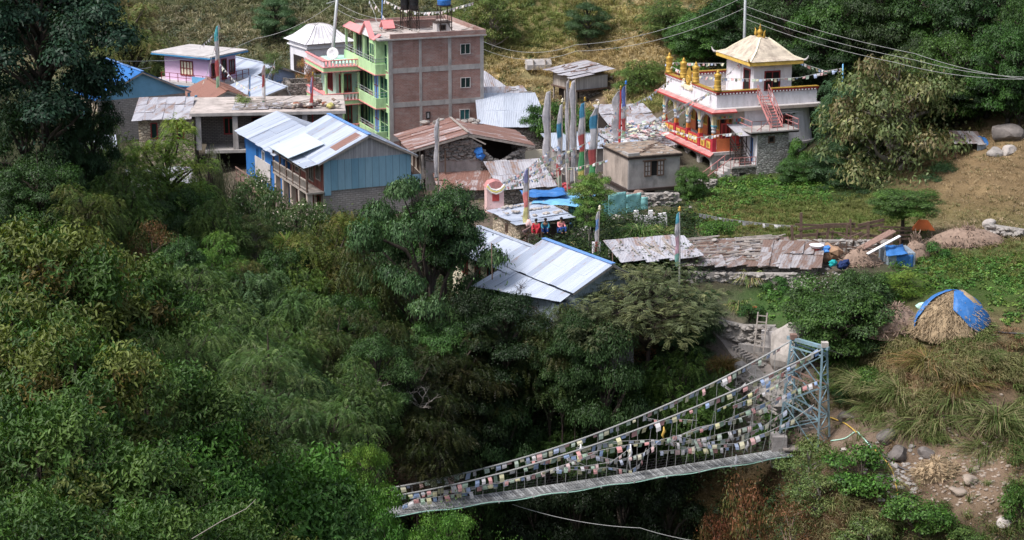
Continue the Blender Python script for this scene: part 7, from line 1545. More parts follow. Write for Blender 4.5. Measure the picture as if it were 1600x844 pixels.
tree('tiered', 'pale blue green tree at left of valley middle', 405, 460, 110, 90, 112, (1.5, 1.5, 1.5)); tree('tiered', 'blue green tree in front of the olive feathery tree', 465, 490, 110, 80, 110, (1.1, 1.2, .9)); tree('olive', 'greenish olive tree under the blue green trees', 520, 530, 120, 100, 108, (.75, .85, .8))
tree('feather', 'feathery tree at left below the rounded green tree', 300, 450, 130, 70, 100, (.9, .95, .9)); tree('broad', 'dark green tree in the left valley dip', 215, 440, 110, 80, 98, (.7, .8, .75)); tree('feather', 'long feathery tree in front of valley dip', 360, 520, 160, 80, 92, (.85, .9, .8))
tree('near_feather', 'feathery tree with drooping sprays at lower left centre', 300, 535, 150, 110, 62, (1.0, 1.0, .9)); tree('near_feather', 'feathery tree with pale sprays right of lower left centre', 420, 570, 150, 95, 60, (1.05, 1.0, 1.0)); tree('near_feather', 'feathery tree reaching towards the dark gorge', 520, 655, 150, 110, 58, (.95, .95, .9))
tree('near_feather', 'feathery tree above the near leaf bushes at left', 200, 490, 150, 100, 60, (.95, .9, .8)); tree('near_feather', 'feathery tree below the pale spray tree', 420, 650, 150, 100, 57, (.7, .75, .7))
tree('bigtree', 'largest broad crowned tree at centre before the timber house', 668, 425, 300, 300, 118, (.95, 1.05, 1.0), tr=.4); tree('broad', 'rounded green tree topping the large centre tree', 695, 318, 120, 70, 119, (.9, .95, 1.05))
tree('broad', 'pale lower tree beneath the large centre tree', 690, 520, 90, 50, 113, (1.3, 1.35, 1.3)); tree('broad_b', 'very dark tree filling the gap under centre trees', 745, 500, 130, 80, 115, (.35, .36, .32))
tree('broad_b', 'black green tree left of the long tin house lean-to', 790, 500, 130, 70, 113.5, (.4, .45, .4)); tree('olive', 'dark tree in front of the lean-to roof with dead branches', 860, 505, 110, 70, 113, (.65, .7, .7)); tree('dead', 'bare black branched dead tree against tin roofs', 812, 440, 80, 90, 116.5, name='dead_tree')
tree('olive', 'dark red green tree at edge of gorge', 720, 560, 150, 90, 112, (.28, .28, .24)); tree('broad_b', 'bright leafed small tree on gorge edge below centre', 590, 565, 110, 70, 104, (1.1, 1.2, .9)); tree('olive', 'shade tinted olive tree hanging over the gorge', 650, 600, 120, 90, 106, (.26, .3, .24)); tree('dead_pale', 'pale bare tangled branches over the dark gorge', 655, 612, 110, 50, 104.5, name='dead_tree', trunk=False); tree('dead_pale', 'smaller pale bare branches left in dark gorge', 595, 598, 70, 40, 102, name='dead_tree', trunk=False)  # olive tints lowered to paint the gorge shade into the leaves
tree('broad_b', 'leafy tree climbing left edge of the middle thicket', 835, 545, 110, 80, 117, (1.0, 1.05, .9)); tree('broad_b', 'leafy tree low on the gorge side of thicket', 790, 670, 110, 90, 112, (.85, .95, .8)); tree('broad_b', 'leafy tree beneath the climbing tree of thicket', 815, 610, 120, 90, 115, (.85, .9, .75))
tree('umbrella', 'wide umbrella shaped grey green tree above the footbridge', 1013, 482, 225, 130, 115.5, (1.25, 1.2, 1.1), tr=.28); tree('tiered', 'dark drooping tree at right side of umbrella tree', 1092, 500, 70, 110, 119.5, (.6, .7, .7)); tree('umbrella', 'lower grey green tree left of umbrella tree', 925, 515, 110, 80, 112.5, (1.0, 1.0, .95))
tree('feather', 'feathery tree in middle of the thicket above bridge', 880, 590, 120, 80, 116.5, (.9, .9, .8)); tree('feather', 'broad feathery tree right in front of the thicket', 965, 615, 180, 80, 116, (.85, .9, .65)); tree('feather', 'feathery tree near upper path above the bridge flags', 1065, 590, 130, 80, 114, (.9, 1.0, .7)); tree('rust_shrub', 'reddish tree patch within the thicket', 925, 545, 100, 60, 117, (.8, .9, .8)); tree('feather', 'feathery tree just behind footbridge middle', 900, 665, 150, 60, 114.5, (.75, .8, .65)); tree('rust_shrub', 'brownish shrub under the umbrella tree trunk', 990, 545, 90, 45, 119, (.9, .8, .7), 'shrub', 'shrub')
tree('broad_b', 'dark shrub under the right side of umbrella tree', 1060, 550, 90, 50, 118.5, (.7, .8, .6), 'shrub', 'shrub'); tree('feather', 'small tree in front of gorge just left of flags', 790, 735, 70, 40, 112, (.6, .7, .7)); tree('broad_b', 'dark tree hiding the lower wall of tin house', 945, 560, 130, 90, 111.5, (.8, .85, .7)); tree('broad_b', 'leafy bush low under the tin house gable', 900, 520, 90, 60, 112, (.8, .85, .7)); tree('tuft', 'brown grass tuft beside the upper path', 1130, 562, 50, 50, 117, (1.2, .75, .6), 'grass_clump', 'grass clump')
for i, (k, x, y, w_, h_, Y, tn_, lb) in enumerate((('broad', 60, 275, 130, 60, 112, (.7,.75,.65), 'dark bushy tree under the evergreen trunk'), ('feather', 190, 300, 110, 70, 118, (1.1,1.1,.9), 'feathery tree left of the yellow green trees'), ('olive', 130, 320, 110, 70, 110, (.9,1,.8), 'olive tree above the near rust bushes'), ('broad_b', 235, 340, 90, 50, 120, (1,1,.8), 'leafy shrubby tree under the yellow green trees'), ('olive', 375, 430, 90, 60, 116, (1,.95,.8), 'olive tree left of the blue green valley trees'),
    ('feather', 470, 440, 80, 50, 118, (1.2,1.2,.8), 'light feathery tree between olive trees'), ('broad', 545, 480, 90, 60, 114, (.7,.8,.6), 'dark leafed tree under the olive brown tree'), ('feather', 440, 530, 110, 60, 104, (.9,.95,.75), 'feathery tree below blue green valley tree'), ('olive', 590, 520, 100, 80, 110, (.5,.55,.45), 'dark tree at left wall of the gorge'), ('broad', 260, 480, 110, 60, 92, (.85,.95,.7), 'green tree above the drooping spray trees'),
    ('feather', 560, 600, 110, 70, 92, (.75,.8,.65), 'feathery tree above the dark gorge bend'), ('broad_b', 470, 600, 100, 60, 88, (.7,.8,.6), 'leafy tree between feathery gorge trees'), ('olive', 680, 660, 110, 80, 104, (.35,.38,.3), 'shade tinted tree deep in the gorge'), ('broad_b', 750, 620, 100, 80, 112, (.4,.42,.35), 'almost black tree in the middle of gorge'), ('broad_b', 880, 540, 90, 50, 112, (.8,.85,.65), 'leafy tree below the tin house corner'),  # low tints on gorge trees put the shade into their leaf colour
    ('olive', 545, 350, 70, 30, 137, (1.3,1.3,.9), 'low olive shrub at foot of the grey brick wall'), ('broad', 595, 345, 50, 30, 136, (1,1.1,.9), 'small shrub right at foot of grey brick wall'), ('feather', 1130, 600, 60, 40, 113.5, (.8,.9,.7), 'small feathery tree at end of path thicket'))): tree(k, lb, x, y, w_, h_, Y, tn_)
for x, y, w_, lb in ((840, 800, 120, 'bush tinted black for shade under the middle of footbridge'), (905, 795, 130, 'shade tinted bush right of the black bush under footbridge'), (975, 785, 130, 'shade tinted bush under the right half of footbridge deck'), (1045, 780, 110, 'shade tinted bush left of the red brown weeds')): tree('broad_b', lb, x, y, w_, 80, 109.5, (.22, .24, .2), 'shrub', 'shrub')  # very low tint paints the black gorge shade into these bushes
# ---- bottom centre, nearer
tree('mid_leafy', 'bright green leafy tree at bottom centre', 560, 775, 180, 150, 46, (.8, .85, .8)); tree('mid_leafy', 'bright green leafy tree rising before the left bridge end', 700, 808, 125, 90, 45, (1.0, 1.0, 1.0)); tree('mid_leafy', 'yellow green tree top left of bridge landing', 575, 700, 80, 70, 47, (1.3, 1.05, 1.0)); tree('mid_leafy', 'leafy tree top at bottom edge near centre', 785, 848, 130, 60, 45, (.85, .85, .85)); tree('mid_leafy', 'dark leafy tree below the bright one at bottom', 560, 810, 150, 110, 43, (.6, .7, .65))
tree('mid_leafy', 'low leafy tree at bottom edge under bridge deck', 850, 862, 120, 60, 46, (.6, .7, .6)); tree('mid_leafy', 'leafy tree between the glossy bushes and bridge landing', 505, 740, 130, 130, 44, (.65, .8, .65))
tree('near_green', 'glossy green leaf bush at lower middle left', 430, 745, 300, 200, 21, (1.25, 1.25, 1.1), 'near_bush', 'bush'); tree('near_green', 'glossy green leaf bush in the lower left foreground', 300, 690, 260, 190, 19, (1.2, 1.2, 1), 'near_bush', 'bush'); tree('near_green', 'dark glossy bush at bottom left of centre', 500, 800, 240, 150, 24, (1, 1, .9), 'near_bush', 'bush')
NB = [(60, 350, 300, 19, 1, 'orange tinged bush with topmost sprays at left edge'), (170, 400, 280, 20, 1, 'orange tinged bush right of the topmost sprays'), (20, 470, 300, 16, 1, 'red brown leaved bush at left edge middle'), (120, 520, 300, 15, 1, 'rust speckled bush at middle left'), (230, 560, 280, 17, 0, 'olive leaved bush right of the rust speckled bush'),
      (60, 640, 320, 13, 0, 'olive leaved bush low at left edge'), (180, 700, 320, 13, 0, 'twiggy olive bush at lower left'), (330, 620, 240, 20, 0, 'olive bush below the feathery tree sprays'), (60, 780, 320, 11, 0, 'grey green bush in the bottom left corner'), (220, 800, 320, 11.5, 0, 'grey green bush on the bottom edge at left'), (360, 800, 280, 14, 0, 'leafy bush on the bottom edge left of glossy bush'), (10, 560, 260, 17, 1, 'brown leaved bush behind the left edge bushes')]
for x, y, w_, Y, k, lb in NB: tree('near_bush_rust' if k else 'near_bush', lb, x, y+30, w_, w_*.75, Y, (1.25, 1.3, 1.0) if k else (1.25, 1.3, 1.0), 'near_bush', 'bush')
for i, (pts, lb) in enumerate((([(300,842),(345,815),(385,795),(400,780)], 'thin pale twig at bottom beside glossy bush'),)):
    P = [PY(x, y, 10.8) for x, y in pts]; o0 = P[0].copy(); t = MB().tube([q-o0 for q in P], [.0035, .003, .0025, .0015], 5).build('twig', 'grey_timber', None, True); t.location = o0; tag(t, lb, 'twig')
# ---- right side

tree('broad', 'bushy green tree above the footbridge tower', 1312, 490, 165, 130, 116.5, (1.15, 1.1, 1.0)); tree('broad', 'small bushy tree top beside stick hut', 1345, 440, 80, 50, 117.5, (1.2, 1.15, 1.1)); tree('feather_bright', 'small bright feathery tree right of bushy tree', 1410, 447, 68, 50, 119, (.8, .85, .7)); tree('broad', 'small round tree before the orange tent', 1412, 318, 104, 50, 133, (1.5, 1.4, 1.1), tr=.17, ext=False)
tree('walnut', 'large yellowish walnut tree right of the monastery', 1400, 208, 225, 250, 150, (1.05, 1.1, 1.0), 'walnut_tree', tr=.3); tree('walnut', 'lower yellowish tree beneath the large walnut tree', 1390, 300, 120, 70, 149, (.8, .9, .8), 'walnut_tree')
tree('tiered', 'dark blue green tree touching the monastery wall', 1328, 195, 100, 150, 157, (1.0, 1.15, 1.4)); tree('broad_b', 'dark rounded tree under the blue green tree', 1315, 262, 90, 80, 152, (.9, 1.0, 1.0)); tree('broad_b', 'low dark tree at right end of the meadow', 1335, 310, 110, 60, 149, (.7, .8, .7)); tree('broad_b', 'dark shrub mass between walnut tree and brown field', 1480, 290, 90, 70, 146, (.75, .9, .8)); tree('broad', 'small dark shrub right of dark mass', 1500, 320, 60, 40, 142, (.8, .95, .8), 'shrub', 'shrub')
tree('broad', 'green bush before the monastery steps', 1080, 287, 48, 60, 149, (1.5, 1.5, 1.2), 'shrub', 'shrub'); tree('broad', 'leafy bush under monastery annex right side', 1245, 268, 60, 50, 153.5, (1.2, 1.3, 1.1), 'shrub', 'shrub'); tree('shrub', 'climbing leaves at the right foot of monastery', 1250, 240, 40, 50, 155.5, (1, 1.2, 1), 'shrub', 'shrub')
tree('walnut', 'leafy sapling in front of turquoise fence', 925, 300, 66, 60, 133, (1.1, 1.7, .9), 'sapling'); tree('walnut', 'lower leaves of the sapling by the lane', 921, 332, 50, 50, 132, (.9, 1.5, .8), 'sapling')
tree('reed', 'large clump of drooping reeds below white wall', 1000, 358, 80, 50, 134, (.8, 1.1, .9), 'reed_clump', 'grass clump'); tree('reed', 'reed clump right of the large reeds', 1035, 358, 50, 50, 134.5, (1, 1.1, .9), 'reed_clump', 'grass clump'); tree('reed', 'reed clump left of the large reeds', 970, 362, 45, 45, 133.5, (.6, .9, .7), 'reed_clump', 'grass clump')
tree('reed', 'tall pale reed clump in front of rusty sheds', 1172, 425, 60, 58, 124, (1.4, 1.3, 1.3), 'reed_clump', 'grass clump'); tree('reed', 'low reed clump below the tall pale reeds', 1155, 470, 55, 50, 122, (1.2, 1.3, 1.1), 'reed_clump', 'grass clump'); tree('shrub', 'round green bush in front of the rusty sheds', 1212, 447, 45, 38, 122.5, (.7, 1, .9), 'shrub', 'shrub'); tree('shrub', 'leafy plant behind rusty shed roof', 1120, 358, 70, 34, 134, (.9, 1.1, .8), 'shrub', 'shrub'); tree('shrub', 'small dark shrub on the terrace wall', 1172, 487, 45, 30, 120.5, (.5, .7, .7), 'shrub', 'shrub')
tree('shrub', 'green creeper growing over pole pen fence', 1315, 385, 30, 34, 132, (.8, 1.1, 1), 'shrub', 'shrub'); tree('shrub', 'leafy plant in green field behind haystack', 1487, 427, 40, 28, 124, (.8, 1.3, .9), 'shrub', 'shrub'); tree('shrub', 'dark shrub right of stalk heap', 1465, 395, 44, 36, 127, (.7, 1, .9), 'shrub', 'shrub')
tree('shrub', 'bright green shrub under the tower right side', 1345, 742, 125, 90, 101.5, (.8, 1.05, .7), 'shrub', 'shrub'); tree('pale_shrub', 'pale green shrub at right end of footbridge deck', 1265, 712, 95, 55, 106, (.9, 1.0, .8), 'shrub', 'shrub'); tree('pale_shrub', 'pale grassy shrub left of bright green shrub', 1280, 775, 100, 80, 101, (.8, .9, .7), 'shrub', 'shrub')
tree('rust_shrub', 'red brown weeds below the footbridge deck', 1170, 790, 110, 100, 101, (1, .95, .9), 'shrub', 'shrub'); tree('rust_shrub', 'red brown weeds at bottom right of the gorge', 1235, 820, 110, 80, 99, (.9, .95, .9), 'shrub', 'shrub'); tree('rust_shrub', 'small red weeds left at foot of gorge', 1120, 830, 70, 60, 101, (.8, .6, .6), 'shrub', 'shrub'); tree('shrub', 'green shrub on the bottom edge below landslip', 1440, 805, 110, 70, 98, (.8, 1.0, .7), 'shrub', 'shrub'); tree('pale_shrub', 'pale shrub at bottom edge left of landslip', 1360, 835, 110, 60, 97.5, (.8, .9, .7), 'shrub', 'shrub'); tree('shrub', 'green shrub in the bottom right corner', 1590, 790, 70, 90, 97, (.8, .95, .7), 'shrub', 'shrub'); tree('shrub', 'low green shrub at bottom between corner and landslip', 1520, 838, 70, 34, 96.5, (.9, .9, .8), 'shrub', 'shrub')
tree('shrub', 'dense low shrub left of the tower foot', 1200, 668, 70, 60, 113.5, (.7, .95, .7), 'shrub', 'shrub'); tree('shrub', 'shrub on slope right of the tower top', 1310, 590, 70, 70, 115, (.8, .9, .6), 'shrub', 'shrub'); tree('broad_b', 'dark shrub in bank hollow right of tower', 1345, 625, 80, 60, 113, (.6, .8, .6), 'shrub', 'shrub'); tree('shrub', 'green shrub right of the tower above boulders', 1370, 600, 80, 50, 111, (.8, .9, .7), 'shrub', 'shrub')
TL = ['grass tussock high on the bank left of others', 'grass tussock behind the round dark boulder', 'big pale tussock over the dark boulders', 'long drooping tussock in middle of the bank', 'tussock at left lip of the landslip', 'green tussock at right edge above landslip', 'tall pale tussock right of the landslip', 'tussock hanging over the right bank edge', 'lowest tussock at right edge', 'brown tussock on bank top under haystack', 'brown tussock right below haystack', 'yellow tussock in the field corner beside haystack', 'tussock between bank shrubs', 'small tussock above buried boulders', 'pale tussock at left side of bank', 'tussock on bank below brown tussock']
TP = [(1355,590,80,60,110.5),(1380,630,90,70,109),(1430,650,110,90,107),(1470,640,110,100,106.5),(1490,610,90,80,107),(1560,640,110,90,105),(1580,680,100,90,104),(1545,690,80,80,103.5),(1590,730,80,70,102),(1450,555,90,60,110),(1510,560,90,50,110),(1548,548,40,34,109.5),(1330,575,70,60,114),(1460,690,60,60,105.5),(1405,600,90,70,109),(1500,590,80,60,108)]
for lb, (x, y, w_, h_, Y) in zip(TL, TP): tree('tuft', lb, x, y, w_, h_, Y, (1, 1.0, .95) if 'brown' not in lb else (1.1, .75, .65), 'grass_clump', 'grass clump')
# ---- hillside trees
HT = [('broad_b', 920, 38, 62, 62, 203, (1.1, 1.1, 1.1), 'dark round tree alone on the dry hillside'), ('walnut', 770, 28, 80, 90, 207, (1, 1.2, .8), 'thin green tree on hill right of blue tank'), ('feather', 1045, 30, 80, 60, 200, (1.2, 1.1, 1.1), 'grey tree at top left of the dark hill wood'), ('broad', 1105, 55, 100, 80, 192, (1.3, 1.4, 1.1), 'bright green tree left of the hilltop pole'), ('broad', 1070, 65, 60, 50, 193, (1.2, 1.3, 1.0), 'small green tree at left edge of hill wood'), ('broad', 1155, 40, 90, 80, 190, (1.0, 1.1, 1), 'green tree right behind the temple roof'),
      ('broad_b', 1235, 45, 110, 110, 186, (.8, .85, .8), 'dark tree right above the hipped temple roof'), ('broad', 1310, 60, 110, 110, 182, (1.1, 1.1, 1), 'green tree in the hill wood above power lines'), ('broad_b', 1290, 110, 90, 70, 178, (.75, .8, .7), 'dark tree behind prayer flags'), ('broad_b', 1385, 50, 110, 110, 184, (.6, .6, .55), 'very dark tree in centre of hill wood'), ('broad', 1450, 45, 120, 100, 178, (1.0, 1.0, .95), 'leafy tree at the top of hill wood'), ('broad', 1545, 35, 130, 110, 176, (1.0, 1.05, .95), 'leafy tree in upper right corner'), ('broad', 1500, 120, 110, 100, 170, (1.1, 1.15, .9), 'green tree right behind the walnut tree'), ('broad', 1580, 110, 100, 110, 169, (.95, 1.05, .9), 'tall tree at right edge above the lean-to'), ('broad_b', 1530, 150, 120, 50, 168, (.5, .55, .5), 'dark low trees above the grassy slope'), ('broad_b', 1440, 130, 90, 90, 174, (.6, .6, .55), 'dark tree between walnut and green tree'), ('broad_b', 1210, 5, 110, 70, 195, (1, 1, .9), 'tree at top edge right of hilltop pole'), ('broad_b', 1340, 0, 110, 70, 192, (.9, .9, .8), 'tree at the top edge centre of hill wood'), ('broad', 1600, 60, 60, 100, 172, (.9, 1, .9), 'tree cut by the right edge at top'),
      ('broad', 1545, 128, 110, 90, 166, (.7, .75, .7), 'tall tree standing above the lean-to on right slope'), ('broad_b', 1595, 150, 70, 80, 163, (.5, .55, .5), 'dark tree at right edge above the slab boulder'), ('broad', 1466, 158, 70, 80, 160, (.8, .85, .7), 'tree directly behind right side of the walnut'),
      ('olive', 205, 55, 110, 100, 205, (2.0, 1.8, 2.2), 'haze greyed olive tree behind the evergreen at upper left'), ('weeping', 262, 85, 60, 60, 206, (1.1, 1.2, 1), 'greenish weeping tree behind pink house'), ('olive', 195, 5, 90, 60, 212, (1.8, 1.3, 2.2), 'brownish tree at top edge right of evergreen'), ('broad_b', 430, 25, 60, 50, 230, (1.6, 1.6, 1.8), 'haze tinted dark shrub on the far left hill'), ('broad_b', 480, 60, 60, 40, 226, (1.5, 1.5, 1.6), 'haze tinted shrub behind white pavilion roof'), ('broad_b', 590, 15, 70, 50, 228, (1.7, 1.6, 1.6), 'haze tinted shrub behind the brick house masts'), ('shrub', 1080, 110, 60, 40, 184, (1.0, 1.2, 1), 'shrub on hillside left of the temple ornaments'), ('feather', 1000, 120, 70, 50, 186, (1.4, 1.3, 1.2), 'pale bush on slope between hut and monastery'), ('broad_b', 745, 60, 30, 26, 203, (1.1, 1.2, 1.1), 'small dark shrub near hillside stream bed'), ('shrub', 860, 176, 50, 40, 166, (.8, 1, .8), 'bush behind the tall flag banners'), ('shrub', 905, 178, 50, 40, 165, (.9, 1.1, .9), 'bush below the hut on posts'), ('shrub', 830, 175, 36, 30, 166.5, (.6, .8, .7), 'dark bush right of the silver shed'), ('pale_shrub', 425, 92, 30, 22, 181, (.9, 1, .9), 'pale bush growing beside grey walls'), ('rust_shrub', 480, 100, 36, 22, 180, (2.2, 2.0, 1.8), 'dry orange creeper over grey wall'), ('pale_shrub', 380, 165, 40, 34, 165, (1.2, 1.3, 1.1), 'thin twiggy pale shrub before white house wall')]  # far left tints raised and greyed so the colour holds the haze
for i, (k, x, y, w_, h_, Y, tn_, lb) in enumerate(HT):
    if i < 22: Y = min(Y, GP(x, y+h_*(.62 if i < 5 or i > 18 else .75)).y)
    if 4 < i < 19: w_ *= 1.2; h_ *= 1.35; y -= 6; tn_ = tuple(q*v for q, v in zip(tn_, ((1.05, 1.0, .85), (.8, .85, .75), (.55, .6, .6))[i % 3]))
    tree(k, lb, x, y, w_, h_, Y, tn_, 'tree' if 'shrub' not in lb and 'bush' not in lb else 'shrub', 'tree' if 'shrub' not in lb and 'bush' not in lb else 'shrub')

# ================================================================ GROUND COVER (stuff)
def inz(px, py, rects):
    r = np.zeros(len(px))
    for x0, x1, y0, y1, v in rects:
        e = np.clip(np.minimum.reduce([(px-x0)/18, (x1-px)/18, (py-y0)/10, (y1-py)/10])+.5, 0, 1); r = np.maximum(r, e*v)
    return r
def bigpatch(P): return (np.sin(P[:, 0]*.16+1.3*np.sin(P[:, 1]*.11+P[:, 2]*.2))+np.sin(P[:, 1]*.23+P[:, 2]*.35+P[:, 0]*.07))*.5
def scatter(x0, x1, y0, y1, n, rects, excl=(), hidden=True):
    X = rng.uniform(x0, x1, n); Y = rng.uniform(y0, y1, n); Z = gzv(X, Y); px, py = proj(X, Y, Z)
    w_ = inz(px, py, rects)
    if excl: w_ = w_*(1-inz(px, py, excl))
    patch = .5+.5*np.sin(X*.7+np.sin(Y*.4)*2)*np.sin(Y*.6+np.sin(X*.5)*2)
    k = rng.random(n) < w_*(.55+.45*patch); return np.stack([X[k], Y[k], Z[k]], 1), px[k], py[k], patch[k]
def grass_stuff(name, label, P, per, L, W, cols, bend=.6, spread=.3, cat='grass', lean=None):
    n = len(P)*per; idx = np.repeat(np.arange(len(P)), per); a = rng.uniform(0, 2*PI, n); d = np.stack([np.cos(a), np.sin(a), np.zeros(n)], 1)*rng.uniform(.2, 1.2, (n, 1))
    if lean is not None: d = d+np.array(lean)
    B_ = P[idx]+d*spread*rng.random((n, 1)); tl = rng.uniform(.6, 1.3, len(P))[idx]; pi = np.clip(((bigpatch(P)*.5+.5)*len(cols)+rng.normal(0, .6, len(P))).astype(int), 0, len(cols)-1); ct = palette(len(P), cols, .2, pi)[idx]*(1+rng.normal(0, .15, (n, 1)))
    V, F, C = blades(B_-np.array([0, 0, .05]), L*tl*rng.uniform(.7, 1.2, n), W*rng.uniform(.6, 1.2, n), d, np.clip(ct, .002, 1), bend)
    o = link(name, mesh_np(name, V, F, C, 'grass')); tag(o, label, cat, kind='stuff')
def leaf_stuff(name, label, P, per, H, ll, lw, cols, spread=.4, cat='undergrowth'):
    n = len(P)*per; idx = np.repeat(np.arange(len(P)), per); d = rndv(n); d[:, 2] = np.abs(d[:, 2]); sz = rng.uniform(.5, 1.3, len(P))[idx][:, None]
    O = P[idx]+d*np.array([spread, spread, H])*sz*rng.uniform(.4, 1, (n, 1)); N_ = nrm(d+np.array([0, 0, .8])+rng.normal(0, .4, (n, 3))); D_ = nrm(np.cross(N_, rndv(n)))
    V, F, C = leaf_arrays(O, D_, N_, ll*rng.uniform(.6, 1.3, n), lw*rng.uniform(.7, 1.2, n), np.clip(palette(len(P), cols, .25)[idx]*(1+rng.normal(0, .2, (n, 1))), .002, 1))
    o = link(name, mesh_np(name, V, F, C, 'leaf')); tag(o, label, cat, kind='stuff')
P, *_ = scatter(-12, 36, 180, 235, 21000, [(690, 1110, -80, 175, 1)], [(850, 955, 120, 175, .9), (760, 860, 120, 170, .6)])
grass_stuff('hill_grass', 'dry golden tussock grass covering the hillside behind the hut', P, 26, .85, .028, [(.2, .24, .08), (.27, .27, .1), (.4, .34, .16), (.5, .39, .22), (.44, .34, .18)], .5, .5)
P, *_ = scatter(-75, 0, 195, 275, 18000, [(-100, 760, -120, 150, 1)])
grass_stuff('far_hill_grass', 'pale grass with haze tinted in on the far left hillside', P, 16, 1.1, .04, [(.13, .16, .085), (.17, .19, .1), (.22, .21, .12), (.28, .25, .16)], .45, .6)  # pale, greyed blade colours carry the distant haze
P, *_ = scatter(-75, 0, 195, 275, 3600, [(-100, 760, -120, 150, .8)])
leaf_stuff('hill_scrub', 'haze tinted green scrub dotted over the far left hillside', P, 70, 1.5, .34, .16, [(.09, .11, .065), (.07, .095, .06), (.11, .12, .07), (.14, .12, .08)], 1.1)  # leaf colours desaturated to paint in the far haze
P, *_ = scatter(-8, 36, 180, 215, 1300, [(690, 1110, -80, 165, .8)], [(850, 955, 70, 175, .9)])
leaf_stuff('hill_scrub', 'scattered green scrub among dry hillside grass', P, 60, .6, .24, .11, [(.08, .12, .04), (.06, .1, .035)], .6)
P, *_ = scatter(12, 60, 160, 235, 3000, [(1080, 1700, -150, 215, 1)])
leaf_stuff('wood_undergrowth', 'dark undergrowth beneath the hillside wood', P, 40, 1.2, .36, .17, [(.03, .06, .02), (.025, .045, .016), (.045, .07, .02)], 1.0)
P, *_ = scatter(14, 38, 128, 160, 6000, [(1078, 1440, 308, 378, 1)], [(1230, 1390, 372, 420, 1)])
grass_stuff('meadow_grass', 'short yellow green grass in the meadow below monastery', P, 16, .42, .022, [(.14, .16, .05), (.11, .15, .04), (.18, .16, .06)], .4, .35)
P, *_ = scatter(10, 40, 110, 165, 12000, [(1085, 1300, 278, 318, 1), (1190, 1262, 458, 505, 1), (1445, 1640, 405, 505, .9), (1395, 1470, 400, 470, .5), (1075, 1150, 320, 360, .6)], [(1430, 1550, 450, 525, 1)])
leaf_stuff('garden_plants', 'bright green leafy vegetable plants in garden plots', P, 20, .35, .2, .13, [(.07, .17, .03), (.055, .13, .025), (.1, .2, .04), (.13, .2, .04)], .38, 'crops')
P, *_ = scatter(20, 55, 115, 145, 6000, [(1440, 1680, 365, 440, 1)])
grass_stuff('field_grass', 'yellowish green grass along upper edge of right field', P, 12, .4, .022, [(.13, .15, .04), (.1, .14, .035), (.17, .15, .06)], .4, .35)
P, *_ = scatter(24, 60, 140, 175, 3000, [(1490, 1700, 140, 205, 1)])
grass_stuff('slope_grass', 'rough green and brown grass above the lean-to', P, 22, .8, .03, [(.1, .13, .04), (.2, .16, .07), (.28, .18, .09)], .6, .4)
P, *_ = scatter(20, 60, 128, 170, 12000, [(1455, 1700, 200, 378, 1)])
grass_stuff('stubble', 'dry straw stubble on the brown upper field', P, 9, .3, .022, [(.33, .25, .15), (.2, .19, .09), (.38, .29, .19)], .5, .4)
P, *_ = scatter(12, 50, 92, 122, 16000, [(1290, 1720, 505, 700, 1), (1250, 1700, 700, 900, .5)], [(1465, 1580, 600, 830, .95), (1290, 1400, 640, 780, .93), (1390, 1480, 690, 790, .93), (1540, 1620, 500, 560, .9), (1480, 1620, 760, 850, .6)])
grass_stuff('bank_grass', 'tall arching straw and green grass over the right bank', P, 22, .85, .02, [(.08, .12, .035), (.12, .16, .05), (.19, .19, .08), (.25, .21, .11)], .8, .35, lean=(.3, -.35, 0))
P, *_ = scatter(15, 48, 102, 118, 3600, [(1380, 1700, 515, 610, 1)], [(1500, 1540, 560, 640, .5)])
grass_stuff('dry_grass', 'dry red brown grass on top of the right bank', P, 18, .5, .02, [(.2, .13, .07), (.25, .15, .09), (.3, .21, .13)], .7, .35)
P, *_ = scatter(8, 45, 90, 112, 4000, [(1060, 1700, 690, 900, .9)], [(1480, 1570, 640, 800, .95), (1300, 1390, 640, 740, .85), (1390, 1470, 690, 770, .9)])
leaf_stuff('bank_weeds', 'mixed green and brown weeds on the lower right slope', P, 46, .9, .15, .05, [(.08, .1, .03), (.11, .07, .035), (.06, .09, .025), (.15, .1, .05)], .5)
P, *_ = scatter(-60, 26, 84, 142, 20000, [(-400, 1090, 250, 1000, 1), (1090, 1260, 620, 900, .7)], [(560, 880, 345, 400, 1), (690, 1000, 240, 345, 1), (500, 700, 250, 345, 1), (1090, 1180, 480, 640, .9)])
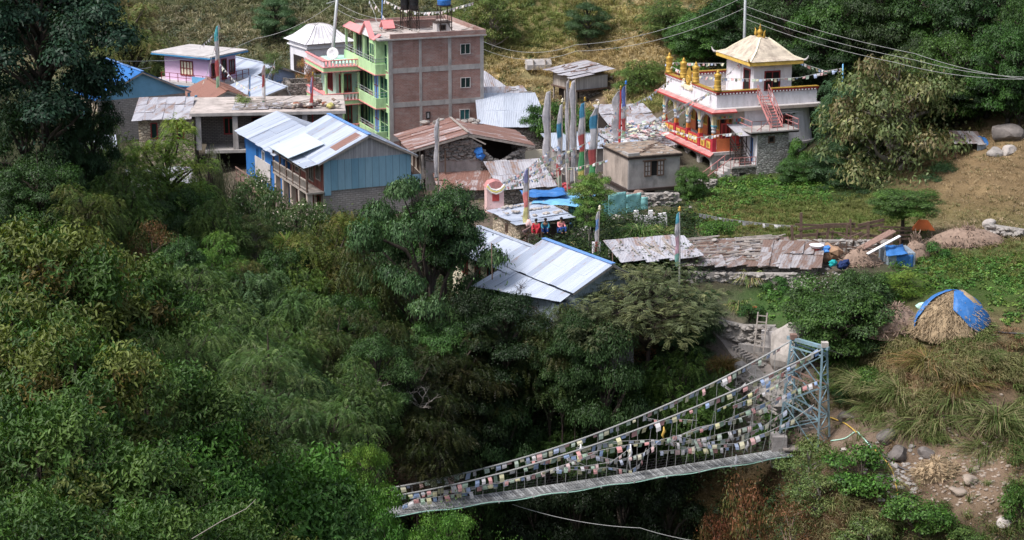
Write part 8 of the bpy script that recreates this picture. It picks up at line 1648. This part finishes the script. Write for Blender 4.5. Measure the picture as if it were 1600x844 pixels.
leaf_stuff('valley_undergrowth', 'dense dark undergrowth filling the valley slopes and gorge', P, 44, 1.9, .26, .12, [(.03, .06, .018), (.02, .042, .013), (.05, .075, .02), (.028, .05, .018)], 1.1)
P, *_ = scatter(-30, 28, 8, 84, 16000, [(-3000, 6000, 150, 9000, 1)])
leaf_stuff('near_undergrowth', 'leafy undergrowth on the near slope below the viewer', P, 30, 1.0, .15, .065, [(.03, .055, .018), (.02, .042, .015), (.045, .07, .02)], .7)
P, *_ = scatter(-10, 35, 120, 165, 700, [(760, 1100, 235, 470, .5), (1080, 1280, 440, 560, .6)], [(800, 900, 330, 400, .7)])
leaf_stuff('village_weeds', 'weeds growing between the sheds and terrace walls', P, 30, .35, .15, .07, [(.09, .13, .04), (.12, .12, .05), (.06, .1, .03)], .4)

# pieces that one could lift off one by one become parts of their own
def split_pieces(o, cap=100):
    bm = bmesh.new(); bm.from_mesh(o.data); seen = set(); isl = []
    for f in bm.faces:
        if f.index in seen: continue
        st = [f]; seen.add(f.index); g = []
        while st:
            q = st.pop(); g.append(q)
            for e in q.edges:
                for k in e.link_faces:
                    if k.index not in seen: seen.add(k.index); st.append(k)
        isl.append(g)
    if not 1 < len(isl) <= cap: bm.free(); return
    base = o.name.split('.')[0]; mats = [m.name for m in o.data.materials]
    for n, g in enumerate(isl):
        vi = {}; vs = []; fs = []
        for f in g:
            for v in f.verts:
                if v.index not in vi: vi[v.index] = len(vs); vs.append(tuple(v.co))
            fs.append([vi[v.index] for v in f.verts])
        me = bpy.data.meshes.new(base); me.from_pydata(vs, [], fs); me.update(); fin(me, mats)
        if n == 0: o.data = me
        else: q = link(base, me, o.parent); q.matrix_local = o.matrix_local.copy()
    bm.free()
for o in list(bpy.data.objects):
    if o.type == 'MESH' and o.parent and o.name.split('.')[0] in ('archway', 'loose_pole', 'ring', 'white_dentil', 'roof_stone', 'roof_rubble', 'post', 'side_post', 'porch_post', 'tiled_eave', 'vent', 'roof_pole', 'rung', 'stand_leg', 'brick_pier', 'gable_roof', 'eave_edge', 'porch_rail', 'window_canopy_bar', 'curtain_post'): split_pieces(o)
